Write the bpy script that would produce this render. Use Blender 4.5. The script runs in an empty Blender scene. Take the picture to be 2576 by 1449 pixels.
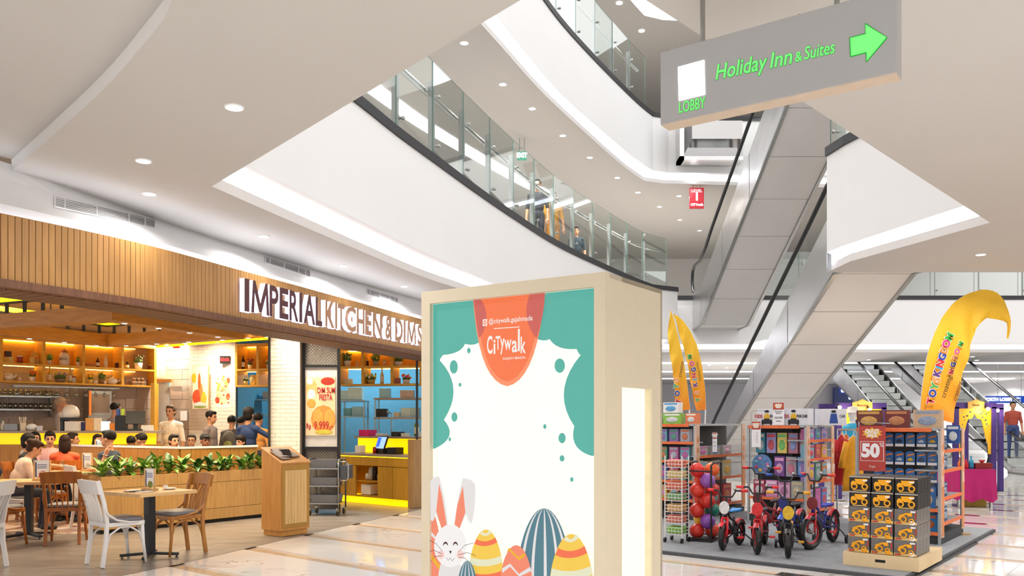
import bpy, bmesh, math, random
import numpy as np
from mathutils import Vector, Matrix
from mathutils.geometry import tessellate_polygon
random.seed(7)
SC = bpy.context.scene
COL = SC.collection
# ------------------------------------------------------------------ camera
F = 2100.0; HY = 1062.0; CX = 1288.0; HC = 1.5        # focal length in px, horizon row, centre column, eye height
cam = bpy.data.cameras.new('camera'); camo = bpy.data.objects.new('camera', cam); COL.objects.link(camo)
camo.location = (0, 0, HC); camo.rotation_euler = (math.pi / 2, 0, 0)
cam.sensor_width = 36.0; cam.lens = 36.0 * F / 2576.0
cam.shift_y = (HY - 724.5) / 2576.0; cam.clip_start = 0.05; cam.clip_end = 300
SC.camera = camo
# ------------------------------------------------------------------ world, view
w = bpy.data.worlds.new('world'); SC.world = w; w.use_nodes = True
bg = w.node_tree.nodes['Background']; bg.inputs[0].default_value = (1.0, 0.985, 0.97, 1); bg.inputs[1].default_value = 1.35
SC.view_settings.view_transform = 'Standard'; SC.view_settings.look = 'None'
SC.view_settings.exposure = 0.35; SC.view_settings.gamma = 1.0; SC.view_settings.use_curve_mapping = False
SC.cycles.max_bounces = 7; SC.cycles.diffuse_bounces = 4; SC.cycles.glossy_bounces = 3; SC.cycles.transparent_max_bounces = 24
SC.cycles.transmission_bounces = 4; SC.cycles.sample_clamp_indirect = 6.0; SC.cycles.caustics_reflective = False; SC.cycles.caustics_refractive = False

def area(name, loc, size, power, color=(1, 1, 1), rot=(0, 0, 0), size_y=None, parent=None, spread=math.pi):
    l = bpy.data.lights.new(name, 'AREA'); l.energy = power; l.color = color; l.size = size; l.spread = spread
    if size_y: l.shape = 'RECTANGLE'; l.size_y = size_y
    else: l.shape = 'DISK'
    o = bpy.data.objects.new(name, l); COL.objects.link(o); o.location = loc; o.rotation_euler = rot
    if parent: o.parent = parent
    return o

# ------------------------------------------------------------------ pixel helpers (a pixel gives a direction; depth d or height z from what it touches)
def PD(px, py, d): return Vector(((px - CX) / F * d, d, HC + (HY - py) / F * d))
def PZ(px, py, z):
    d = (z - HC) * F / (HY - py); return PD(px, py, d)
def PX(px, d): return (px - CX) / F * d
def Zh(py, d): return HC + (HY - py) / F * d
def FL(px, py): return PZ(px, py, 0.0)

# ------------------------------------------------------------------ materials
def C(h):
    h = h.lstrip('#'); v = [int(h[i:i + 2], 16) / 255.0 for i in (0, 2, 4)]
    return tuple((x / 12.92 if x <= 0.04045 else ((x + 0.055) / 1.055) ** 2.4) for x in v)
MATS = {}
def M(name, col='#ffffff', rough=0.5, metal=0.0, var=0.06, scale=12.0, bump=0.0, emit=0.0, ecol=None, stretch=None, spec=0.5, coat=0.0):
    """procedural principled material: base colour broken up by object-space noise"""
    if name in MATS: return MATS[name]
    m = bpy.data.materials.new(name); m.use_nodes = True; MATS[name] = m
    nt = m.node_tree; N = nt.nodes; L = nt.links; b = N['Principled BSDF']
    c = C(col) if isinstance(col, str) else col
    tc = N.new('ShaderNodeTexCoord'); mp = N.new('ShaderNodeMapping'); nz = N.new('ShaderNodeTexNoise')
    L.new(tc.outputs['Object'], mp.inputs['Vector']); L.new(mp.outputs[0], nz.inputs['Vector'])
    if stretch: mp.inputs['Scale'].default_value = stretch
    nz.inputs['Scale'].default_value = scale; nz.inputs['Detail'].default_value = 4
    mx = N.new('ShaderNodeMix'); mx.data_type = 'RGBA'
    mx.inputs[6].default_value = tuple(max(0, x * (1 - var * 2.2)) for x in c) + (1,)
    mx.inputs[7].default_value = tuple(min(1, x * (1 + var * 2.2)) for x in c) + (1,)
    L.new(nz.outputs['Fac'], mx.inputs[0]); L.new(mx.outputs[2], b.inputs['Base Color'])
    b.inputs['Roughness'].default_value = rough; b.inputs['Metallic'].default_value = metal
    b.inputs['Specular IOR Level'].default_value = spec
    if coat: b.inputs['Coat Weight'].default_value = coat
    if bump:
        bp = N.new('ShaderNodeBump'); bp.inputs['Strength'].default_value = bump; bp.inputs['Distance'].default_value = 0.01
        L.new(nz.outputs['Fac'], bp.inputs['Height']); L.new(bp.outputs[0], b.inputs['Normal'])
    if emit:
        e = C(ecol) if isinstance(ecol, str) else (ecol or c)
        b.inputs['Emission Color'].default_value = tuple(e) + (1,); b.inputs['Emission Strength'].default_value = emit
    return m
def WOOD(name, a, b2, scale=3.0, stretch=(8, 8, 0.6), rough=0.45, perobj=0.12):
    if name in MATS: return MATS[name]
    m = bpy.data.materials.new(name); m.use_nodes = True; MATS[name] = m
    nt = m.node_tree; N = nt.nodes; L = nt.links; bs = N['Principled BSDF']
    tc = N.new('ShaderNodeTexCoord'); mp = N.new('ShaderNodeMapping'); nz = N.new('ShaderNodeTexNoise')
    mp.inputs['Scale'].default_value = stretch; oi = N.new('ShaderNodeObjectInfo')
    L.new(tc.outputs['Object'], mp.inputs['Vector']); L.new(mp.outputs[0], nz.inputs['Vector'])
    nz.noise_dimensions = '4D'; L.new(oi.outputs['Random'], nz.inputs['W'])
    nz.inputs['Scale'].default_value = scale; nz.inputs['Detail'].default_value = 6; nz.inputs['Distortion'].default_value = 0.6
    mx = N.new('ShaderNodeMix'); mx.data_type = 'RGBA'
    mx.inputs[6].default_value = C(a) + (1,); mx.inputs[7].default_value = C(b2) + (1,)
    rp = N.new('ShaderNodeMapRange'); rp.inputs[1].default_value = 0.32; rp.inputs[2].default_value = 0.68
    L.new(nz.outputs['Fac'], rp.inputs[0]); L.new(rp.outputs[0], mx.inputs[0])
    hs = N.new('ShaderNodeHueSaturation'); mr = N.new('ShaderNodeMapRange')
    mr.inputs[3].default_value = 1 - perobj; mr.inputs[4].default_value = 1 + perobj
    L.new(oi.outputs['Random'], mr.inputs[0]); L.new(mr.outputs[0], hs.inputs['Value']); L.new(mx.outputs[2], hs.inputs['Color'])
    L.new(hs.outputs[0], bs.inputs['Base Color']); bs.inputs['Roughness'].default_value = rough
    return m
def EMIT(name, col, s, basef=1.0):
    if name in MATS: return MATS[name]
    m = bpy.data.materials.new(name); m.use_nodes = True; MATS[name] = m
    nt = m.node_tree; b = nt.nodes['Principled BSDF']; c = C(col)
    nz = nt.nodes.new('ShaderNodeTexNoise'); nz.inputs['Scale'].default_value = 3.0
    mr = nt.nodes.new('ShaderNodeMapRange'); mr.inputs[3].default_value = s * 0.97; mr.inputs[4].default_value = s * 1.03
    nt.links.new(nz.outputs['Fac'], mr.inputs[0]); nt.links.new(mr.outputs[0], b.inputs['Emission Strength'])
    b.inputs['Base Color'].default_value = tuple(x * basef for x in c) + (1,); b.inputs['Emission Color'].default_value = c + (1,); b.inputs['Roughness'].default_value = 0.5
    return m
def GLASS(name, tint=(0.955, 0.98, 0.97), refl=0.05, rough=0.02):
    if name in MATS: return MATS[name]
    m = bpy.data.materials.new(name); m.use_nodes = True; MATS[name] = m
    nt = m.node_tree; N = nt.nodes; L = nt.links; N.remove(N['Principled BSDF'])
    t = N.new('ShaderNodeBsdfTransparent'); t.inputs[0].default_value = tuple(tint) + (1,)
    g = N.new('ShaderNodeBsdfGlossy'); g.inputs[0].default_value = (0.9, 0.95, 0.94, 1); g.inputs['Roughness'].default_value = rough
    lw = N.new('ShaderNodeLayerWeight'); lw.inputs[0].default_value = 0.25
    ma = N.new('ShaderNodeMath'); ma.operation = 'MULTIPLY_ADD'; ma.inputs[1].default_value = 0.35; ma.inputs[2].default_value = refl
    L.new(lw.outputs['Fresnel'], ma.inputs[0])
    mx = N.new('ShaderNodeMixShader'); L.new(ma.outputs[0], mx.inputs[0]); L.new(t.outputs[0], mx.inputs[1]); L.new(g.outputs[0], mx.inputs[2])
    L.new(mx.outputs[0], N['Material Output'].inputs[0])
    return m
def STEEL(name, col='#d2d1d0', rough=0.34, stretch=(2, 2, 60)):
    if name in MATS: return MATS[name]
    m = bpy.data.materials.new(name); m.use_nodes = True; MATS[name] = m
    nt = m.node_tree; N = nt.nodes; L = nt.links; b = N['Principled BSDF']
    tc = N.new('ShaderNodeTexCoord'); mp = N.new('ShaderNodeMapping'); nz = N.new('ShaderNodeTexNoise'); n2 = N.new('ShaderNodeTexNoise')
    mp.inputs['Scale'].default_value = stretch
    L.new(tc.outputs['Object'], mp.inputs[0]); L.new(mp.outputs[0], nz.inputs['Vector']); L.new(tc.outputs['Object'], n2.inputs['Vector'])
    nz.inputs['Scale'].default_value = 4; n2.inputs['Scale'].default_value = 0.9
    mr = N.new('ShaderNodeMapRange'); mr.inputs[3].default_value = rough * 0.7; mr.inputs[4].default_value = rough * 1.3
    L.new(nz.outputs['Fac'], mr.inputs[0]); L.new(mr.outputs[0], b.inputs['Roughness'])
    bp = N.new('ShaderNodeBump'); bp.inputs['Strength'].default_value = 0.18; bp.inputs['Distance'].default_value = 0.25
    L.new(n2.outputs['Fac'], bp.inputs['Height']); L.new(bp.outputs[0], b.inputs['Normal'])
    b.inputs['Base Color'].default_value = C(col) + (1,); b.inputs['Metallic'].default_value = 1.0
    return m

# ------------------------------------------------------------------ mesh builder
class MB:
    def __init__(s, m=None): s.v = []; s.f = []; s.mi = []; s.cur = 0; s.m = m or Matrix.Identity(4)
    def add(s, vs, fs):
        n = len(s.v); s.v += [s.m @ Vector(v) for v in vs]; s.f += [tuple(i + n for i in f) for f in fs]; s.mi += [s.cur] * len(fs); return s
    def box(s, c, d, rz=0.0, rx=0.0, ry=0.0):
        R = Matrix.Rotation(rz, 3, 'Z') @ Matrix.Rotation(ry, 3, 'Y') @ Matrix.Rotation(rx, 3, 'X'); c = Vector(c); h = [x / 2 for x in d]
        vs = [c + R @ Vector((x * h[0], y * h[1], z * h[2])) for z in (-1, 1) for y in (-1, 1) for x in (-1, 1)]
        return s.add(vs, [(0, 2, 3, 1), (4, 5, 7, 6), (0, 1, 5, 4), (2, 6, 7, 3), (0, 4, 6, 2), (1, 3, 7, 5)])
    def bx(s, a, b):
        return s.box([(a[i] + b[i]) / 2 for i in range(3)], [abs(b[i] - a[i]) for i in range(3)])
    def quad(s, *p): return s.add(p, [tuple(range(len(p)))])
    def prism(s, poly, z0, z1):
        n = len(poly); vs = [(x, y, z0) for x, y in poly] + [(x, y, z1) for x, y in poly]
        fs = [tuple(range(n - 1, -1, -1)), tuple(range(n, 2 * n))] + [(i, (i + 1) % n, (i + 1) % n + n, i + n) for i in range(n)]
        return s.add(vs, fs)
    def slab(s, poly, y0, y1):          # polygon in x,z extruded along y
        n = len(poly); vs = [(x, y0, z) for x, z in poly] + [(x, y1, z) for x, z in poly]
        fs = [tuple(range(n)), tuple(range(2 * n - 1, n - 1, -1))] + [(i + n, (i + 1) % n + n, (i + 1) % n, i) for i in range(n)]
        return s.add(vs, fs)
    def loft(s, rings, cap=True, closed=True):
        n = len(rings[0]); vs = [p for r in rings for p in r]; fs = []
        for k in range(len(rings) - 1):
            for i in range(n if closed else n - 1):
                j = (i + 1) % n; fs.append((k * n + i, k * n + j, (k + 1) * n + j, (k + 1) * n + i))
        if cap: fs.append(tuple(range(n - 1, -1, -1))); fs.append(tuple((len(rings) - 1) * n + i for i in range(n)))
        return s.add(vs, fs)
    def tube(s, pts, r, seg=8, closed=False, sq=None):
        pts = [Vector(p) for p in pts]; n = len(pts); rings = []
        rr = r if isinstance(r, (list, tuple)) else [r] * n
        up = Vector((0, 0, 1)); prev = None
        for i in range(n):
            if closed: t = pts[(i + 1) % n] - pts[i - 1]
            else: t = pts[min(i + 1, n - 1)] - pts[max(i - 1, 0)]
            t = t.normalized() if t.length > 1e-9 else Vector((0, 0, 1))
            if prev is None:
                a = up if abs(t.dot(up)) < 0.9 else Vector((1, 0, 0)); x = t.cross(a).normalized()
            else: x = (prev - t * prev.dot(t)).normalized()
            prev = x; y = t.cross(x)
            if sq: rings.append([pts[i] + x * (a * sq[0] / 2) + y * (b * sq[1] / 2) for a, b in ((-1, -1), (1, -1), (1, 1), (-1, 1))])
            else: rings.append([pts[i] + (x * math.cos(2 * math.pi * k / seg) + y * math.sin(2 * math.pi * k / seg)) * rr[i] for k in range(seg)])
        if closed: rings.append(rings[0])
        return s.loft(rings, cap=not closed)
    def cyl(s, a, b, r, r2=None, seg=12): return s.tube([a, b], [r, r if r2 is None else r2], seg)
    def lathe(s, prof, c=(0, 0, 0), seg=14):
        c = Vector(c); rings = [[c + Vector((max(r, 1e-4) * math.cos(2 * math.pi * k / seg), max(r, 1e-4) * math.sin(2 * math.pi * k / seg), z)) for k in range(seg)] for r, z in prof]
        return s.loft(rings)
    def ball(s, c, r, seg=12, rings=8, R=None):
        c = Vector(c); r = r if isinstance(r, (tuple, list)) else (r, r, r); rr = []
        for i in range(rings + 1):
            th = math.pi * i / rings; sn = max(math.sin(th), 0.02); z = -math.cos(th)
            ring = [Vector((sn * math.cos(2 * math.pi * k / seg) * r[0], sn * math.sin(2 * math.pi * k / seg) * r[1], z * r[2])) for k in range(seg)]
            rr.append([c + (R @ p if R else p) for p in ring])
        return s.loft(rr)
    def torus(s, c, R, r, axis='Z', seg=24, rs=8):
        c = Vector(c); pts = []
        for k in range(seg):
            a = 2 * math.pi * k / seg; p = {'Z': (math.cos(a), math.sin(a), 0), 'Y': (math.cos(a), 0, math.sin(a)), 'X': (0, math.cos(a), math.sin(a))}[axis]
            pts.append(c + Vector(p) * R)
        return s.tube(pts, r, rs, closed=True)
    def mesh(s, name, mats, smooth=False):
        me = bpy.data.meshes.new(name); me.from_pydata([tuple(v) for v in s.v], [], s.f)
        mats = mats if isinstance(mats, (list, tuple)) else [mats]
        for m in mats: me.materials.append(m)
        if len(mats) > 1: me.polygons.foreach_set('material_index', s.mi)
        bm = bmesh.new(); bm.from_mesh(me); bmesh.ops.recalc_face_normals(bm, faces=bm.faces); bm.to_mesh(me); bm.free()
        if smooth: me.polygons.foreach_set('use_smooth', [True] * len(me.polygons))
        me.update(); return me
    def build(s, name, mats, parent=None, smooth=False, bevel=0.0, loc=None, rz=None, seg=2, auto=None):
        o = bpy.data.objects.new(name, s.mesh(name, mats, smooth)); COL.objects.link(o)
        if parent: o.parent = parent
        if loc is not None: o.location = loc
        if rz is not None: o.rotation_euler = (0, 0, rz)
        if bevel:
            b = o.modifiers.new('bevel', 'BEVEL'); b.width = bevel; b.segments = seg; b.limit_method = 'ANGLE'; b.angle_limit = 0.7
        return o
def thing(name, label, cat, loc=(0, 0, 0), rz=0.0, group=None):
    o = bpy.data.objects.new(name, None); COL.objects.link(o); o.location = loc; o.rotation_euler = (0, 0, rz); o.empty_display_size = 0.1
    return tag(o, label, cat, group)
def tag(o, label, cat, group=None):
    o['label'] = label; o['category'] = cat
    if group: o['group'] = group
    return o
def struct(o, label=None):
    o['kind'] = 'structure'
    if label: o['label'] = label
    return o
def inst(name, me, parent=None, loc=(0, 0, 0), rz=0.0, rot=None, scale=None):
    o = bpy.data.objects.new(name, me); COL.objects.link(o); o.parent = parent; o.location = loc
    o.rotation_euler = rot or (0, 0, rz)
    if scale: o.scale = scale
    return o
KIDS = {}
def dup(o, loc=None, rz=None, label=None, group=None, parent=None):
    def rec(a, par):
        c = a.copy(); COL.objects.link(c); c.parent = par
        for k in a.children: rec(k, c)
        return c
    c = rec(o, parent)
    if loc is not None: c.location = loc
    if rz is not None: c.rotation_euler = (0, 0, rz)
    if label: c['label'] = label
    if group: c['group'] = group
    return c
_fc = {}
def text_mesh(txt, size=1.0, depth=0.0, bold=0.0, mats=None, shear=0.0, align='CENTER', sx=1.0, name='lettering', bevel=0.0):
    cu = bpy.data.curves.new(name, 'FONT'); cu.body = txt; cu.size = size; cu.extrude = depth; cu.offset = bold; cu.shear = shear
    cu.align_x = align; cu.align_y = 'CENTER'; cu.resolution_u = 3; cu.bevel_depth = bevel
    o = bpy.data.objects.new(name, cu); me = bpy.data.meshes.new_from_object(o)
    bpy.data.objects.remove(o); bpy.data.curves.remove(cu)
    if sx != 1.0: me.transform(Matrix.Diagonal((sx, 1, 1, 1)))
    me.materials.clear()
    for m in (mats if isinstance(mats, (list, tuple)) else [mats]): me.materials.append(m)
    me.name = name; return me
def lettering(name, txt, parent, size, mat, loc, rot=(math.pi / 2, 0, 0), depth=0.001, **k):
    return inst(name, text_mesh(txt, size, depth, mats=mat, name=name, **k), parent, loc, rot=rot)
# ================================================================== SETTING
def rs(pts, step=0.4, smooth=True):
    """resample a plan polyline (Catmull-Rom when smooth)"""
    P = [Vector((p[0], p[1])) for p in pts]; out = []
    for i in range(len(P) - 1):
        a, b, c, d = P[max(i - 1, 0)], P[i], P[i + 1], P[min(i + 2, len(P) - 1)]
        n = max(1, int((c - b).length / step))
        for k in range(n):
            t = k / n
            out.append(0.5 * ((2 * b) + (c - a) * t + (2 * a - 5 * b + 4 * c - d) * t * t + (3 * b - a - 3 * c + d) * t ** 3) if smooth else b.lerp(c, t))
    out.append(P[-1]); return [(p.x, p.y) for p in out]
def ribbon(mb, A, za, B, zb):
    n = len(A)
    for i in range(n - 1): mb.quad((A[i][0], A[i][1], za), (A[i + 1][0], A[i + 1][1], za), (B[i + 1][0], B[i + 1][1], zb), (B[i][0], B[i][1], zb))
    return mb
def offset(A, d):
    out = []
    for i in range(len(A)):
        a = Vector(A[max(i - 1, 0)]); b = Vector(A[min(i + 1, len(A) - 1)]); t = (b - a).normalized(); out.append((A[i][0] - t.y * d, A[i][1] + t.x * d))
    return out
def plate(name, outer, holes, z, mat, label=None):
    polys = [[Vector((x, y, 0)) for x, y in outer]] + [[Vector((x, y, 0)) for x, y in h] for h in holes]
    tri = tessellate_polygon(polys); vs = [(p.x, p.y, z) for q in polys for p in q]
    mb = MB(); mb.add(vs, [tuple(t) for t in tri]); return struct(mb.build(name, mat), label)

m_ceil = M('ceiling_paint', '#cdcbc9', 0.85, var=0.015, scale=0.6)
m_white = M('white_paint', '#ebebec', 0.75, var=0.012, scale=0.8)
m_lip = M('cove_lip_paint', '#dfdcda', 0.8, var=0.01)
m_led = EMIT('cove_led_white', '#f4f6ff', 4.0)
m_black = M('black_curb_paint', '#26262a', 0.55, var=0.08)
m_steel = STEEL('brushed_steel')
m_steel2 = M('satin_steel', '#a9aaa8', 0.25, 1.0, var=0.05)
m_glass = GLASS('balustrade_glass')
m_glass_edge = M('glass_edge_green', '#6f8f86', 0.2, var=0.03)
m_cream = M('escalator_cream_panel', '#d3d2d2', 0.55, var=0.035, scale=0.9)
m_rubber = M('handrail_rubber', '#111113', 0.4, var=0.1)

def marble(name, base, vein):
    m = bpy.data.materials.new(name); m.use_nodes = True; MATS[name] = m
    nt = m.node_tree; N = nt.nodes; L = nt.links; b = N['Principled BSDF']
    geo = N.new('ShaderNodeNewGeometry'); oi = N.new('ShaderNodeObjectInfo')
    va = N.new('ShaderNodeVectorMath'); va.operation = 'MULTIPLY_ADD'; va.inputs[1].default_value = (1, 1, 1)
    cb = N.new('ShaderNodeCombineXYZ'); ml = N.new('ShaderNodeMath'); ml.operation = 'MULTIPLY'; ml.inputs[1].default_value = 37.0
    L.new(oi.outputs['Random'], ml.inputs[0]); L.new(ml.outputs[0], cb.inputs[2])
    L.new(geo.outputs['Position'], va.inputs[0]); L.new(cb.outputs[0], va.inputs[2])
    mp = N.new('ShaderNodeMapping'); mp.inputs['Rotation'].default_value = (0, 0, 0.6); mp.inputs['Scale'].default_value = (0.8, 2.2, 1)
    L.new(va.outputs[0], mp.inputs[0])
    nz = N.new('ShaderNodeTexNoise'); nz.inputs['Scale'].default_value = 1.3; nz.inputs['Detail'].default_value = 7; nz.inputs['Distortion'].default_value = 1.6
    L.new(mp.outputs[0], nz.inputs['Vector'])
    ab = N.new('ShaderNodeMath'); ab.operation = 'SUBTRACT'; ab.inputs[1].default_value = 0.5; L.new(nz.outputs['Fac'], ab.inputs[0])
    a2 = N.new('ShaderNodeMath'); a2.operation = 'ABSOLUTE'; L.new(ab.outputs[0], a2.inputs[0])
    mr = N.new('ShaderNodeMapRange'); mr.inputs[1].default_value = 0.0; mr.inputs[2].default_value = 0.014; mr.inputs[3].default_value = 1; mr.inputs[4].default_value = 0
    L.new(a2.outputs[0], mr.inputs[0])
    n2 = N.new('ShaderNodeTexNoise'); n2.inputs['Scale'].default_value = 1.1; L.new(va.outputs[0], n2.inputs['Vector'])
    m2 = N.new('ShaderNodeMapRange'); m2.inputs[1].default_value = 0.52; m2.inputs[2].default_value = 0.66; L.new(n2.outputs['Fac'], m2.inputs[0])
    mu = N.new('ShaderNodeMath'); mu.operation = 'MULTIPLY'; L.new(mr.outputs[0], mu.inputs[0]); L.new(m2.outputs[0], mu.inputs[1])
    mx = N.new('ShaderNodeMix'); mx.data_type = 'RGBA'; mx.inputs[6].default_value = C(base) + (1,); mx.inputs[7].default_value = C(vein) + (1,)
    L.new(mu.outputs[0], mx.inputs[0]); L.new(mx.outputs[2], b.inputs['Base Color']); b.inputs['Roughness'].default_value = 0.07
    return m
m_marble = marble('white_marble', '#e2ddd8', '#4a4038')
m_beige = M('beige_marble', '#c8b096', 0.1, var=0.08, scale=5)
m_red = M('dark_red_marble', '#7d3a4a', 0.1, var=0.08, scale=5)
m_dgrey = M('dark_grey_marble', '#4a4846', 0.12, var=0.1, scale=5)

E1 = Vector((0.774, -0.633)); E2 = Vector((0.633, 0.774))   # paving and toy-stand directions
RB = [(-1.0, 16.6), (-1.6, 14.25), (-2.8, 10.94), (-3.51, 8.82), (-3.82, 8.14), (-4.4, 6.9), (-5.4, 5.0), (-14, 5.0), (-14, 22), (-1.0, 22)]
def inpoly(x, y, P):
    c = False; j = len(P) - 1
    for i in range(len(P)):
        if (P[i][1] > y) != (P[j][1] > y) and x < (P[j][0] - P[i][0]) * (y - P[i][1]) / (P[j][1] - P[i][1]) + P[i][0]: c = not c
        j = i
    return c
# ---- floor: beige bed, marble slabs set on it as separate tiles
fl = MB(); fl.quad((-16, -5, -0.012), (26, -5, -0.012), (26, 50, -0.012), (-16, 50, -0.012))
floor = struct(fl.build('floor', m_beige))
nr_ = MB(); nr_.quad((-5.2, -5, -0.004), (26, -5, -0.004), (26, 5.6, -0.004), (-5.2, 5.6, -0.004)); nr_.build('near_paving', m_marble, floor)
far = MB(); far.quad((-1, 22, -0.004), (26, 22, -0.004), (26, 50, -0.004), (-1, 50, -0.004)); far.build('far_paving', m_marble, floor)
TL, TW, PIT = 0.95, 0.95, 1.17
tb = MB(); tb.box((0, 0, -0.006), (TL - 0.004, TW, 0.012)); tile_me = tb.mesh('floor_tile', m_marble)
tb = MB(); tb.box((0, 0, -0.006), (0.34, PIT - TW - 0.03, 0.0121)); dk_me = tb.mesh('inlay_tile', m_red); tb2 = MB(); tb2.box((0, 0, -0.006), (0.7, PIT - TW - 0.01, 0.0121)); dg_me = tb2.mesh('inlay_tile', m_dgrey)
ang = math.atan2(E1.y, E1.x); cnt = 0
C0 = Vector((3.7, 7.85))
for k in range(-4, 18):
    n = 4.56 + PIT * k + PIT / 2
    for j in range(-16, 24):
        s = j * TL + (k % 2) * 0.3; p = E1 * s + E2 * n
        if p.y < 2.5 or p.y > 23.0: continue
        px = CX + p.x * F / p.y; py = HY + HC * F / p.y
        if px < -150 or px > 2750 or py > 1500 + 130: continue
        if inpoly(p.x + 0.5, p.y + 0.3, RB) and inpoly(p.x, p.y - 0.7, RB): continue
        q = p - C0; a, b = -q.dot(E1), q.dot(E2)
        if 0.7 < a < 4.2 and 0.7 < b < 4.6: continue
        inst('floor_tile', tile_me, floor, (p.x, p.y, 0), ang); cnt += 1
        if px > 1700 and j % 3 == 0:
            q2 = p + E2 * (PIT / 2); inst('inlay_tile', dk_me if p.y > 9.5 else dg_me, floor, (q2.x, q2.y, 0), ang)
# ---- restaurant floor of wood-look planks and a mosaic patch
m_plank = WOOD('floor_plank_wood', '#9c938b', '#7e756d', 2.2, (1.2, 9, 9), 0.3, 0.08)
rf = MB(); rf.add([(x, y, 0.002) for x, y in RB], [tuple(range(len(RB)))])
rfl = struct(rf.build('floor', m_plank), 'wood plank floor of the restaurant')
pb = MB(); pb.box((0, 0, 0.003), (1.196, 0.176, 0.002)); plank_me = pb.mesh('floor_plank', m_plank)
for i in range(34):
    y = 7.0 + i * 0.18
    for j in range(-9, 0):
        x = j * 1.2 + (i * 0.47) % 1.2 + 0.5
        if all(inpoly(x + sx * 0.6, y + sy * 0.09, RB) for sx in (-1, 1) for sy in (-1, 1)) and CX + (x + 0.6) * F / y > -40: inst('floor_plank', plank_me, rfl, (x, y, 0))
m_mos = bpy.data.materials.new('mosaic_floor'); m_mos.use_nodes = True
N = m_mos.node_tree.nodes; L = m_mos.node_tree.links; vo = N.new('ShaderNodeTexVoronoi'); vo.inputs['Scale'].default_value = 9.0
geo = N.new('ShaderNodeNewGeometry'); L.new(geo.outputs['Position'], vo.inputs['Vector']); cr = N.new('ShaderNodeValToRGB')
for p_, c_ in ((0.0, '#e6d8c8'), (0.45, '#c7a48c'), (0.7, '#8a4a3c'), (1.0, '#5e4c46')):
    e = cr.color_ramp.elements.new(p_); e.color = C(c_) + (1,)
sx_ = N.new('ShaderNodeSeparateColor'); L.new(vo.outputs['Color'], sx_.inputs[0]); L.new(sx_.outputs[0], cr.inputs[0]); L.new(cr.outputs[0], N['Principled BSDF'].inputs['Base Color'])
N['Principled BSDF'].inputs['Roughness'].default_value = 0.3
mo = MB(); mo.prism([(-13.5, 11.6), (-7.4, 11.6), (-6.5, 11.1), (-5.55, 11.2), (-4.6, 12.4), (-4.1, 13.4), (-5.5, 16.6), (-13.5, 16.6)], 0.002, 0.0085); mo.build('mosaic_patch', m_mos, rfl)

# ---- plan curves of the atrium edge
Z1, ZS, ZK1, ZF1 = 3.6, 3.82, 5.25, 5.12      # ceiling, cove soffit, curb top, floor of level one
LVL = 4.55
LIP = [(-2.674, 7.437), (-2.288, 8.785), (-1.389, 11.76), (-0.87, 13.05), (-0.2, 14.75), (0.6, 16.8), (1.6, 19.0), (2.9, 21.7), (3.65, 23.0)]
FAS = [(-2.5, 7.23), (-2.0, 8.8), (-1.68, 9.84), (-1.455, 10.61), (-1.057, 11.81), (-0.557, 13.3), (0.086, 15.09), (0.919, 17.23), (1.953, 19.35), (3.23, 21.75), (3.84, 22.75)]
def pair(a, b, n=48):
    def even(P):
        P = [Vector(p) for p in rs(P, 0.2)]; d = [0]
        for i in range(1, len(P)): d.append(d[-1] + (P[i] - P[i - 1]).length)
        out = []
        for k in range(n + 1):
            t = d[-1] * k / n; i = 1
            while i < len(d) - 1 and d[i] < t: i += 1
            u = (t - d[i - 1]) / max(d[i] - d[i - 1], 1e-9); p = P[i - 1].lerp(P[i], u); out.append((p.x, p.y))
        return out
    return even(a), even(b)
lip, fas = pair(LIP, FAS)
lip1 = lip + [(4.25, 23.6), (4.25, 25.1), (18, 25.1)]; fas1 = fas + [(4.6, 23.2), (4.6, 24.75), (18, 24.75)]
lip2 = lip + [(4.2, 23.25), (9.5, 23.7)]; fas2 = fas + [(4.3, 22.95), (9.5, 23.3)]
NN, RR, R2 = (0.333, 3.8), (5.03, 8.785), (4.42, 10.9)
HOLE = [NN] + lip1 + [(18, 11.7), (4.42, 11.7), R2, RR]
# ceiling of the ground floor: front edge follows the restaurant front, a raised bay at the left
REC = rs([(-1.35, 2.6), (-1.5, 3.5), (-1.69, 4.15), (-2.1, 4.70), (-2.6, 5.29), (-3.35, 6.1), (-4.19, 6.99)], 0.2)
CED = rs([(-4.19, 6.99), (-3.73, 8.715), (-3.19, 10.33), (-2.54, 12.18), (-1.58, 14.46), (-0.5, 17.0)], 0.3)
OUT = [(-1.35, -5)] + REC + CED[1:] + [(0.6, 19.0), (0.6, 48), (25, 48), (25, -5)]
plate('ceiling', OUT, [HOLE], Z1, m_ceil, 'beige ground-floor ceiling with the angular atrium opening')
plate('ceiling', [(-1.3, -5)] + [(x + 0.02, y) for x, y in REC] + [(-5.2, 6.2), (-9, 4), (-9, -5)], [], Z1 + 0.1, m_ceil, 'raised ceiling bay in the upper left')
rim = MB(); ribbon(rim, REC, Z1, REC, Z1 + 0.1); struct(rim.build('trim_1', m_white), 'curved white step of the ceiling bay')
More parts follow.
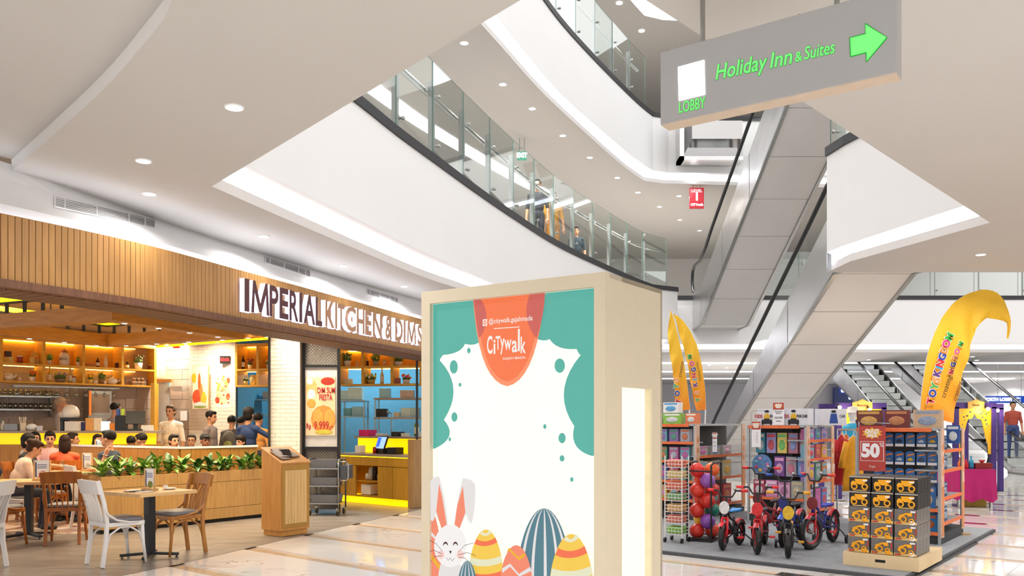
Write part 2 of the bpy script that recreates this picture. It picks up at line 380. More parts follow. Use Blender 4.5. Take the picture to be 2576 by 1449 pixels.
# near slab edges of the opening
sl = MB()
for a, b in ((NN, (-2.674, 7.437)), (RR, NN)): sl.quad((a[0], a[1], Z1), (b[0], b[1], Z1), (b[0], b[1], ZK1), (a[0], a[1], ZK1))
struct(sl.build('wall_atrium_near', m_white))
def cove(lp, fs, z, nm, zk):
    mb = MB(); ribbon(mb, lp, z, lp, z + 0.1); struct(mb.build('trim_2', m_lip), 'cove lip of ' + nm)
    mb = MB(); ribbon(mb, lp, z + 0.1, lp, z + 0.22); struct(mb.build('trim_3', m_led), 'white LED cove strip of ' + nm)
    mb = MB(); ribbon(mb, lp, z + 0.22, fs, z + 0.22); ribbon(mb, fs, z + 0.22, fs, zk - 0.1); struct(mb.build('wall_fascia', m_white, smooth=False), 'white curved fascia of ' + nm)
    o = offset(fs, 0.14); i_ = offset(fs, -0.03); mb = MB(); ribbon(mb, i_, zk - 0.12, i_, zk); ribbon(mb, i_, zk, o, zk); ribbon(mb, fs, zk - 0.12, i_, zk - 0.12)
    struct(mb.build('trim_4', m_black), 'black kerb under the glass balustrade of ' + nm)
cove(lip1, fas1, Z1, 'level one', ZK1)
cove(lip2, fas2, Z1 + LVL, 'level two', 9.95)
cove([(4.42, 11.55), R2, RR, (6.4, 6.2)], [(4.30, 11.4), (4.36, 10.95), (4.86, 8.86), (5.9, 6.4)], Z1, 'the right-hand slab', ZK1)
mb = MB(); mb.quad((4.30, 11.4, Z1 + 0.02), (4.42, 11.7, Z1), (4.42, 11.7, ZK1), (4.30, 11.4, ZK1)); mb.quad((4.42, 11.7, Z1), (18, 11.7, Z1), (18, 11.7, ZK1), (4.42, 11.7, ZK1)); struct(mb.build('wall_slab_right', m_white))
# floors and ceilings of the upper levels
mf1 = M('upper_floor_stone', '#bdb8b2', 0.2, var=0.04)
back = offset(fas, 9.0)
plate('floor', fas + [(4.6, 23.2), (4.6, 24.75), (18, 24.75), (18, 48), (-12, 48), (-12, 9)], [], ZF1, mf1, 'floor of level one')
plate('floor', [(4.42, 11.6), (18, 11.6), (18, 2), (1.5, 2), NN, RR], [], ZF1, mf1, 'floor of the level one bridge')
m_ceil2 = M('upper_ceiling_paint', '#c6c2be', 0.85, var=0.01)
plate('ceiling', lip2 + [(18, 23.7), (18, 48), (-12, 48), (-12, 6), (-3.2, 6)], [], Z1 + LVL, m_ceil2, 'grey ceiling of level one')
plate('floor', fas2 + [(18, 23.7), (18, 48), (-12, 48), (-12, 6)], [], 9.8, mf1, 'floor of level two')
plate('ceiling', [(-2.5, 7.2)] + lip2 + [(18, 23.7), (18, 48), (-12, 48), (-12, 6)], [], 12.7, m_ceil2, 'grey ceiling of level two')
m_wall2 = M('upper_wall_paint', '#cfccc8', 0.7, var=0.02)
wl = offset(fas, 7.5)
mb = MB(); ribbon(mb, wl, ZF1, wl, Z1 + LVL); struct(mb.build('wall_level_one_back', m_wall2))
mb = MB(); ribbon(mb, wl, 9.8, wl, 12.7); struct(mb.build('wall_level_two_back', m_wall2))
inl = offset(fas, 3.4); inl2 = offset(fas, 3.0)
for zz, nm in ((Z1 + LVL - 0.02, 'level one'), (12.68, 'level two')):
    mb = MB(); ribbon(mb, inl, zz, inl2, zz); struct(mb.build('trim_5', m_led), 'inner LED slot of ' + nm)
# far walls
m_farwall = M('far_wall_paint', '#cdccd0', 0.6, var=0.02)
mb = MB(); mb.quad((-1, 46, 0), (25, 46, 0), (25, 46, 3.6), (-1, 46, 3.6)); struct(mb.build('wall_far', m_farwall))
mb = MB(); mb.quad((-1, 34, ZF1), (25, 34, ZF1), (25, 34, 8.15), (-1, 34, 8.15)); struct(mb.build('wall_far_upper', m_wall2))
mb = MB(); mb.quad((24.9, 12, 0), (24.9, 46, 0), (24.9, 46, 3.6), (24.9, 12, 3.6)); struct(mb.build('wall_right', m_farwall))
mb = MB(); mb.quad((0.6, 17.5, 0), (0.6, 46, 0), (0.6, 46, 3.6), (0.6, 17.5, 3.6)); struct(mb.build('wall_left_far', m_farwall))
# bands of light along the far ceiling
for i, yy in enumerate((29.5, 34.5, 40.0)):
    mb = MB(); mb.box((12.5, yy, 3.585), (23, 0.35, 0.03)); struct(mb.build('trim_6', m_led), 'far ceiling light slot')

# ================================================================== downlights
m_lens = EMIT('downlight_lens', '#ffffff', 14.0); m_trim = M('downlight_trim', '#f2f2f2', 0.4, var=0.01)
dl = MB(); dl.lathe([(0.001, -0.006), (0.052, -0.006), (0.052, 0.0), (0.001, 0.0)], seg=18); lens_me = dl.mesh('lens', m_lens)
dl = MB(); dl.torus((0, 0, -0.002), 0.06, 0.008, seg=18, rs=6); ring_me = dl.mesh('trim_ring', m_trim)
def downlight(p, label, group, power=9, s=1.0, color=(1, 0.98, 0.95), spread=2.6):
    o = thing('downlight', label, 'downlight', p, group=group)
    a = inst('lens', lens_me, o, scale=(s, s, 1)); b = inst('trim_ring', ring_me, o, scale=(s, s, 1))
    if power: area('lamp', (0, 0, -0.012), 0.09 * s, power, color, parent=o, spread=spread)
    return o
G1 = 'ground-floor ceiling downlights'
for (x, y), lb in zip([(589, 269), (361, 404), (376, 487), (664, 594), (864, 668), (1017, 720), (2467, 640)],
        ['largest bright downlight in the middle of the beige ceiling', 'downlight left of the ceiling, upper of the close pair', 'downlight above the first long air grille, lower of the close pair',
         'downlight above the first letters of the wood fascia', 'downlight over the kitchen lettering', 'farthest downlight just left of the light box top', 'lone downlight on the right-hand beige ceiling']):
    downlight(PZ(x, y, Z1 - 0.001), lb, G1, 26 if x in (589, 2467) else 9)
k = 0
ORD = ['first', 'second', 'third', 'fourth', 'fifth', 'sixth', 'seventh', 'eighth', 'ninth', 'tenth', 'eleventh', 'twelfth']
for x, y in [(1168, 108), (1265, 212), (1339, 273), (1416, 341), (1484, 396), (1553, 447), (1605, 484), (1659, 520), (1708, 493), (1710, 553), (1745, 459), (1760, 580)]:
    downlight(PZ(x, y, Z1 + LVL - 0.001), f'{ORD[k]} small downlight from the left in the grey ceiling above level one', 'level one ceiling downlights', 3 if x == 1745 else 70, 1.25); k += 1
for k, (x, y) in enumerate([(1500, -40), (1558, 8), (1614, 78)]):
    downlight(PZ(x, y, 12.69), f'{ORD[k]} small downlight from the left in the high ceiling above level two', 'level two ceiling downlights', 50, 1.5)
for k, (x, y) in enumerate([(1785, 918), (1828, 925), (2185, 905), (2212, 913), (2410, 960), (2440, 968), (2446, 897), (2457, 906), (2480, 956)]):
    downlight(PZ(x, y, Z1 - 0.001), f'{ORD[k]} tiny far downlight from the left beyond the escalators', 'far ceiling downlights', 120, 1.3)

for x, y, lb in [(-1.0, 1.2, 'added unseen downlight behind the viewer on the left'), (1.6, 0.6, 'added unseen downlight behind the viewer in the middle'), (3.6, 2.2, 'added unseen downlight right of the hanging sign'), (5.6, 4.6, 'added unseen downlight on the right-hand slab near the viewer'), (7.2, 7.4, 'added unseen downlight on the right-hand slab beyond the frame'), (8.6, 10.2, 'added unseen downlight at the far end of the right-hand slab'), (5.4, 0.2, 'added unseen downlight behind the viewer on the right')]:
    downlight((x, y, Z1 - 0.001), lb, G1, 45)  # out-of-view downlights, added to brighten the light box side and near hall
# ================================================================== RESTAURANT FRONT
ZB, ZT = 2.64, 3.17
WD = [(-5.3, 4.9), (-4.75, 5.6), (-4.09, 6.67), (-3.5, 7.75), (-3.05, 9.0), (-2.35, 11.05), (-1.49, 13.5), (-0.6, 16.0)]
wd = rs(WD, 0.055)
m_oak = WOOD('fascia_oak', '#b98a50', '#a5763e', 2.5, (30, 30, 1.2), 0.5, 0.06)
m_dkwood = WOOD('dark_soffit_wood', '#7d5238', '#5f3c28', 2.5, (14, 14, 1.5), 0.5, 0.05)
m_groove = M('groove_shadow_gap', '#5a3c22', 0.8)
bk = MB(); b_ = offset(wd, 0.012); ribbon(bk, b_, ZB, b_, ZT); wallf = struct(bk.build('wall_restaurant_fascia', m_groove), 'curved oak plank fascia over the restaurant front')
pk = MB(); pk.box((0, 0, (ZB + ZT) / 2), (0.0495, 0.016, ZT - ZB)); fpk_me = pk.mesh('fascia_plank', m_oak)
for i in range(len(wd) - 1):
    a, b = wd[i], wd[i + 1]
    if CX + a[0] * F / a[1] < -60 or a[1] > 15: continue
    inst('fascia_plank', fpk_me, wallf, ((a[0] + b[0]) / 2, (a[1] + b[1]) / 2, 0), math.atan2(b[1] - a[1], b[0] - a[0]), scale=(math.hypot(b[0] - a[0], b[1] - a[1]) / 0.0555, 1, 1))
wc = rs(WD, 0.25)
mb = MB(); o1 = offset(wc, -0.03); ribbon(mb, o1, ZB - 0.06, o1, ZB + 0.005); ribbon(mb, o1, ZB + 0.005, wc, ZB + 0.005); struct(mb.build('trim_7', m_dkwood), 'dark wood edge under the fascia')
# soffit boards running under the fascia
o2 = offset(wc, 0.5); sofp = MB(); ribbon(sofp, o1, ZB - 0.062, o2, ZB - 0.062); ribbon(sofp, o2, ZB - 0.062, o2, 3.3)
sof = struct(sofp.build('ceiling', M('soffit_wood', '#9a6a40', 0.5, var=0.08)), 'wood soffit under the fascia')
sb = rs(WD, 0.11); si = offset(sb, 0.49); so = offset(sb, -0.02)
bb = MB(); bb.box((0, 0.25, 0), (0.1, 0.47, 0.012)); sb_me = bb.mesh('soffit_board', m_dkwood)
for i in range(10, len(sb) - 1):
    if sb[i][1] > 14.5: break
    inst('soffit_board', sb_me, sof, (sb[i][0], sb[i][1], ZB - 0.068), math.atan2(sb[i + 1][1] - sb[i][1], sb[i + 1][0] - sb[i][0]))
# white cove band between fascia and ceiling, with air grilles
n = 60
WB, CB = pair(WD[1:], [(-6.3, 3.2), (-5.0, 5.6), (-4.19, 6.99), (-3.73, 8.715), (-3.19, 10.33), (-2.54, 12.18), (-1.58, 14.46), (-0.5, 17.0)], n)
def mixc(t): return [(a[0] + (b[0] - a[0]) * t, a[1] + (b[1] - a[1]) * t) for a, b in zip(WB, CB)]
bz = [(0.3, ZT - 0.06), (0.34, ZT + 0.1), (0.5, ZT + 0.2), (0.75, Z1 - 0.1), (1.0, Z1 + 0.06)]
mb = MB()
for (t0, z0), (t1, z1) in zip(bz, bz[1:]): ribbon(mb, mixc(t0), z0, mixc(t1), z1)
band = struct(mb.build('wall_cove_band', m_white, smooth=True), 'white coved band above the oak fascia')
from mathutils.bvhtree import BVHTree
BT = BVHTree.FromPolygons([v.co.copy() for v in band.data.vertices], [tuple(p.vertices) for p in band.data.polygons])
mb = MB(); ribbon(mb, mixc(0.06), ZT - 0.04, mixc(0.2), ZT - 0.04); struct(mb.build('trim_8', EMIT('band_led', '#f4f6ff', 4.5)), 'hidden LED strip in the trough behind the fascia top')
mb = MB(); ribbon(mb, mixc(0.03), ZT - 0.05, mixc(0.3), ZT - 0.05); struct(mb.build('trim_12', m_white), 'white trough behind the fascia top')
m_dark = M('grille_dark', '#1d1f26', 0.6)
def grille(pts, label):      # pts: image corners top-left, top-right, bottom-right, bottom-left, projected onto the band surface
    o_ = Vector((0, 0, HC))
    def P(s, t, o=0.0):
        x = (pts[0][0] * (1 - s) + pts[1][0] * s) * (1 - t) + (pts[3][0] * (1 - s) + pts[2][0] * s) * t; y = (pts[0][1] * (1 - s) + pts[1][1] * s) * (1 - t) + (pts[3][1] * (1 - s) + pts[2][1] * s) * t; f = pts[0][2] * (1 - s) + pts[1][2] * s
        r_ = (PD(x, y, 1.0) - o_).normalized(); h_ = BT.ray_cast(o_, r_); p = h_[0] if h_[0] else PD(x, y, f); return p - r_ * (0.012 + o) - B0
    B0 = Vector((0, 0, 0)); B0 = P(0.5, 1.0); B0 = B0.copy()
    g = thing('air_grille', label, 'air grille', tuple(B0), group='air grilles in the white band'); SS = [k / 10 for k in range(11)]
    b = MB()
    for a, c in zip(SS, SS[1:]): b.quad(P(a, 0), P(c, 0), P(c, 1), P(a, 1))
    b.build('backing', m_dark, g)
    for t in (0, 1): f = MB(); f.tube([P(a, t, .01) for a in SS], .007, 4); f.build('frame_rail', m_white, g)
    for a in (0, .1, .42, .74, .9, 1): f = MB(); f.tube([P(a, 0, .01), P(a, .5, .01), P(a, 1, .01)], .006, 4); f.build('frame_mullion', m_white, g)
    for k in range(1, 6): f = MB(); f.tube([P(a, k / 6, .008) for a in SS], .0055, 4); f.build('louvre', m_white, g)
grille([(138, 494, 7.05), (390, 552, 8.25), (390, 574, 8.15), (138, 519, 6.98)], 'longest air grille at the left end of the white band')
grille([(668, 644, 9.85), (780, 680, 10.95), (780, 697, 10.85), (668, 661, 9.75)], 'middle air grille above the first letters of the sign')
grille([(923, 726, 12.05), (1001, 750, 13.0), (1001, 763, 12.9), (923, 740, 11.95)], 'smallest air grille above the middle of the sign')
# sign letters
m_maroon = M('letter_face_maroon', '#55262c', 0.4, var=0.05); m_bronze = M('letter_face_bronze', '#b98a68', 0.4, var=0.05)
m_lside = EMIT('letter_side_light', '#eef1ff', 0.8); m_halo = EMIT('letter_halo', '#c8d0ff', 0.7)
WL = [Vector(p) for p in rs(WD, 0.02)]
def on_fascia(px):
    k = (px - CX) / F; best = min(range(len(WL) - 1), key=lambda i: abs(WL[i].x - k * WL[i].y)); t = (WL[best + 1] - WL[best]).normalized()
    return WL[best], t
sign = thing('sign_lettering', 'raised glowing letters IMPERIAL KITCHEN & DIMSUM on the oak fascia', 'sign', (WL[0].x * 0 - 2.6, 10.2, 2.7))
LET = [('I', 599, 615, 0), ('M', 615, 662, 0), ('P', 663, 688, 0), ('E', 688, 713, 0), ('R', 714, 739, 0), ('I', 739, 748, 0), ('A', 748, 779, 0), ('L', 780, 798, 0),
       ('K', 804, 829, 1), ('I', 829, 836, 1), ('T', 836, 856, 1), ('C', 855, 884, 1), ('H', 884, 906, 1), ('E', 906, 924, 1), ('N', 925, 950, 1), ('&', 955, 976, 1),
       ('D', 980, 1003, 1), ('I', 1003, 1010, 1), ('M', 1010, 1036, 1), ('S', 1037, 1052, 1), ('U', 1053, 1072, 1), ('M', 1073, 1098, 1)]
base_l = Vector(sign.location)
def m_glyph(mats):
    o_ = [(0, 0), (.13, 0), (.17, .62), (.38, .05), (.5, .05), (.71, .62), (.75, 0), (.88, 0), (.80, 1), (.68, 1), (.44, .33), (.20, 1), (.08, 1)]
    tri = tessellate_polygon([[Vector((x, y, 0)) for x, y in o_]]); n_ = len(o_); b_ = MB(); b_.add([(x * .5, y * .36, .03) for x, y in o_], [tuple(t) for t in tri]); b_.add([(x * .5, y * .36, -.03) for x, y in o_], [tuple(t) for t in tri])
    b_.add([(x * .5, y * .36, z) for z in (.03, -.03) for x, y in o_], [(i, (i + 1) % n_, (i + 1) % n_ + n_, i + n_) for i in range(n_)]); me = b_.mesh('letter', mats)
    return me
for ch, x0, x1, kind in LET:
    me = m_glyph([m_maroon if kind == 0 else m_bronze, m_lside]) if ch == 'M' else text_mesh(ch, 0.52, 0.024, bold=0.012, mats=[m_maroon if kind == 0 else m_bronze, m_lside], name='letter')
    xs = [v.co.x for v in me.vertices]; ys = [v.co.y for v in me.vertices]; wx = max(xs) - min(xs); hy = max(ys) - min(ys)
    a, _ = on_fascia(x0 + 2); b, _ = on_fascia(x1 - 1); wreal = (b - a).length; mid, t = on_fascia((x0 + x1) / 2)
    hh = 0.36 if kind == 0 else 0.34
    me.transform(Matrix.Translation((-(max(xs) + min(xs)) / 2, -(max(ys) + min(ys)) / 2, 0))); me.transform(Matrix.Diagonal((max(wreal, 0.05) / wx, hh / hy, 1.0, 1)))
    me.update()
    for p in me.polygons: p.material_index = 0 if (p.normal.z if ch != 'M' else abs(p.normal.z)) > 0.9 and sum(me.vertices[i].co.z for i in p.vertices) > 0 else 1
    nrm = Vector((t.y, -t.x)); pos = Vector((mid.x + nrm.x * 0.055, mid.y + nrm.y * 0.055, 2.895)) - base_l
    inst('letter', me, sign, pos, rot=(math.pi / 2, 0, math.atan2(t.y, t.x)))
    h2 = me.copy(); h2.materials.clear(); h2.materials.append(m_halo)
    for p in h2.polygons: p.material_index = 0
    h2.transform(Matrix.Diagonal((1.05, 1.03, 0.1, 1))); pos = Vector((mid.x + nrm.x * 0.018, mid.y + nrm.y * 0.018, 2.895)) - base_l
    inst('letter_back_glow', h2, sign, pos, rot=(math.pi / 2, 0, math.atan2(t.y, t.x)))
mid, t = on_fascia(870); nrm = Vector((t.y, -t.x))
sw = MB(); 
for r_ in (0.05, 0.085): sw.torus((0, 0, 0), r_, 0.012, seg=20, rs=6)
sw.build('swirl_mark', m_lside, sign, loc=Vector((mid.x + nrm.x * 0.1, mid.y + nrm.y * 0.1, 2.89)) - base_l).rotation_euler = (math.pi / 2, 0, math.atan2(t.y, t.x))

# ================================================================== RESTAURANT SHELL
m_rceil = M('restaurant_ceiling', '#c9a67a', 0.8, var=0.02)
plate('ceiling', [(-14, 5.5)] + offset(wc, 0.5)[4:] + [(-0.9, 21), (-14, 21)], [], 3.3, m_rceil, 'warm ceiling of the restaurant')
m_gtile = M('grey_wall_tile', '#a8968a', 0.35, var=0.03, scale=6); m_grout = M('wall_grout', '#c9bdb2', 0.8)
m_wbrick = M('white_brick', '#e9e0d2', 0.45, var=0.03, scale=6); m_wgrout = M('brick_grout', '#c8b9a4', 0.9)
def tiled(name, a, b, z0, z1, tw, th, mt, mg, piece, gap=0.008, limit=300, label=None):
    """wall from plan point a to b, faced with separate tiles in running bond"""
    a = Vector(a); b = Vector(b); t = (b - a).normalized(); Lw = (b - a).length; nrm = Vector((t.y, -t.x))
    w_ = MB(); w_.quad((a.x, a.y, z0), (b.x, b.y, z0), (b.x, b.y, z1), (a.x, a.y, z1)); wo = struct(w_.build(name, mg), label)
    me = {}; rows = int((z1 - z0) / th + 0.5); k = 0
    for r in range(rows):
        x = -(tw / 2 if r % 2 else 0)
        while x < Lw - 0.02:
            xa, xb = max(x, 0), min(x + tw, Lw); x += tw
            if xb - xa < 0.03: continue
            key = round(xb - xa, 3)
            if key not in me:
                q = MB(); q.box((0, 0, 0), (xb - xa - gap, 0.02, th - gap)); me[key] = q.mesh(piece, mt)
            c = a + t * ((xa + xb) / 2) + nrm * 0.008
            inst(piece, me[key], wo, (c.x, c.y, z0 + (r + 0.5) * th), math.atan2(t.y, t.x)); k += 1
    return wo
tiled('wall_back', (-11.5, 13.9), (-7.35, 17.75), 1.15, 2.45, 0.42, 0.21, m_gtile, m_grout, 'wall_tile', label='grey tiled wall behind the back counter')
tiled('wall_side', (-7.35, 17.75), (-6.72, 17.55), 0.3, 3.3, 0.42, 0.21, m_gtile, m_grout, 'wall_tile', label='grey tiled wall beside the wash station')
tiled('wall_pictures', (-6.72, 17.4), (-5.62, 17.0), 0.9, 3.3, 0.24, 0.075, m_wbrick, m_wgrout, 'brick', 0.004, label='white brick wall with the two food pictures')
mb = MB(); mb.quad((-11.5, 13.9, 2.4), (-7.35, 17.75, 2.4), (-7.35, 17.75, 3.3), (-11.5, 13.9, 3.3)); mb.quad((-14, 13.9, 0), (-11.5, 13.9, 0), (-11.5, 13.9, 3.3), (-14, 13.9, 3.3)); struct(mb.build('wall_back_upper', m_rceil))
m_kblue = M('kitchen_wall_blue', '#5f8ea3', 0.35, var=0.06)
mb = MB(); mb.quad((-6.6, 19.6, 0), (-0.4, 19.6, 0), (-0.4, 19.6, 3.3), (-6.6, 19.6, 3.3)); mb.quad((-5.6, 17.05, 0), (-5.6, 19.6, 0), (-5.6, 19.6, 3.3), (-5.6, 17.05, 3.3)); mb.quad((-0.5, 16.5, 0), (-0.5, 19.6, 0), (-0.5, 19.6, 3.3), (-0.5, 16.5, 3.3)); struct(mb.build('wall_kitchen', m_kblue), 'blue lit kitchen wall')
ka = thing('kitchen_lamp', 'cool white batten lamp over the kitchen shelves', 'lamp', (-3.2, 18.6, 3.22)); kb = MB(); kb.box((0, 0, 0), (2.6, 0.12, 0.06)); kb.build('tube', EMIT('kitchen_tube', '#9fdcff', 6), ka); area('lamp', (0, 0, -0.06), 2.4, 70, (0.5, 0.85, 1.0), size_y=0.1, parent=ka)
# white brick column
colx0, colx1, cold = PX(681, 13.75), PX(760, 13.75), 13.75
cw = tiled('wall_column_front', (colx0, cold), (colx1, cold - 0.12), 0.0, 3.3, 0.19, 0.066, m_wbrick, m_wgrout, 'brick', 0.004, label='white brick column beside the poster frame')
mb = MB(); mb.quad((colx0, cold, 0), (colx0 - 0.1, cold + 0.5, 0), (colx0 - 0.1, cold + 0.5, 3.3), (colx0, cold, 3.3)); mb.quad((colx0 - 0.1, cold + 0.5, 0), (colx1, cold + 0.5, 0), (colx1, cold + 0.5, 3.3), (colx0 - 0.1, cold + 0.5, 3.3)); struct(mb.build('wall_column_side', m_wbrick))
# ---- pergola ring with downlights, black hangers and yellow coves
m_amber = WOOD('amber_beam_wood', '#c98a3a', '#b0742a', 2.0, (2, 2, 12), 0.45, 0.04)
m_yel = EMIT('yellow_led', '#ffd60a', 2.6); m_blk = M('black_metal', '#17171a', 0.45, var=0.08)
RG = [Vector((-4.77, 9.95)), Vector((-3.95, 12.3)), Vector((-6.6, 13.6)), Vector((-7.5, 11.2))]
ring = thing('ceiling_ring', 'large timber ceiling ring with small downlights and black hangers', 'ceiling frame', (-5.7, 11.8, 2.72))
def rbeam(par, pts, z0, z1, wdt, mat, nm):
    c = sum(pts, Vector((0, 0))) / 4; inn = [c + (p - c) * (1 - wdt) for p in pts]
    for i in range(4):
        j = (i + 1) % 4; q = MB(); P4 = [(p.x + 5.7, p.y - 11.8) for p in (pts[i], pts[j], inn[j], inn[i])]; q.prism(P4, z0 - 2.72, z1 - 2.72); q.build(nm, mat, par)
    return c
cc = rbeam(ring, RG, 2.72, 2.90, 0.17, m_amber, 'beam')
rbeam(ring, [cc + (p - cc) * 0.96 for p in RG], 3.04, 3.06, 0.05, m_blk, 'upper_rail')
rbeam(ring, [cc + (p - cc) * 0.97 for p in RG], 3.07, 3.13, 0.05, m_yel, 'yellow_light_strip')
hb = MB(); hb.box((0, 0, 0.09), (0.035, 0.035, 0.18)); hang_me = hb.mesh('hanger', m_blk)
hr = MB(); hr.box((0, 0, 0.12), (0.012, 0.012, 0.24)); rod_me = hr.mesh('rod', m_blk)
kk = 0
for i in range(4):
    a, b = RG[i], RG[(i + 1) % 4]; nseg = 8
    for s in range(nseg):
        p = cc + (a.lerp(b, (s + 0.5) / nseg) - cc) * 0.93; inst('hanger', hang_me, ring, (p.x + 5.7, p.y - 11.8, 0.16))
        if s % 3 == 0: inst('rod', rod_me, ring, (p.x + 5.7, p.y - 11.8, 0.34))
        if s % 2 == 0 and i != 3:
            q = cc + (a.lerp(b, (s + 0.7) / nseg) - cc) * 0.93
            kk += 1; downlight((q.x, q.y, 2.72), f'{ORD[kk - 1]} small spot along the underside of the timber ceiling ring', 'spots in the timber ring', 12, 0.6, (1, 0.82, 0.55))
pl2 = MB(); pl2.box((0, 0, 0), (1, 1, 1))
# second, deeper frame near the shelves and the beam above the pictures
fr2 = thing('ceiling_beam', 'amber ceiling beam running above the food pictures', 'ceiling frame', (-5.4, 15.2, 2.9))
q = MB(); q.tube([PD(395, 862, 15.2) - Vector((-5.4, 15.2, 2.9)), PD(690, 838, 14.2) - Vector((-5.4, 15.2, 2.9))], 0.1, sq=(0.4, 0.12)); q.build('beam', m_amber, fr2); q = MB(); q.tube([PD(395, 872, 15.0) - Vector((-5.4, 15.2, 2.9)), PD(690, 850, 14.0) - Vector((-5.4, 15.2, 2.9))], 0.02, 6); q.build('yellow_light_strip', m_yel, fr2)
for k, (x, y, d) in enumerate([(418, 864, 15.0), (465, 863, 14.8), (541, 856, 14.5), (624, 850, 14.2), (672, 847, 14.0)]):
    downlight(PD(x, y, d - 0.1), f'{ORD[k]} small spot from the left in the beam above the food pictures', 'spots in the picture beam', 12, 0.6, (1, 0.82, 0.55))
for k, (x, y) in enumerate([(42, 745), (415, 845), (440, 846), (507, 834)]):
    downlight(PZ(x, y, 3.299), f'{ORD[k]} round flush ceiling light from the left in the restaurant', 'round restaurant ceiling lights', 25, 1.2, (1, 0.85, 0.62))
# wall-wash lamps over the column and poster
for x, y, d, lb in [(722, 858, 13.35, 'wall washer over the white brick column'), (806, 882, 13.15, 'wall washer over the mesh poster frame'), (520, 880, 16.4, 'wall washer over the food pictures')]:
    p = PD(x, y, d); p.z = 3.298
    downlight(p, lb, 'wall washers', 16, 0.6, (1, 0.88, 0.7), 1.9)
# ================================================================== LIGHT BOX
m_kiosk = M('kiosk_putty_paint', '#d2c6ae', 0.6, var=0.015)
LA = PD(1522, 0, 5.0); ZTOP = Zh(683, 5.0)
dl_ = (ZTOP - HC) * F / (HY - 735); dr_ = (ZTOP - HC) * F / (HY - 728)
pc = Vector((PX(1522, 5.0), 5.0)); pl = Vector((PX(1060, dl_), dl_)); pr = Vector((PX(1688, dr_), dr_))
u1 = (pc - pl).normalized(); WF = (pc - pl).length; WS = (pr - pc).length
lb = thing('light_box', 'tall putty-coloured advertising light box with Easter artwork and glowing side slot', 'light box', (pl.x, pl.y, 0), math.atan2(u1.y, u1.x))
# local: x along the front 0..WF, y into depth 0..WS, z up
DB = WS * 0.985
fb = 0.075
body = MB()
body.bx((0, 0, 0), (fb, 0.06, ZTOP)); body.bx((WF - fb, 0, 0), (WF, 0.06, ZTOP)); body.bx((fb, 0, ZTOP - 0.085), (WF - fb, 0.06, ZTOP)); body.bx((fb, 0, 0), (WF - fb, 0.06, 0.12))
body.build('front_frame', m_kiosk, lb)
cs = MB(); cs.bx((0, 0.06, ZTOP - 0.03), (WF, DB, ZTOP)); cs.bx((0, 0.06, 0), (0.03, DB, ZTOP)); cs.bx((0, DB - 0.03, 0), (WF, DB, ZTOP))
zs = 1.72
cs.bx((WF - 0.03, 0.06, 0), (WF, DB * 0.27, ZTOP)); cs.bx((WF - 0.03, DB * 0.79, 0), (WF, DB, ZTOP)); cs.bx((WF - 0.03, DB * 0.27, zs), (WF, DB * 0.79, ZTOP)); cs.bx((WF - 0.03, DB * 0.27, 0), (WF, DB * 0.79, 0.15))
cs.build('casing', m_kiosk, lb)
sp = MB(); sp.bx((WF - 0.05, DB * 0.27, 0.15), (WF - 0.035, DB * 0.79, zs)); sp.build('side_light_panel', EMIT('side_panel_glow', '#fff8e6', 0.8, 0.15), lb)
st = MB(); st.bx((WF - 0.034, DB * 0.755, 0.15), (WF + 0.004, DB * 0.79, zs)); st.build('side_panel_trim', M('panel_trim_cream', '#e8dcb8', 0.4), lb)
GL = 0.64
def ART(n, c): return EMIT('print_' + n, c, GL, 0.15)
pn = MB(); pn.bx((fb, 0.035, 0.12), (WF - fb, 0.05, ZTOP - 0.085)); panel = pn.build('printed_panel', EMIT('print_ivory', '#fffaea', 0.78, 0.15), lb)
# artwork: pixel outlines on the panel plane are turned into panel coordinates
FO = Vector((pl.x, pl.y, 0)); FU = Vector((u1.x, u1.y, 0)); FN = Vector((-u1.y, u1.x, 0))
def lp(px, py, off=0.035):
    o = Vector((0, 0, HC)); r = PD(px, py, 1.0) - o; P0 = FO + FN * off; t = (P0 - o).dot(FN) / r.dot(FN); h = o + r * t - FO
    return (h.dot(FU), h.z)
X0, X1, ZB0, ZT0 = fb + 0.002, WF - fb - 0.002, 0.125, ZTOP - 0.087
ART_N = [0]
def shape(name, px, mat, clip=True, parent=None):
    P = [lp(*p) for p in px]
    if clip: P = [(min(max(x, X0), X1), min(max(z, ZB0), ZT0)) for x, z in P]
    Q = []
    for p in P:
        if not Q or (abs(p[0] - Q[-1][0]) + abs(p[1] - Q[-1][1])) > 1e-4: Q.append(p)
    ART_N[0] += 1; y = 0.0345 - 0.0006 * ART_N[0]
    tri = tessellate_polygon([[Vector((x, z, 0)) for x, z in Q]])
    b = MB(); b.add([(x, y, z) for x, z in Q], [tuple(t) for t in tri]); return b.build(name, mat, panel)
def ell(cx, cy, rx, ry, n=28, a0=0, a1=360): return [(cx + rx * math.cos(math.radians(a0 + (a1 - a0) * k / n)), cy + ry * math.sin(math.radians(a0 + (a1 - a0) * k / n))) for k in range(n if a1 - a0 == 360 else n + 1)]
def egg(cx, top, bot, rx, n=40):
    H_ = bot - top; out = []
    for k in range(n):
        a = 2 * math.pi * k / n; s = math.sin(a); c = math.cos(a)
        y = top + H_ * 0.58 - (H_ * 0.58 * s if s > 0 else H_ * 0.42 * s); out.append((cx + rx * c * (1 - 0.12 * max(s, 0)), y))
    return out
def band_on(e, fn, w_): pass
teal = ART('teal', '#56b3a4'); teal2 = ART('teal_deep', '#49a596'); org = ART('orange', '#f97846'); orl = ART('orange_light', '#fb9468'); rose = ART('rose', '#cf6057')
PT = 760
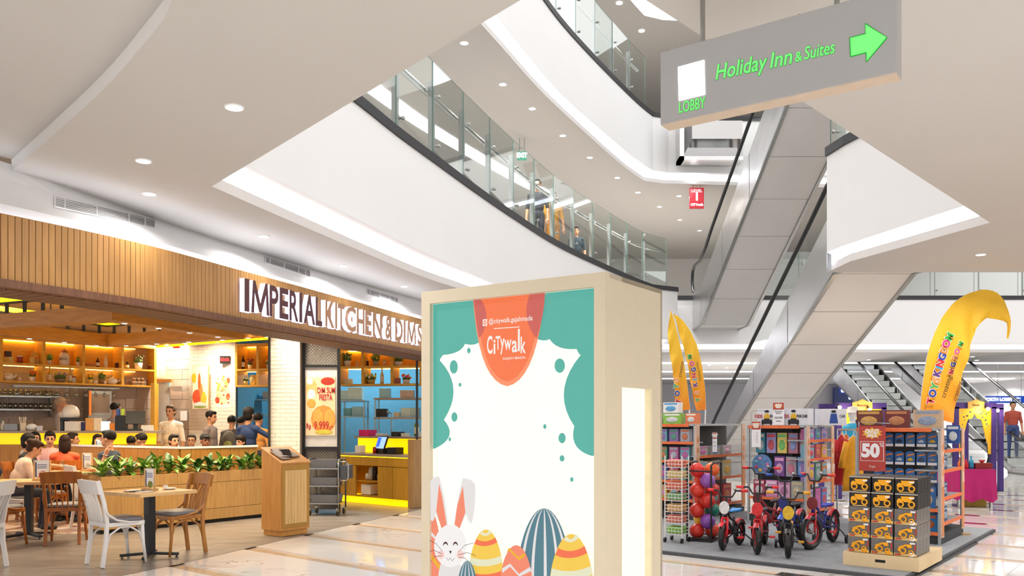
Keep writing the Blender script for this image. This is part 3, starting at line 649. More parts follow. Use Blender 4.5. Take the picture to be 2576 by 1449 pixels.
def bez(*pts, n=9):
    out = []
    for i in range(0, len(pts) - 2, 2):
        a, b, c = pts[i], pts[i + 1], pts[i + 2]
        for k in range(n): t = k / n; out.append(tuple((1 - t) ** 2 * a[q] + 2 * t * (1 - t) * b[q] + t * t * c[q] for q in (0, 1)))
    out.append(pts[-1]); return out
shape('teal_blob', [(1080, 735), (1192, 735)] + bez((1209, 858), (1195, 872), (1170, 865), (1160, 890), (1115, 893), (1105, 905), (1107, 907), (1170, 975), (1117, 1056), (1155, 1100), (1095, 1128), (1088, 1130), (1080, 1128)), teal)
shape('teal_blob', [(1495, 720)] + [(1372, 735)] + bez((1352, 853), (1370, 860), (1383, 853), (1400, 882), (1451, 878), (1455, 890), (1461, 893), (1385, 985), (1445, 1072), (1430, 1130), (1489, 1147), (1492, 1147), (1495, 1146)), teal)
for cx_, cy_, rx_, ry_ in [(1142, 923, 10, 17), (1180, 882, 4.5, 7), (1158, 968, 3.5, 5), (1144, 1049, 7.5, 12), (1409, 920, 13, 18), (1415, 1102, 9, 13), (1415, 1153, 6, 8), (1133, 1105, 3, 5), (1372, 1073, 4, 6), (1440, 1206, 4, 6)]: shape('teal_dot', ell(cx_, cy_, rx_, ry_), teal)
shape('orange_shield', bez((1192, 750), (1205, 960), (1278, 972), (1352, 958), (1373, 735), (1372, 730), (1371, 728)) + [(1193, 745)], orl)
shape('orange_shield_face', bez((1199, 750), (1212, 948), (1278, 960), (1344, 948), (1366, 735), (1365, 730), (1364, 728)) + [(1200, 745)], org)
shape('rose_lens', bez((1193, 750), (1200, 820), (1207, 850), (1222, 840), (1226, 800), (1226, 775), (1213, 755), (1205, 750), (1194, 750)), rose)
shape('rose_lens', bez((1334, 742), (1318, 790), (1335, 825), (1345, 845), (1352, 852), (1372, 790), (1373, 735), (1350, 735), (1335, 740)), rose)
wht = ART('white', '#f6efe9')
def art_text(t, px, py, hpx, wpx, bold=0.0, name='lettering', mat=None, tilt=True):
    me = text_mesh(t, 1.0, 0.0, bold=bold, mats=mat or wht, name=name); xs = [v.co.x for v in me.vertices]; ys = [v.co.y for v in me.vertices]
    a = lp(px - wpx / 2, py); b = lp(px + wpx / 2, py); c = lp(px, py - hpx / 2); d = lp(px, py + hpx / 2); ctr = lp(px, py)
    me.transform(Matrix.Translation((-(max(xs) + min(xs)) / 2, -(max(ys) + min(ys)) / 2, 0)))
    me.transform(Matrix.Diagonal(((b[0] - a[0]) / (max(xs) - min(xs)), (c[1] - d[1]) / (max(ys) - min(ys)), 1, 1)))
    ART_N[0] += 1; return inst(name, me, panel, (ctr[0], 0.0345 - 0.0006 * ART_N[0], ctr[1]), rot=(math.pi / 2, 0, 0))
art_text('@citywalk.gajahmada', 1286, 806, 17, 110, 0.01)
shape('handle_icon', [(1217, 804), (1228, 803), (1228, 820), (1217, 821)], wht); shape('handle_icon_ring', ell(1222.5, 812, 3.6, 6), org); shape('handle_icon_core', ell(1222.5, 812, 1.8, 3), wht)
shape('rule', [(1245, 826), (1310, 822), (1310, 824), (1245, 828)], wht)
for ch, x, y, h_, w_ in [('C', 1235, 868, 46, 14), ('i', 1247, 873, 36, 5), ('T', 1256, 863, 34, 12), ('y', 1267, 872, 40, 11), ('w', 1281, 868, 26, 18), ('a', 1298, 872, 30, 14), ('l', 1309, 856, 56, 5), ('k', 1320, 868, 42, 13)]: art_text(ch, x, y, h_, w_, 0.02)
art_text('GAJAH MADA', 1297, 902, 8, 57, 0.01)
# eggs and rabbit, bottom row
coral = ART('coral', '#f58a6c'); yel = ART('yellow', '#f6cb4c'); blu = ART('egg_blue', '#4f7e8c'); dor = ART('deep_orange', '#f5714b'); pale = ART('pale_green', '#e6e6c4'); off = ART('rabbit_white', '#e6e1e0'); grey = ART('rabbit_grey', '#dcd6d4'); drk = ART('brown_line', '#4a2620'); pnk = ART('blush', '#fbd3cb'); gold = ART('gold', '#f0b41e')
shape('coral_egg', [(1080, 1255), (1082, 1262), (1105, 1320), (1120, 1400), (1118, 1600), (1080, 1600)], coral)
shape('egg_stripe', [(1080, 1336), (1105, 1354), (1112, 1366), (1080, 1347)], off); shape('egg_stripe', [(1080, 1392), (1120, 1432), (1120, 1445), (1080, 1404)], gold)
BIG = egg(1373, 1278, 1560, 68)
shape('blue_egg', BIG, blu)
def on_egg(cx, top, bot, rx, fx):       # meridian stripe
    P = []; Q = []
    for k in range(15):
        y = top + (bot - top) * (0.005 + 0.62 * k / 14); tt = (y - top) / ((bot - top) * 0.58); half = rx * math.sqrt(max(0, 1 - (1 - min(tt, 1)) ** 2)) * (1 - 0.12 * max(0, 1 - tt))
        P.append((cx + half * (fx - 0.055), y)); Q.append((cx + half * (fx + 0.055), y))
    return P + Q[::-1]
for fx in (-0.82, -0.42, 0.05, 0.5, 0.86): shape('egg_stripe', on_egg(1373, 1278, 1560, 68, fx), off)
def striped(cx, top, bot, rx, bands, cm, nm='yellow_egg'):
    shape(nm, egg(cx, top, bot, rx), cm)
    for f0, f1, mt in bands:
        P = []; Q = []
        for k in range(13):
            s = -1 + 2 * k / 12
            for f, lst in ((f0, P), (f1, Q)):
                y = top + (bot - top) * f; tt = f / 0.58; half = rx * math.sqrt(max(0.0, 1 - (1 - min(tt, 1)) ** 2)) * (1 - 0.12 * max(0, 1 - tt)) * 0.985
                lst.append((cx + half * s, y + rx * 0.18 * (1 - s * s) - rx * 0.05 * s))
        shape('egg_stripe', P + Q[::-1], mt)
striped(1228, 1331, 1500, 42, [(0.015, 0.05, pale), (0.13, 0.20, dor), (0.40, 0.50, pale), (0.62, 0.75, dor)], yel)
striped(1443, 1342, 1560, 55, [(0.015, 0.05, pale), (0.15, 0.23, dor), (0.38, 0.48, pale)], yel)
shape('coral_egg', egg(1305, 1370, 1520, 40), coral)
shape('egg_zigzag', [(1281, 1388), (1287, 1376), (1311, 1400), (1325, 1390), (1328, 1397), (1312, 1408), (1288, 1384)], gold)
shape('egg_zigzag', [(1270, 1428), (1290, 1416), (1312, 1442), (1340, 1424), (1344, 1434), (1313, 1449), (1290, 1424), (1270, 1440)], off)
shape('rabbit_ear', bez((1086, 1225), (1090, 1197), (1112, 1198), (1130, 1260), (1134, 1322), (1128, 1330), (1122, 1330), (1106, 1300), (1103, 1290), (1098, 1320), (1090, 1305), (1080, 1260), (1084, 1230)), off)
shape('rabbit_ear_inner', [(1112, 1216), (1120, 1250), (1131, 1318), (1118, 1328), (1105, 1285)], coral)
shape('rabbit_ear', bez((1172, 1202), (1203, 1205), (1203, 1225), (1205, 1270), (1194, 1316), (1186, 1315), (1180, 1292), (1172, 1310), (1160, 1332), (1153, 1326), (1150, 1322), (1156, 1260), (1171, 1205)), off)
shape('rabbit_ear_inner', [(1172, 1222), (1178, 1288), (1164, 1328), (1151, 1318), (1158, 1270)], coral)
shape('rabbit_body', bez((1110, 1449), (1112, 1430), (1120, 1405), (1180, 1400), (1190, 1480), (1190, 1560), (1150, 1600), (1110, 1560), (1110, 1449)), off)
shape('rabbit_head', ell(1141, 1372, 41, 53), ART('rabbit_face', '#f4f1f0'))
for cx_ in (1117, 1166): shape('rabbit_cheek', ell(cx_, 1394, 9, 11), pnk)
for cx_ in (1129, 1154): shape('rabbit_eye', ell(cx_, 1370, 6, 9, 14, 180, 360) + ell(cx_, 1371, 4.4, 5, 14, 360, 180), drk)
shape('rabbit_nose', [(1138, 1384), (1145, 1384), (1142, 1392)], drk)
for pts in ([(1131, 1400), (1136, 1408), (1141, 1402), (1146, 1409), (1152, 1402)], [(1122, 1385), (1106, 1366), (1086, 1357)], [(1122, 1392), (1100, 1382), (1083, 1385)], [(1122, 1396), (1102, 1398), (1092, 1412)], [(1161, 1388), (1178, 1370), (1200, 1364)], [(1161, 1394), (1185, 1388), (1206, 1396)], [(1163, 1399), (1180, 1402), (1190, 1412)]):
    pp = [(x, y - 0.6) for x, y in pts] + [(x, y + 0.6) for x, y in pts[::-1]]; shape('whisker', pp, drk)
shape('blue_egg', egg(1185, 1408, 1560, 28), blu)
for fx in (-0.7, -0.25, 0.25, 0.7): shape('egg_stripe', on_egg(1185, 1408, 1560, 28, fx), off)

# ================================================================== HANGING SIGN
m_sgrey = M('sign_grey_paint', '#a9a9ab', 0.35, var=0.015, spec=0.6)
m_grn = EMIT('sign_green_light', '#5cf562', 0.8); m_grn2 = EMIT('sign_green_edge', '#118a2a', 0.4); m_swht = EMIT('sign_white_light', '#ffffff', 1.6)
dA, dB = 4.2, 3.566; sA = Vector((PX(1661, dA), dA)); sB = Vector((PX(2257, dB), dB)); su = (sB - sA).normalized(); SL = (sB - sA).length
zb_, zt_ = Zh(314, dA), Zh(132, dA)
hs = thing('hanging_sign', 'grey ceiling-hung lobby sign with green arrow and lettering', 'sign', (sA.x, sA.y, zb_), math.atan2(su.y, su.x))
SH = zt_ - zb_
b = MB(); b.bx((0, 0, 0), (SL, 0.1, SH)); b.build('cabinet', [m_sgrey], hs, bevel=0.004)
b = MB(); b.bx((0.004, 0.004, -0.004), (SL - 0.004, 0.096, 0.0)); b.build('bottom_panel', M('sign_bottom_beige', '#cdbba8', 0.5), hs)
SOF = Vector((sA.x, sA.y, zb_)); SU = Vector((su.x, su.y, 0)); SN = Vector((-su.y, su.x, 0))
def sp_(px, py):
    o = Vector((0, 0, HC)); r = PD(px, py, 1.0) - o; t = (SOF - o).dot(SN) / r.dot(SN); h = o + r * t - SOF; return (h.dot(SU), h.z)
def sshape(nm, P, mat, y0=-0.004):
    Q = [sp_(*p) for p in P]; b = MB(); b.slab([(x, z) for x, z in Q], y0, 0.001); return b.build(nm, mat, hs)
sshape('white_window', [(1706, 169), (1772, 151), (1774, 238), (1708, 254)], m_swht)
sshape('arrow_edge', [(2137, 95), (2177, 84), (2176, 58), (2233, 95), (2179, 158), (2178, 134), (2139, 144)], m_grn2, -0.003)
sshape('arrow', [(2140, 97), (2179, 87), (2178, 63), (2230, 95), (2181, 153), (2181, 131), (2142, 141)], m_grn, -0.006)
def stext(t, p0, p1, hpx, bold, shear=0.0, m1=m_grn, grow=0.0):
    a = sp_(*p0); b2 = sp_(*p1); up = sp_(p0[0], p0[1] - hpx); hh = up[1] - a[1]; L_ = b2[0] - a[0]
    for mt, bo, yy in ((m_grn2, bold + 0.02, -0.002), (m1, bold, -0.004)):
        me = text_mesh(t, 1.0, 0.0, bold=bo, mats=mt, shear=shear, align='LEFT', name='lettering'); xs = [v.co.x for v in me.vertices]; ys = [v.co.y for v in me.vertices]
        if mt is m_grn2: X_, Y_ = (min(xs) + 0.02, max(xs) - 0.02), (min(ys) + 0.02, max(ys) - 0.02)
        me.transform(Matrix.Translation((-X_[0], -Y_[0], 0))); me.transform(Matrix.Diagonal((L_ / (X_[1] - X_[0]), hh / (Y_[1] - Y_[0]), 1, 1)))
        o = inst('lettering', me, hs, (a[0], yy, a[1]), rot=(math.pi / 2, -math.atan2(b2[1] - a[1], L_), 0))
stext('LOBBY', (1709, 285), (1775, 271), 27, 0.0)
stext('Holiday', (1801, 214), (1930, 186), 50, 0.004, 0.15)
stext('Inn', (1938, 172), (1993, 160), 38, 0.004, 0.15)
stext('&', (2001, 157), (2019, 153), 24, 0.0)
stext('Suites', (2024, 151), (2100, 134), 32, 0.0, 0.12)
b = MB(); b.lathe([(0.001, 0), (0.006, 0), (0.006, 0.001), (0.001, 0.001)]); 
for s_ in (0.2, 0.78):
    r = MB(); r.cyl((SL * s_ - 0.02, 0.06, SH), (SL * s_ - 0.02, 0.06, Z1 - zb_), 0.0125); r.build('hanger_rod', m_steel2, hs)
for s_ in (0.03, 0.62):
    r = MB(); r.cyl((SL * s_, 0.02, SH), (SL * s_, 0.02, SH + 0.008), 0.004); r.build('screw', m_blk, hs)

# ================================================================== BALUSTRADES
m_post = M('post_steel', '#b9bcba', 0.35, 0.35, var=0.05)
def balustrade(curve, z, label, n0, n1, step=1.15, hgt=1.3, posts=True):
    P = [Vector(p) for p in curve]; d = [0]
    for i in range(1, len(P)): d.append(d[-1] + (P[i] - P[i - 1]).length)
    def at(t):
        i = 1
        while i < len(d) - 1 and d[i] < t: i += 1
        return P[i - 1].lerp(P[i], min(1, (t - d[i - 1]) / max(d[i] - d[i - 1], 1e-9)))
    bl = thing('glass_balustrade', label, 'balustrade', (at(n0).x, at(n0).y, z)); O = Vector((at(n0).x, at(n0).y)); k = 0; t = n0
    hr_ = []
    while t + step <= min(n1, d[-1]) + 1e-6:
        a, b = at(t), at(t + step); tt = (b - a).normalized(); nr = Vector((-tt.y, tt.x))
        a2, b2 = a + tt * 0.008 - O, b - tt * 0.008 - O; n_ = nr * 0.012
        g = MB(); g.add([(a2.x, a2.y, 0), (b2.x, b2.y, 0), (b2.x, b2.y, hgt), (a2.x, a2.y, hgt), (a2.x + n_.x, a2.y + n_.y, 0), (b2.x + n_.x, b2.y + n_.y, 0), (b2.x + n_.x, b2.y + n_.y, hgt), (a2.x + n_.x, a2.y + n_.y, hgt)], [(0, 1, 2, 3), (4, 5, 6, 7)]); g.cur = 1
        q = len(g.v); g.add([tuple(v) for v in g.v[:8]], [(3, 2, 6, 7), (1, 2, 6, 5), (0, 3, 7, 4)]); g.build('glass_panel', [m_glass, m_glass_edge], bl)
        m_ = a.lerp(b, 0.15) + nr * 0.10 - O
        p = MB(); p.box((m_.x, m_.y, hgt * 0.42), (0.11, 0.022, hgt * 0.84), rz=math.atan2(tt.y, tt.x) + 1.35); p.build('post', m_post, bl)
        f = MB()
        for zz in (0.16, hgt * 0.66): f.tube([(m_.x, m_.y, zz), (m_.x - nr.x * 0.13, m_.y - nr.y * 0.13, zz)], 0.014, 6); f.ball((m_.x - nr.x * 0.115, m_.y - nr.y * 0.115, zz), 0.028, 8, 6)
        f.tube([(m_.x, m_.y, hgt * 0.7), (m_.x + nr.x * 0.1, m_.y + nr.y * 0.1, hgt * 0.74)], 0.012, 6); f.build('glass_clamp', m_steel2, bl)
        hr_.append((a.x + nr.x * 0.22 - O.x, a.y + nr.y * 0.22 - O.y, hgt * 0.76)); t += step; k += 1
    e = at(t); hr_.append((e.x + nr.x * 0.22 - O.x, e.y + nr.y * 0.22 - O.y, hgt * 0.76))
    r = MB(); r.tube(hr_, 0.04, 8); r.build('handrail', m_steel2, bl); return bl
balustrade(fas + [(4.55, 23.15)], ZK1, 'long curved glass balustrade of level one with steel posts', 1.2, 40)
balustrade(fas2[:50], 9.95, 'glass balustrade of level two at the top of the picture', 9.4, 40, hgt=1.3)
balustrade([(7.2, 24.75), (18, 24.75)], ZK1, 'straight glass balustrade above the yellow feather flag', 0, 40, 1.3)
balustrade([(4.32, 11.35), (4.36, 10.95), (4.86, 8.86)], ZK1, 'short glass balustrade at the corner behind the hanging sign', 0, 40, 0.8)

# ================================================================== ESCALATORS
def escalator(label, x0, x1, path, und, nseg=1.3, group='escalators', flip=1):
    """path: (y, step height) from the lower landing to the upper one"""
    o = thing('escalator', label, 'escalator', (x0, path[0][0], path[0][1]), group=group); O = Vector((x0, path[0][0], path[0][1]))
    def L_(x, y, z): return (x - O.x, y - O.y, z - O.z)
    lo = [(y, max(z - und, 0.02) if path[0][1] < 1 else z - und) for y, z in path]
    for nm, xx in (('side_cladding', x0), ('side_cladding', x1)):
        for i in range(len(path) - 1):
            (ya, za), (yb, zb) = path[i], path[i + 1]; ns = max(1, int(math.hypot(yb - ya, zb - za) / 2.2))
            for s in range(ns):
                f0, f1 = s / ns + 0.002, (s + 1) / ns - 0.002; q = MB(); th = 0.03 if xx == x0 else -0.03
                pts = [(ya + (yb - ya) * f, za + (zb - za) * f + 0.12) for f in (f0, f1)] + [(lo[i][0] + (lo[i + 1][0] - lo[i][0]) * f, lo[i][1] + (lo[i + 1][1] - lo[i][1]) * f) for f in (f1, f0)]
                vs = [L_(xx, y, z) for y, z in pts] + [L_(xx + th, y, z) for y, z in pts]
                q.add(vs, [(0, 1, 2, 3), (7, 6, 5, 4), (0, 4, 5, 1), (1, 5, 6, 2), (2, 6, 7, 3), (3, 7, 4, 0)]); q.build(nm, m_steel, o)
    for i in range(len(path) - 1):
        (ya, za), (yb, zb) = lo[i], lo[i + 1]
        if max(za, zb) < 0.05: continue
        ns = max(1, int(math.hypot(yb - ya, zb - za) / nseg))
        for s in range(ns):
            f0, f1 = s / ns + 0.0015, (s + 1) / ns - 0.0015; q = MB(); A = [(ya + (yb - ya) * f, za + (zb - za) * f) for f in (f0, f1)]
            q.add([L_(x, y, z + dz) for dz in (0.0, 0.03) for y, z in A for x in (x0 + 0.05, x1 - 0.05)], [(0, 1, 3, 2), (4, 5, 7, 6), (0, 1, 5, 4), (2, 3, 7, 6), (0, 2, 6, 4), (1, 3, 7, 5)]); q.build('underside_panel', m_cream, o)
    for xx in (x0 + 0.03, x1 - 0.03):
        q = MB(); q.tube([L_(xx, y, z) for y, z in lo], 0.03, sq=(0.07, 0.05)); q.build('edge_trim', m_steel2, o)
    # glass and handrails with rounded newels
    (y0, z0), (y1, z1), (y2, z2), (y3, z3) = path; dr = -1 if y3 < y0 else 1
    for xx in (x0 + 0.06, x1 - 0.06):
        q = MB(); 
        for (ya, za), (yb, zb) in (((y0 + dr * 0.35, z0), (y1, z1)), ((y1, z1), (y2, z2)), ((y2, z2), (y3 - dr * 0.35, z3))): q.quad(L_(xx, ya, za + 0.12), L_(xx, yb, zb + 0.12), L_(xx, yb, zb + 0.9), L_(xx, ya, za + 0.9))
        q.build('balustrade_glass', m_glass, o)
        pts = [L_(xx, y0 + dr * 0.5, z0 + 0.12), L_(xx, y0 + dr * 0.25, z0 + 0.22), L_(xx, y0 + dr * 0.12, z0 + 0.5), L_(xx, y0 + dr * 0.2, z0 + 0.8), L_(xx, y0 + dr * 0.5, z0 + 0.94)]
        sl_ = (z2 - z1) / (y2 - y1)
        for f in (-0.9, -0.3, 0.4, 1.1): y = y1 + dr * f; pts.append(L_(xx, y, z1 + 0.94 + (max(0, f + 0.3) ** 1.0) * abs(sl_) * (0.8 if f < 1 else 0.95)))
        for f in (-1.2, -0.4, 0.4, 1.0):
            y = y2 + dr * f; pts.append(L_(xx, y, z2 + 0.94 + min(0, f - 0.2) * abs(sl_)))
        pts += [L_(xx, y3 - dr * 0.3, z3 + 0.94), L_(xx, y3, z3 + 0.6), L_(xx, y3 - dr * 0.3, z3 + 0.2)]
        q = MB(); q.tube(pts, 0.045, 8); q.build('handrail', m_rubber, o, smooth=True)
    sm = MB(); sm.box((0, 0, 0), (x1 - x0 - 0.25, 0.4, 0.2)); sme = sm.mesh('step', m_steel2)
    n_ = int(abs(y2 - y1) / 0.4)
    for k in range(n_):
        f = (k + 0.5) / n_; inst('step', sme, o, L_((x0 + x1) / 2, y1 + (y2 - y1) * f, z1 + (z2 - z1) * f - 0.08))
    for (ya, za), (yb, zb) in ((path[0], path[1]), (path[2], path[3])):
        q = MB(); q.box(L_((x0 + x1) / 2, (ya + yb) / 2, za - 0.02), (x1 - x0 - 0.1, abs(yb - ya), 0.04)); q.build('floor_plate', m_steel2, o)
    return o
XA, XB_ = 5.35, 5.62
escalator('upper steel escalator climbing from level one beside the red level sign', XA, XA + 1.4, [(25.2, 5.2), (23.7, 5.2), (13.95, 9.75), (12.4, 9.75)], 0.95)
escalator('lower steel escalator rising from the toy stand to level one', XB_, XB_ + 1.44, [(25.9, 0.02), (24.3, 0.05), (14.6, 5.15), (12.0, 5.15)], 1.05)
escalator('far escalator crossing behind the purple arches, left of the pair', 12.0, 13.4, [(23.2, 0.02), (24.4, 0.05), (33.5, 5.12), (34.8, 5.12)], 1.0)
escalator('far escalator at the right edge of the picture, right of the pair', 14.6, 16.0, [(23.2, 0.02), (24.4, 0.05), (33.5, 5.12), (34.8, 5.12)], 1.0)
# steel end box of a third escalator on the level two fascia
tb_ = thing('escalator_end', 'boxed steel escalator end fixed to the level two fascia', 'escalator', (PX(1710, 22.4), 22.4, Zh(402, 22.4)))
w_ = PX(1870, 22.4) - PX(1710, 22.4); h_ = Zh(300, 22.4) - Zh(402, 22.4)
b = MB(); b.bx((0, 0, 0), (w_, 0.5, 0.1)); b.bx((0, 0, 0), (0.12, 0.5, h_)); b.build('frame', m_steel, tb_)
b = MB(); b.quad((0.12, 0.45, 0.1), (w_, 0.45, 0.1), (w_, 0.1, h_ * 0.55), (0.35, 0.1, h_ * 0.55)); b.quad((0.12, 0.45, 0.1), (0.35, 0.1, h_ * 0.55), (0.35, 0.1, h_), (0.12, 0.45, h_)); b.build('mirror_panel', M('mirror_steel', '#c6c4c6', 0.08, 1.0, var=0.03), tb_)
b = MB(); b.bx((0.35, 0.1, h_ * 0.55), (w_, 0.5, h_)); b.build('soffit_panel', m_cream, tb_)

# hanging signs of the mall
m_redsign = M('sign_red', '#b0202e', 0.4, var=0.03, emit=0.25, ecol='#b0202e')
def hung_sign(label, px0, py0, px1, py1, d, zc, mat, name='hanging_sign'):
    a = PD(px0, py1, d); b_ = PD(px1, py0, d); o = thing(name, label, 'sign', tuple(a)); w = b_.x - a.x; h = b_.z - a.z
    q = MB(); q.bx((0, 0, 0), (w, 0.08, h)); q.build('panel', mat, o)
    for s in (0.25, 0.75): r = MB(); r.cyl((w * s, 0.04, h), (w * s, 0.04, zc - a.z), 0.008, seg=6); r.build('hanger_rod', m_steel2, o)
    return o, w, h
o, w, h = hung_sign('red hanging sign reading LEVEL 1 beside the upper escalator', 1735, 472, 1771, 524, 23.45, Z1 + LVL, m_redsign)
mw = EMIT('sign_text_white', '#ffffff', 1.0)
lettering('lettering', 'LEVEL', o, h * 0.2, mw, (w / 2, -0.005, h * 0.84), sx=1.0); lettering('lettering', '1', o, h * 0.55, mw, (w / 2, -0.005, h * 0.55), bold=0.01); lettering('lettering', 'CITYwalk', o, h * 0.15, mw, (w / 2, -0.005, h * 0.17), bold=0.004)
m_bsign = M('sign_blue', '#123f9c', 0.35, var=0.03, emit=0.5, ecol='#123f9c')
o, w, h = hung_sign('blue hanging sign reading NORTH LOBBY at the right edge', 2482, 996, 2600, 1014, 30.0, Z1, m_bsign)
lettering('lettering', 'NORTH LOBBY', o, h * 0.6, mw, (w * 0.24, -0.006, h / 2), bold=0.012); lettering('lettering', 'lobby', o, h * 0.42, mw, (w * 0.66, -0.006, h * 0.7)); lettering('lettering', 'utara', o, h * 0.42, mw, (w * 0.66, -0.006, h * 0.3))
q = MB(); q.bx((w * 0.575, -0.006, h * 0.1), (w * 0.583, 0, h * 0.9)); q.build('divider', mw, o)
o, w, h = hung_sign('green EXIT sign behind the level one glass', 1301, 381, 1325, 401, 19.5, Z1 + LVL, M('sign_green', '#0c8f6d', 0.4, emit=0.5, ecol='#0c8f6d'))
lettering('lettering', 'EXIT', o, h * 0.8, mw, (w / 2, -0.006, h / 2), bold=0.01, sx=0.8)
o, w, h = hung_sign('dark glowing shop sign far behind the left purple arch', 2112, 975, 2165, 990, 42, Z1, M('sign_navy', '#182a6a', 0.4, emit=0.4, ecol='#1c3ca0'))
for k in range(5):
    q = MB(); q.lathe([(0.001, 0), (h * 0.33, 0), (h * 0.33, 0.02), (0.001, 0.02)], seg=12); q.build('lit_roundel', mw, o, loc=(w * (0.15 + 0.15 * k), -0.01, h / 2)).rotation_euler = (math.pi / 2, 0, 0)
sf = thing('shop_front', 'far dark blue shop front with a glowing white name band', 'shop front', (PX(2100, 45.5), 45.5, 0)); w = PX(2240, 45.5) - PX(2100, 45.5)
q = MB(); q.bx((0, 0, 0), (w, 0.3, 3.4)); q.build('front', M('shop_navy', '#2a2f52', 0.4, emit=0.15, ecol='#40508a'), sf); q = MB(); q.bx((w * 0.25, -0.05, Zh(1004, 45)), (w * 0.95, 0, Zh(993, 45))); q.build('name_band', EMIT('shop_band', '#e8f2ff', 2.5), sf)
# ================================================================== RESTAURANT FURNITURE
m_cwhite = M('chair_white_paint', '#e4e0de', 0.4, var=0.02); m_cbrown = WOOD('chair_brown_wood', '#a8601f', '#8a4a14', 3.0, (6, 6, 1), 0.4, 0.05); m_coak = WOOD('chair_light_brown_wood', '#b77b36', '#9a6226', 3.0, (6, 6, 1), 0.4, 0.03)
m_cush = M('grey_cushion_vinyl', '#77757a', 0.5, var=0.04); m_ttop = WOOD('table_top_wood', '#e0b982', '#caa066', 2.0, (2, 12, 12), 0.4, 0.03); m_iron = M('cast_iron_black', '#1a1a1c', 0.5, var=0.08)
def make_chair(mat):
    o = bpy.data.objects.new('dining_chair', None); COL.objects.link(o)
    for s in (-1, 1):
        b = MB(); b.tube([(s * .185, -.235, 0), (s * .18, -.20, .25), (s * .185, -.19, .45), (s * .195, -.225, .66), (s * .205, -.29, .89)], 0.02, sq=(0.036, 0.034)); b.build('back_leg', mat, o)
        b = MB(); b.tube([(s * .20, .215, 0), (s * .188, .19, .2), (s * .18, .18, .42)], [0.015, 0.018, 0.022], 8); b.build('front_leg', mat, o, smooth=True)
        b = MB(); b.tube([(s * .20, -.235, .63), (s * .212, -.19, .54), (s * .212, -.10, .475), (s * .205, .03, .445), (s * .195, .13, .44)], 0.013, 6); b.build('side_bend', mat, o, smooth=True)
        b = MB(); b.tube([(s * .186, .19, .2), (s * .18, .15, .33), (s * .178, .05, .395), (s * .178, -.05, .395), (s * .178, -.15, .33), (s * .18, -.195, .2)], 0.011, 6); b.build('arched_brace', mat, o, smooth=True)
    b = MB(); b.tube([(-.186, .19, .2), (-.15, .182, .33), (-.05, .18, .395), (.05, .18, .395), (.15, .182, .33), (.186, .19, .2)], 0.011, 6); b.build('arched_brace', mat, o, smooth=True)
    n = 9; b = MB(); fr = []; 
    for k in range(n):
        t = -1 + 2 * k / (n - 1); x = t * .225; y = -.265 - .05 * (1 - t * t)
        fr.append([(x, y, .755), (x, y - .03, .89 + .012 * (1 - t * t)), (x, y - .052, .888 + .012 * (1 - t * t)), (x, y - .022, .753)])
    b.loft(fr); b.build('top_rail', mat, o)
    for k in range(5):
        t = -1 + 2 * (k + 0.5) / 5; b = MB(); b.tube([(t * .145, -.20, .45), (t * .155, -.235, .6), (t * .17, -.285 - .03 * (1 - t * t), .77)], 0.01, sq=(0.026, 0.012)); b.build('slat', mat, o)
    b = MB(); b.prism([(-.19, -.21), (.19, -.21), (.205, .19), (.17, .215), (-.17, .215), (-.205, .19)], .405, .45); b.build('seat_frame', mat, o, bevel=0.006)
    b = MB(); R = []
    for z, f in ((.45, .96), (.465, 1.0), (.485, .96), (.495, .78)):
        R.append([(x * f, y * f, z) for x, y in [(-.185, -.15), (-.16, -.19), (.16, -.19), (.185, -.15), (.195, .16), (.16, .205), (-.16, .205), (-.195, .16)]])
    b.loft(R); b.build('seat_cushion', m_cush, o, smooth=True)
    return o
CH = {'white': make_chair(m_cwhite), 'brown': make_chair(m_cbrown), 'light': make_chair(m_coak)}; used = set()
def chair(kind, x, y, deg, label):
    src = CH[kind]; rz = math.radians(deg - 90)
    o = src if kind not in used else dup(src); used.add(kind); o.location = (x, y, 0.008); o.rotation_euler = (0, 0, rz); tag(o, label, 'chair', kind + ' dining chairs'); return o
def make_table(x, y, deg, label, L_=0.7, W_=0.7, h=0.74):
    o = thing('dining_table', label, 'table', (x, y, 0.008), math.radians(deg), 'square pedestal tables')
    b = MB(); b.box((0, 0, h - .018), (L_, W_, .036)); b.build('table_top', m_ttop, o, bevel=0.003); b = MB(); b.box((0, 0, (h - .04) / 2 + .03), (.085, .085, h - .09)); b.build('pedestal', m_iron, o)
    for k in range(4):
        a = k * math.pi / 2 + math.pi / 4; c, s = math.cos(a), math.sin(a); b = MB(); b.tube([(0, 0, .055), (c * .3, s * .3, .035)], .02, sq=(.05, .03)); f = b.build('base_foot', m_iron, o); q = MB(); q.lathe([(.006, .02), (.006, .01), (.016, .008), (.016, 0)], (c * .28, s * .28, 0), 8); q.build('leveller', m_iron, f)
    return o
chair('white', -4.19, 8.86, 50, 'white chair at the small table in front of the planter')
chair('light', -3.80, 9.50, 232, 'light brown chair with grey cushion at the small table before the planter')
make_table(-3.985, 9.18, 58, 'small square table with menu stand and plates in front of the planter')
chair('brown', -5.53, 10.35, 108, 'brown chair seen from behind, nearest of the group at the left table')
chair('brown', -6.18, 10.05, 78, 'brown chair at the far left, partly behind the white chair at the edge')
make_table(-6.25, 10.8, 10, 'square table with menu stand behind the two brown chairs', 0.9, 0.7)
chair('white', -5.92, 11.78, 42, 'white chair standing left of the planter end')
make_table(-6.72, 12.75, 15, 'square table behind the planter with bottle and menu stand', 1.0, 0.7)
chair('brown', -6.75, 12.08, 85, 'brown chair whose back shows below the outstretched arm')
m_plate = M('white_porcelain', '#f2efea', 0.2, var=0.01); m_paper = M('menu_paper', '#eef0f4', 0.6, var=0.02)
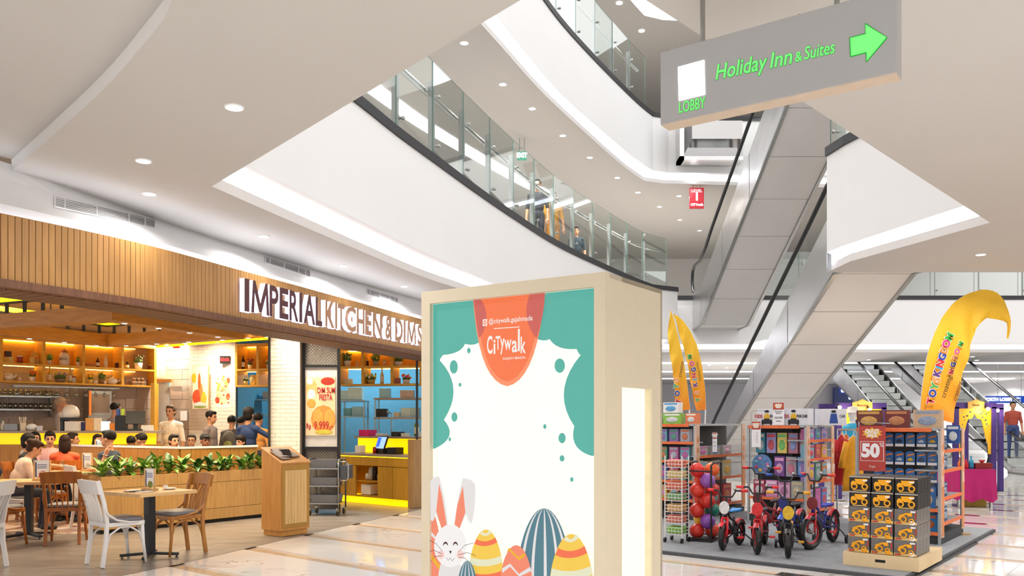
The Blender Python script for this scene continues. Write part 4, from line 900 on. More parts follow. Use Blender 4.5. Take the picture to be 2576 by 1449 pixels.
def plate_at(p, label, r=.075, cup=False):
    b = MB(); b.lathe([(.001, 0), (r * .6, 0), (r, .014), (r, .018), (r * .6, .006), (.001, .006)], seg=20)
    tag(b.build('plate', m_plate, loc=p, smooth=True), label, 'plate', 'small white plates')
plate_at((-4.12, 9.02, .749), 'white plate nearest the white chair on the small table'); plate_at((-3.83, 9.33, .749), 'white plate nearest the brown chair on the small table')
b = MB(); b.lathe([(.001, 0), (.022, 0), (.026, .03), (.022, .03), (.019, .004), (.001, .004)], seg=12); tag(b.build('sauce_cup', m_plate, loc=(-3.86, 9.30, .768), smooth=True), 'tiny white sauce cup on the far plate', 'cup')
b = MB(); b.box((0, 0, .002), (.16, .12, .004)); tag(b.build('napkin', m_paper, loc=(-3.97, 9.02, .749), rz=.9), 'white napkin beside the near plate', 'napkin')
b = MB(); b.tube([(-.09, 0, .004), (.09, .01, .004)], .004, 6); tag(b.build('chopsticks', m_iron, loc=(-4.03, 8.98, .755), rz=.9), 'dark chopsticks lying by the near plate', 'chopsticks')
def menu_stand(x, y, z, deg, label, pic='#7a8a3a', h=.22, w=.13):
    o = thing('menu_stand', label, 'menu stand', (x, y, z), math.radians(deg), 'wooden menu stands'); b = MB(); b.box((0, 0, .012), (w + .04, .09, .024)); b.build('base', m_ttop, o)
    for s in (-1, 1): b = MB(); b.box((s * (w / 2 + .012), 0, h / 2 + .02), (.018, .018, h)); b.build('post', m_ttop, o)
    b = MB(); b.box((0, 0, h / 2 + .035), (w, .006, h - .03)); c = b.build('menu_card', m_paper, o)
    b = MB(); b.lathe([(.001, 0), (w * .3, 0), (w * .3, .001), (.001, .001)], seg=16); q = b.build('dish_print', M('dish_' + pic, pic, .6, var=.4, scale=40), c, loc=(.01, -.004, h * .3)); q.rotation_euler = (math.pi / 2, 0, 0)
    for k in range(3): b = MB(); b.box((0, -.0035, h * (.85 - .09 * k)), (w * .7, .001, .008)); b.build('printed_line', M('print_navy', '#3b5a8a', .6), c)
    b = MB(); b.box((-w * .44, -.0035, h * .58), (w * .1, .001, h * .8)); b.build('print_edge', M('print_navy', '#3b5a8a', .6), c)
menu_stand(-3.99, 9.2, .749, -28, 'wooden menu stand on the small table in front')
menu_stand(-6.05, 10.75, .749, 5, 'wooden menu stand with pink card on the left table', '#c0485a', .24, .17)
menu_stand(-6.50, 12.78, .749, -20, 'wooden menu stand with blank white back behind the planter', '#d8d8d8', .26, .16)
menu_stand(-6.9, 14.0, .95, 10, 'wooden menu stand in front of the yellow counter', '#c0404a', .24, .14)
b = MB(); b.lathe([(.001, 0), (.03, 0), (.031, .13), (.012, .17), (.012, .19), (.001, .19)], seg=12); tag(b.build('water_bottle', GLASS('bottle_clear', (.9, .95, .97), .15), loc=(-6.76, 12.55, .749), smooth=True), 'clear water bottle on the table by the white chair', 'bottle')
# ---- lectern
m_oak2 = WOOD('lectern_oak', '#c98f46', '#b67c36', 2.2, (14, 14, 1), .45, .04); m_pale = WOOD('pale_slat_wood', '#d9b47a', '#c79f62', 2.5, (25, 25, 1), .5, .05); m_olive = M('lectern_frame', '#a77c32', .45, var=.04)
lc = thing('lectern', 'tall oak menu lectern with sloping top and pale slatted panel', 'lectern', (-3.0, 10.84, 0.008), math.radians(54))
LW, LD = .47, .40
b = MB(); b.bx((.02, .02, 0), (LW - .02, LD - .02, .075)); b.build('plinth', m_oak2, lc)
b = MB(); b.add([(0, 0, .075), (LW, 0, .075), (LW, LD, .075), (0, LD, .075), (0, 0, .955), (LW, 0, .955), (LW, LD, 1.14), (0, LD, 1.14)], [(0, 1, 2, 3), (4, 5, 6, 7), (0, 1, 5, 4), (1, 2, 6, 5), (2, 3, 7, 6), (3, 0, 4, 7)]); b.build('body', m_oak2, lc)
b = MB(); b.bx((.012, -.008, .11), (LW - .012, .0, .93)); b.build('front_frame', m_olive, lc)
for k in range(7): b = MB(); x0 = .055 + k * (LW - .11) / 7; b.bx((x0 + .0015, -.013, .16), (x0 + (LW - .11) / 7 - .0015, -.007, .86)); b.build('slat', m_pale, lc)
b = MB(); b.box((LW / 2, LD / 2, 1.055), (LW + .02, LD + .07, .014), rx=math.atan2(.185, LD)); b.build('sloping_top', m_oak2, lc)
m_menu = M('menu_brown', '#5c4038', .4, var=.15, scale=30)
for k, (x, y, a, l) in enumerate([(.12, .16, .1, 'brown menu lying lowest on the lectern'), (.16, .22, -.12, 'brown menu fanned over the others on the lectern'), (.30, .2, .25, 'grey printed menu at the right of the lectern top')]):
    w_ = lc.matrix_basis @ Vector((x, y, 1.0 + y * .46 + .0 + k * .006 - .02)); b = MB(); b.box((0, 0, 0), (.16, .24, .008), rz=a, rx=0.43); q = b.build('menu', m_menu if k < 2 else M('menu_grey', '#8a7f7a', .4, var=.1, scale=30)); tag(q, l, 'menu', 'menus on the lectern'); q.location = w_; q.rotation_euler = (0, 0, math.radians(54))
b = MB(); b.add([(0, 0, 0), (.12, 0, 0), (.1, .09, .1), (-.02, .09, .1), (0, .006, 0), (.12, .006, 0), (.1, .096, .1), (-.02, .096, .1)], [(0, 1, 2, 3), (4, 5, 6, 7), (0, 1, 5, 4), (1, 2, 6, 5), (2, 3, 7, 6), (3, 0, 4, 7)]); q = tag(b.build('open_menu', M('menu_black', '#2a2320', .4)), 'dark menu standing open on the lectern', 'menu'); q.location = lc.matrix_basis @ Vector((.15, .12, 1.03)); q.rotation_euler = (0, 0, math.radians(35))
# ---- planters
m_plo = WOOD('planter_oak', '#cda260', '#b98c4c', 2.2, (20, 20, 1.2), .5, .04); m_soil = M('soil_pebbles', '#8a6a4a', .9, var=.3, scale=60, bump=.6); m_plinth = M('plinth_black', '#1c1712', .7)
def planter(a, b_, label):
    a, b_ = Vector(a), Vector(b_); t = (b_ - a).normalized(); L_ = (b_ - a).length; o = thing('planter', label, 'planter', (a.x, a.y, 0.008), math.atan2(t.y, t.x), 'long oak planters'); D = .36
    q = MB(); q.bx((.0, .04, 0), (L_, D - .02, .05)); q.build('plinth', m_plinth, o)
    q = MB(); q.bx((0, .02, .05), (L_, .04, .755)); q.bx((0, D - .02, .05), (L_, D, .755)); q.bx((0, .04, .05), (.02, D - .02, .755)); q.bx((L_ - .02, .04, .05), (L_, D - .02, .755)); q.bx((.02, .04, .05), (L_ - .02, D - .02, .07)); q.build('box', m_plo, o)
    for z0, z1 in ((.05, .205), (.212, .595), (.602, .762)):
        nb = max(1, int(L_ / .24))
        for k in range(nb): q = MB(); q.bx((L_ * k / nb + .001, 0, z0), (L_ * (k + 1) / nb - .001, .02, z1)); q.build('board', m_plo, o)
    q = MB(); q.bx((.02, .04, .68), (L_ - .02, D - .02, .715)); q.build('soil', m_soil, o); return o, t, L_
def planter_plants(o, L_, n, grp, pale, lab):
    for k in range(n):
        x = L_ * (k + .5) / n; p = o.matrix_basis @ Vector((x, .18 + random.uniform(-.05, .05), .715)); pot_plant(p, random.choice(('a', 'b')), grp, lab[k % len(lab)] if isinstance(lab, list) else lab, pale)
def leaf_mesh(nm, L_, W_, droop, mat):
    b = MB(); n = 6; rows = []
    for k in range(n + 1):
        t = k / n; w = W_ * math.sin(math.pi * min(1, t * .92 + .06)) ** .8 * (1 - .3 * t) + .002; y = L_ * (t - .25 * droop * t * t); z = L_ * (.55 * t - droop * t * t)
        rows.append([(-w, y, z + w * .35), (0, y, z), (w, y, z + w * .35)])
    b.loft(rows, cap=False, closed=False); m = b.mesh(nm, mat, smooth=True); return m
def leafmat(nm, a, b2, spots):
    m = bpy.data.materials.new(nm); m.use_nodes = True; N = m.node_tree.nodes; L = m.node_tree.links; bs = N['Principled BSDF']; tc = N.new('ShaderNodeTexCoord'); nz = N.new('ShaderNodeTexNoise'); nz.inputs['Scale'].default_value = 24; L.new(tc.outputs['Object'], nz.inputs['Vector'])
    cr = N.new('ShaderNodeValToRGB'); cr.color_ramp.elements[0].position = spots; cr.color_ramp.elements[1].position = spots + .08; cr.color_ramp.elements[0].color = C(a) + (1,); cr.color_ramp.elements[1].color = C(b2) + (1,); L.new(nz.outputs['Fac'], cr.inputs[0]); L.new(cr.outputs[0], bs.inputs['Base Color']); bs.inputs['Roughness'].default_value = .35; MATS[nm] = m; return m
LG = leafmat('leaf_variegated', '#5d8a2c', '#b9d465', .52); LDk = leafmat('leaf_dark', '#2f5a26', '#86a842', .6)
LFM = {'pale': [leaf_mesh('leaf', .30, .05, .35, LG), leaf_mesh('leaf', .25, .05, .7, LG)], 'dark': [leaf_mesh('leaf', .29, .046, .5, LDk), leaf_mesh('leaf', .24, .045, .8, LDk)]}
m_stem = M('plant_stem', '#6a8a3c', .6)
def pot_plant(p, kind, group, label, pale, n=16, s=1.0):
    o = thing('leafy_plant', label, 'plant', tuple(p), random.uniform(0, 6), group); b = MB(); b.tube([(0, 0, -.02), (.005, .0, .06 * s), (0, .008, .13 * s)], .008, 6); b.build('stem', m_stem, o)
    for k in range(n):
        a = k * 2.4; lm = LFM['pale' if random.random() < pale else 'dark'][k % 2]; z = .02 + .1 * k / n; sc = s * random.uniform(.75, 1.15); el = random.uniform(-.05, .65) + .5 * (k / n)
        inst('leaf', lm, o, (0, 0, z * s), rot=(el, 0, a), scale=(sc, sc, sc))
    return o
po, t_, L1 = planter((-5.47, 11.12), (-4.62, 12.18), 'oak planter behind the small table, left of the two'); 
lab1 = [f'leafy variegated plant, {q} in the left planter counted from its left end' for q in ('first', 'second', 'third', 'fourth', 'fifth', 'sixth', 'last')]
planter_plants(po, L1, 7, 'plants in the left planter', .75, lab1)
po2, t_, L2 = planter((-4.59, 12.22), (-3.80, 13.28), 'oak planter beside the lectern, right of the two')
lab2 = [f'leafy dark plant, {q} in the right planter counted from its left end' for q in ('first', 'second', 'third', 'fourth', 'fifth', 'sixth', 'last')]
planter_plants(po2, L2, 7, 'plants in the right planter', .35, lab2)
# ---- partition behind the planters
PT_ = [Vector((-7.41, 14.05)), Vector((-5.02, 12.62)), Vector((-4.17, 13.62))]
pw = MB()
for a, b_ in zip(PT_, PT_[1:]): pw.quad((a.x, a.y, 0.01), (b_.x, b_.y, 0.01), (b_.x, b_.y, 1.10), (a.x, a.y, 1.10))
part = struct(pw.build('wall_partition', M('partition_gap', '#7a5424', .8)), 'low oak partition with a white capping behind the planters')
m_pto = WOOD('partition_oak', '#c08838', '#a9722a', 2.2, (20, 20, 1.2), .5, .05)
for a, b_ in zip(PT_, PT_[1:]):
    L_ = (b_ - a).length; t = (b_ - a) / L_; nb = int(L_ / .16); q = MB(); q.box((0, 0, .552), (L_ / nb - .004, .024, 1.085)); me = q.mesh('board', m_pto)
    for k in range(nb): c = a + t * (L_ * (k + .5) / nb) + Vector((t.y, -t.x)) * .014; inst('board', me, part, (c.x, c.y, 0.008), math.atan2(t.y, t.x))
q = MB(); q.tube([(p.x + .01, p.y - .01, 1.112) for p in PT_], .03, sq=(.07, .03)); q.build('capping', m_plate, part)
# ---- back counter with yellow glow
m_stone = M('counter_stone', '#a08e80', .4, var=.2, scale=80); m_yglow = EMIT('yellow_glow_front', '#f5c400', .75)
bc = thing('bar_counter', 'long stone-topped back counter with glowing yellow front', 'counter', (-9.6, 15.0, 0.008)); W_ = 9.6 - 6.43
b = MB(); b.bx((0, 0, 1.295), (W_, .5, 1.335)); b.build('worktop', m_stone, bc); b = MB(); b.bx((0, .12, 1.09), (W_ - .03, .16, 1.295)); b.build('glow_panel', m_yglow, bc); b = MB(); b.bx((0, .08, 0), (W_ - .03, .46, 1.09)); b.build('base_cabinet', m_pto, bc)
def on_bc(px, py=1085): d = 15.2; return Vector((PX(px, d), d, 1.344))
# raised service floor behind the counter
q = MB(); q.bx((-9.0, 15.6, .003), (-6.6, 16.1, .22)); struct(q.build('floor', mf1), 'raised service floor behind the counter')
def boxy(name, label, cat, p, dims, mat, rz=0.0, group=None, bevel=.004):
    b = MB(); b.box((0, 0, dims[2] / 2), dims); o = b.build(name, mat, loc=p, rz=rz, bevel=bevel); return tag(o, label, cat, group)
def mk(n, c, r=.5, **k): return M(n, c, r, **k)
def bottle(p, label, col, h=.24, r=.035, cap='#d8c060', group='bottles on the shelves', lab='#e8dcc0'):
    o = thing('bottle', label, 'bottle', tuple(p), group=group); b = MB(); b.lathe([(.001, 0), (r, .004), (r, h * .58), (r * .4, h * .76), (r * .36, h * .94), (.001, h * .94)], seg=12); b.build('glass_body', mk('bottle_' + col, col, .15), o, smooth=True)
    b = MB(); b.lathe([(r * .42, h * .92), (r * .42, h), (.001, h)], seg=10); b.build('cap', mk('cap_' + cap, cap, .4), o); b = MB(); b.lathe([(r * 1.02, h * .15), (r * 1.02, h * .48)], seg=12); b.build('paper_label', mk('lab_' + lab, lab, .6), o); return o
def jar(p, label, col, lid, h=.13, r=.045, group='jars on the shelves'):
    o = thing('jar', label, 'jar', tuple(p), group=group); b = MB(); b.lathe([(.001, 0), (r, .003), (r, h * .8), (r * .8, h * .86), (.001, h * .86)], seg=12); b.build('jar_body', mk('jar_' + col, col, .3), o, smooth=True); b = MB(); b.lathe([(r * .85, h * .85), (r * .85, h), (.001, h)], seg=12); b.build('lid', mk('lid_' + lid, lid, .4), o); return o
def teapot(p, label, col='#f2ead8'):
    o = thing('teapot', label, 'teapot', tuple(p), group='teapots on the shelves'); m = mk('tea_' + col, col, .2); b = MB(); b.lathe([(.001, 0), (.055, 0), (.095, .05), (.09, .1), (.04, .135), (.001, .137)], seg=16); b.build('pot', m, o, smooth=True); b = MB(); b.tube([(.08, 0, .05), (.13, 0, .075), (.155, 0, .125)], [.022, .014, .01], 8); b.build('spout', m, o, smooth=True); b = MB(); b.tube([(-.08, 0, .1), (-.135, 0, .1), (-.14, 0, .05), (-.085, 0, .04)], .01, 6); b.build('handle', m, o, smooth=True); b = MB(); b.ball((0, 0, .145), .016, 8, 6); b.build('knob', m, o); return o
def flowers(p, label, potc, cols, h=.22, group='potted flowers on the shelves', r=.05, n=12):
    o = thing('flower_pot', label, 'potted plant', tuple(p), group=group); b = MB(); b.lathe([(.001, 0), (r * .75, 0), (r, h * .42), (r * .85, h * .42), (.001, h * .38)], seg=14); b.build('pot', mk('pot_' + potc, potc, .4), o, smooth=True)
    for k in range(n):
        a = k * 2.4; rr = r * 1.2 * math.sqrt((k + .5) / n); b = MB(); b.ball((rr * math.cos(a), rr * math.sin(a), h * (.6 + .35 * random.random())), (.02, .02, .028), 6, 4); b.build('bloom', mk('fl_' + cols[k % len(cols)], cols[k % len(cols)], .6), o)
    b = MB(); b.ball((0, 0, h * .55), (r * 1.1, r * 1.1, h * .2), 8, 6); b.build('foliage', mk('fl_leaf', '#4e6a2a', .7, var=.3, scale=40), o); return o
def cup(p, label, col='#f4ead8', r=.035, h=.07):
    b = MB(); b.lathe([(.001, 0), (r * .8, 0), (r, h), (r * .88, h), (r * .7, .006), (.001, .006)], seg=12); return tag(b.build('cup', mk('cup_' + col, col, .25), loc=p, smooth=True), label, 'cup', 'cups on the shelves')
G_BC = 'things on the back counter'
bottle(on_bc(8), 'white sauce bottle with green cap at the left end of the back counter', '#e8e4dc', .2, .04, '#2f9a46', G_BC)
boxy('toaster', 'grey metal toaster on the back counter', 'toaster', on_bc(35), (.24, .2, .13), mk('toaster_grey', '#7d7a78', .35, metal=.6), group=G_BC)
o = thing('straw_cup', 'cup full of pale straws on the back counter', 'cup', tuple(on_bc(57)), group=G_BC); b = MB(); b.lathe([(.001, 0), (.05, 0), (.06, .14), (.055, .14), (.001, .01)], seg=12); b.build('cup', mk('cup_cream', '#e9dcc4', .4), o)
for k in range(9): b = MB(); a = k * 2.4; b.cyl((.02 * math.cos(a), .02 * math.sin(a), .02), (.06 * math.cos(a), .05 * math.sin(a), .25), .006, seg=5); b.build('straw', mk('straw', '#f0e2cc', .5), o)
b = MB(); b.ball((0, 0, .066), (.09, .08, .064), 10, 6); tag(b.build('cloth_bundle', m_paper, loc=on_bc(80), smooth=True), 'crumpled white cloth bundle on the back counter', 'cloth', G_BC)
boxy('napkin_holder', 'small napkin holder on the back counter', 'napkin holder', on_bc(100), (.08, .06, .09), mk('nh', '#d8d6e0', .4), group=G_BC)
o = thing('dome_machine', 'white domed drink machine on black support on the back counter', 'machine', tuple(on_bc(178)), group=G_BC); b = MB(); b.lathe([(.14, .24), (.15, .3), (.14, .38), (.1, .44), (.04, .47), (.001, .475)], seg=18); b.build('dome', mk('dome_white', '#e6e2dc', .25), o, smooth=True); b = MB(); b.bx((-.14, -.1, .19), (.16, .1, .24)); b.bx((-.14, -.1, 0), (-.08, .1, .2)); b.build('support', m_blk, o); b = MB(); b.bx((-.06, -.1, 0), (.2, .1, .17)); b.build('base', mk('dome_base', '#ded6cc', .4), o)
for px, l, c, dm in [(206, 'dark blue pack with logo on the back counter', '#262a5a', (.1, .06, .16)), (225, 'orange menu board standing on the back counter', '#e0a050', (.14, .02, .23)), (246, 'pale menu board standing on the back counter', '#ead2b0', (.14, .02, .23)), (284, 'orange snack pack on the back counter', '#e88a20', (.1, .06, .14)), (371, 'white card reader box at the right end of the back counter', '#d4cfc8', (.17, .15, .1))]: boxy('counter_pack', l, 'pack', on_bc(px), dm, mk('pk' + c, c, .45, var=.12, scale=25), group=G_BC)
boxy('tablet', 'lit pale blue tablet on the back counter', 'tablet', on_bc(266), (.16, .03, .17), EMIT('tablet_glow', '#bfe6f2', .8), group=G_BC)
o = thing('till_monitor', 'black till monitor seen from behind on the back counter', 'monitor', tuple(on_bc(341)), .3, G_BC); b = MB(); b.box((0, 0, .24), (.32, .04, .24), rx=-.25); b.build('screen_back', m_blk, o); b = MB(); b.box((0, .03, .07), (.08, .08, .14)); b.build('stand', m_blk, o); b = MB(); b.box((0, 0, .015), (.3, .24, .03)); b.build('base', m_blk, o)
o = thing('can_rack', 'black stand carrying a blue and a lime drink can', 'stand', tuple(on_bc(303)), 0, G_BC); b = MB(); b.bx((-.07, -.06, 0), (.1, .08, .28)); b.build('stand', m_blk, o)
for x, c in ((-.04, '#2c4ea0'), (.04, '#b7d23c')): b = MB(); b.cyl((x, 0, .28), (x, 0, .4), .033); b.build('can', mk('can' + c, c, .3), o)
# oven and steel shelves on the back wall
def onwall(px, py, off=.2): 
    a, b_ = Vector((-11.5, 13.9)), Vector((-7.35, 17.75)); t = (b_ - a).normalized(); nr = Vector((t.y, -t.x)); a2 = a + nr * off; k = (px - CX) / F; s = (k * a2.y - a2.x) / (t.x - k * t.y); p = a2 + t * s; return Vector((p.x, p.y, Zh(py, p.y)))
WA = math.atan2(17.75 - 13.9, -7.35 + 11.5)
p = onwall(243, 1045); o = thing('wall_oven', 'stainless steel cabinet oven against the tiled wall', 'oven', tuple(p), WA); b = MB(); b.bx((-.2, -.2, 0), (.22, .15, .48)); b.build('case', m_steel2, o); b = MB(); b.bx((-.15, -.215, .05), (.18, -.2, .42)); b.build('door', mk('oven_door', '#8d7a6c', .2, metal=.7), o); b = MB(); b.bx((-.2, -.22, 0), (-.16, -.2, .48)); b.build('glow_edge', EMIT('oven_glow', '#e0752c', .6), o); q = MB(); q.bx((-.2, -.15, -1.2), (.22, .14, 0)); q.build('stand', m_steel2, o)
for py, l in ((1000, 'upper steel wall shelf with glasses'), (1033, 'lower steel wall shelf with glasses')):
    a, c = onwall(-25, py, .18), onwall(148, py, .18); z_ = (a.z + c.z) / 2; o = thing('steel_shelf', l, 'shelf', (a.x, a.y, z_), group='steel wall shelves'); L_ = (Vector((c.x, c.y)) - Vector((a.x, a.y))).length; o.rotation_euler = (0, 0, WA)
    b = MB(); b.bx((0, -.15, 0), (L_, .15, .03)); b.build('shelf_board', m_steel2, o)
    for k in range(2): b = MB(); b.bx((.1 + k * (L_ - .25), -.0, -.12), (.13 + k * (L_ - .25), .16, 0)); b.build('bracket', m_steel2, o)
    gm = GLASS('drink_glass', (.88, .9, .9), .25)
    for k in range(11):
        b = MB(); b.lathe([(.028, 0), (.034, .11), (.03, .11), (.024, .006), (.001, .006)], seg=10); q = tag(b.build('drinking_glass', gm, smooth=True), f'clear tumbler, {ORD[k]} from the left on the ' + l.split(' with')[0], 'glass', 'tumblers on the ' + l.split(' with')[0]); q.location = o.matrix_basis @ Vector((.15 + k * (L_ - .3) / 10, -.03, .031))
# wine glasses hanging under the shelf unit
rk = thing('glass_rack', 'steel rack for hanging wine glasses under the shelves', 'rack', tuple(onwall(30, 967, .35) - Vector((0, 0, .04))), WA); b = MB(); LR = 1.85; b.bx((0, -.14, 0), (LR, -.12, .02)); b.bx((0, .12, 0), (LR, .14, .02)); 
for k in range(12): b.bx((LR * k / 11 - .005, -.13, 0), (LR * k / 11 + .005, .13, .015))
b.build('bars', m_steel2, rk)
wg = MB(); wg.lathe([(.03, 0), (.03, -.004), (.004, -.01), (.004, -.07), (.02, -.085), (.034, -.12), (.03, -.165), (.028, -.165), (.03, -.12), (.001, -.09)], seg=10); wme = wg.mesh('wine_glass', gm, smooth=True)
for k in range(11):
    for y_ in (-.06, .06): q = inst('wine_glass', wme); tag(q, f'wine glass hanging upside down, {ORD[k]} from the left in the ' + ('front' if y_ < 0 else 'rear') + ' row', 'glass', 'hanging wine glasses'); q.location = rk.matrix_basis @ Vector((LR * (k + .5) / 11, y_, -.001)); q.rotation_euler = (0, 0, WA)
# ---- shelf units
m_amb = WOOD('amber_shelf_wood', '#e6b044', '#d69c2e', 2.2, (3, 3, 10), .45, .03)
def shelf_unit(label, P0, P1, zs, divs, back=True, led=True, depth=.36):
    a, b_ = Vector(P0), Vector(P1); t = (b_ - a).normalized(); L_ = (b_ - a).length; rz = math.atan2(t.y, t.x); o = thing('wall_shelf_unit', label, 'shelf unit', (a.x, a.y, zs[0]), rz, 'amber shelf units'); z0 = zs[0]
    for z in zs: q = MB(); q.bx((0, 0, z - z0), (L_, depth, z - z0 + .035)); q.build('shelf_board', m_amb, o)
    for s in divs: q = MB(); q.bx((L_ * s - .025, 0, .035), (L_ * s + .025, depth, zs[1] - z0)); q.build('divider', m_amb, o); q = MB(); q.bx((L_ * s - .025, 0, zs[1] - z0 + .035), (L_ * s + .025, depth, zs[2] - z0)); q.build('divider', m_amb, o)
    q = MB(); q.bx((0, depth, zs[1] - z0), (L_, depth + .02, zs[2] - z0 + .035)); q.build('back_panel', m_amb, o)
    for z in zs[1:]:
        for s0, s1 in zip(divs, divs[1:]): q = MB(); q.bx((L_ * s0 + .04, depth - .04, z - z0 - .012), (L_ * s1 - .04, depth - .02, z - z0 - .002)); q.build('led_strip', EMIT('shelf_led', '#ffce5c', 11.0), o)
    def at(px, lev, inset=.16):
        a2 = a + Vector((-t.y, t.x)) * inset; k = (px - CX) / F; s = (k * a2.y - a2.x) / (t.x - k * t.y); p = a2 + t * s; return Vector((p.x, p.y, zs[lev] + .036))
    return o, at
SA, SB = (PX(-30, 14.85), 14.85), (PX(394, 17.35), 17.35)
SLn = math.hypot(SB[0] - SA[0], SB[1] - SA[1])
def frac(px): k = (px - CX) / F; tx, ty = (SB[0] - SA[0]) / SLn, (SB[1] - SA[1]) / SLn; return ((k * SA[1] - SA[0]) / (tx - k * ty)) / SLn
su1, A1 = shelf_unit('long amber four-bay shelf unit hung above the back counter', SA, SB, (2.22, 2.55, 3.02), [frac(p) for p in (-14, 4, 111, 211, 309)] + [.992])
UA, UB = (PX(592, 16.6), 16.6), (PX(692, 16.35), 16.35)
su2, A2 = shelf_unit('short amber shelf unit between the pictures and the brick column', UA, UB, (2.20, 2.52, 3.02), [.02, .56, .98])
VA, VB = (PX(852, 15.9), 15.9), (PX(1062, 15.55), 15.55)
su3, A3 = shelf_unit('amber shelf unit above the open kitchen bar', VA, VB, (2.19, 2.53, 2.88), [.01, .29, .64, .985])
T = 'left shelf unit'
for px, lv, col, dm, l in [(14, 1, '#d8b040', (.09, .08, .1), 'yellow tin at the left of the first bay'), (27, 1, '#e8cc70', (.08, .08, .11), 'pale yellow tin in the first bay'), (80, 1, '#e6c060', (.08, .08, .12), 'yellow packet in the first bay'), (92, 1, '#c88a30', (.08, .08, .1), 'brown packet at the right of the first bay'), (226, 1, '#a86a28', (.16, .1, .06), 'brown box with lettering in the third bay')]: boxy('tin', l, 'tin', A1(px, lv), dm, mk('tin' + col, col, .4, var=.1, scale=30), WA, 'tins on the left shelf unit')
for px, dz, col, l in [(20, .11, '#3a2018', 'dark cube tin stacked on the first bay tins'), (86, .12, '#e0a028', 'round yellow tin stacked on the packets')]: boxy('tin', l, 'tin', A1(px, 1) + Vector((0, 0, dz)), (.1, .08, .1), mk('tin' + col, col, .4), WA, 'tins on the left shelf unit')
jar(A1(50, 1), 'red and white jar in the first bay of the left shelf unit', '#a84030', '#f0e6d6', .14, .05); jar(A1(295, 1), 'dark jar at the right of the third bay', '#5a2c18', '#d8b040'); jar(A1(377, 1), 'small jar at the right of the fourth bay', '#6a2a1c', '#e0c070', .11); jar(A1(186, 0), 'jar with red lid in the lower second bay', '#e8dcc8', '#b03028', .13)
flowers(A1(124, 1), 'small green plant at the left of the second bay', '#f2ecdc', ['#6a9a3a', '#88b04a'], .2, r=.04); flowers(A1(197, 1), 'small green plant at the right of the second bay', '#f2ecdc', ['#7a9a3a', '#d8a030'], .2, r=.04); flowers(A1(348, 1), 'bushy plant in white pot in the fourth bay', '#f6f2ea', ['#7a8a5a', '#a8a07a', '#b06a5a'], .32, r=.085, n=22)
flowers(A1(82, 0), 'orange flowers in white vase in the lower first bay', '#f4ecd8', ['#e8682c', '#f08a3c'], .22, r=.055); flowers(A1(151, 0), 'bowl of mixed flowers in the lower second bay', '#7a6a5a', ['#e0c83c', '#9a88b0', '#e8e0d0'], .2, r=.1, n=20); flowers(A1(227, 0), 'yellow flowers at the left of the lower third bay', '#e8cc70', ['#f0c83c', '#e8b020'], .2); flowers(A1(255, 0), 'dark green plant behind the cups in the lower third bay', '#8a6a3a', ['#5a7a2a', '#c8b840'], .26, r=.06)
o = thing('ceramic_vase', 'large white zigzag vase in the second bay', 'vase', tuple(A1(162, 1))); b = MB(); b.lathe([(.001, 0), (.085, 0), (.09, .02), (.09, .2), (.06, .25), (.001, .25)], seg=16); b.build('vase_body', mk('vase_white', '#f0e0c4', .4), o, smooth=True); b = MB(); b.lathe([(.06, .25), (.05, .29), (.02, .3), (.001, .33)], seg=12); b.build('lid', mk('vase_lid', '#b86a40', .5), o)
for k in range(4): b = MB(); a = -2.2 + k * .42; b.tube([(.092 * math.cos(a), .092 * math.sin(a), .1), (.092 * math.cos(a + .21), .092 * math.sin(a + .21), .16), (.092 * math.cos(a + .42), .092 * math.sin(a + .42), .1)], .005, 5); b.build('zigzag', mk('vase_zig', '#6a5040', .5), o)
for px, lv, c, h, l in [(246, 1, '#4a2016', .2, 'dark squat bottle in the third bay'), (266, 1, '#e8d8a8', .28, 'clear tall bottle in the third bay'), (320, 1, '#2e2420', .17, 'black bottle at the left of the fourth bay'), (125, 0, '#d8b24a', .3, 'golden bottle at the left of the lower second bay'), (176, 0, '#c8a860', .3, 'tall pale bottle in the lower second bay')]: bottle(A1(px, lv), l, c, h)
teapot(A1(20, 0), 'white teapot in the lower first bay'); teapot(A1(284, 0), 'white teapot in the lower third bay')
for px, l in [(41, 'amber cup beside the first teapot'), (49, 'white cup beside the first teapot'), (241, 'white cup left in the lower third bay'), (263, 'white cup next to the second teapot')]: cup(A1(px, 0), l, '#c08a40' if 'amber' in l else '#f4ead8')
o = thing('bottle_crate', 'white crate holding six capped bottles in the lower fourth bay', 'crate', tuple(A1(348, 0)), WA); b = MB(); b.bx((-.13, -.05, 0), (.13, .05, .01)); b.bx((-.13, -.05, .06), (.13, -.045, .08)); b.bx((-.13, .045, .06), (.13, .05, .08)); b.build('crate', m_plate, o)
for k in range(8): b = MB(); b.bx((-.13 + k * .0365, -.05, 0), (-.122 + k * .0365, -.045, .07)); b.build('picket', m_plate, o)
for k in range(6): b = MB(); b.lathe([(.03, .01), (.03, .1), (.02, .13), (.001, .135)], (-.08 + .08 * (k % 3), -.02 + .05 * (k // 3), 0), 10); q = b.build('small_bottle', mk('sb', '#a8702c', .2), o, smooth=True); c = MB(); c.lathe([(.024, .13), (.024, .155), (.001, .155)], (-.08 + .08 * (k % 3), -.02 + .05 * (k // 3), 0), 10); c.build('cap', m_plate, q)
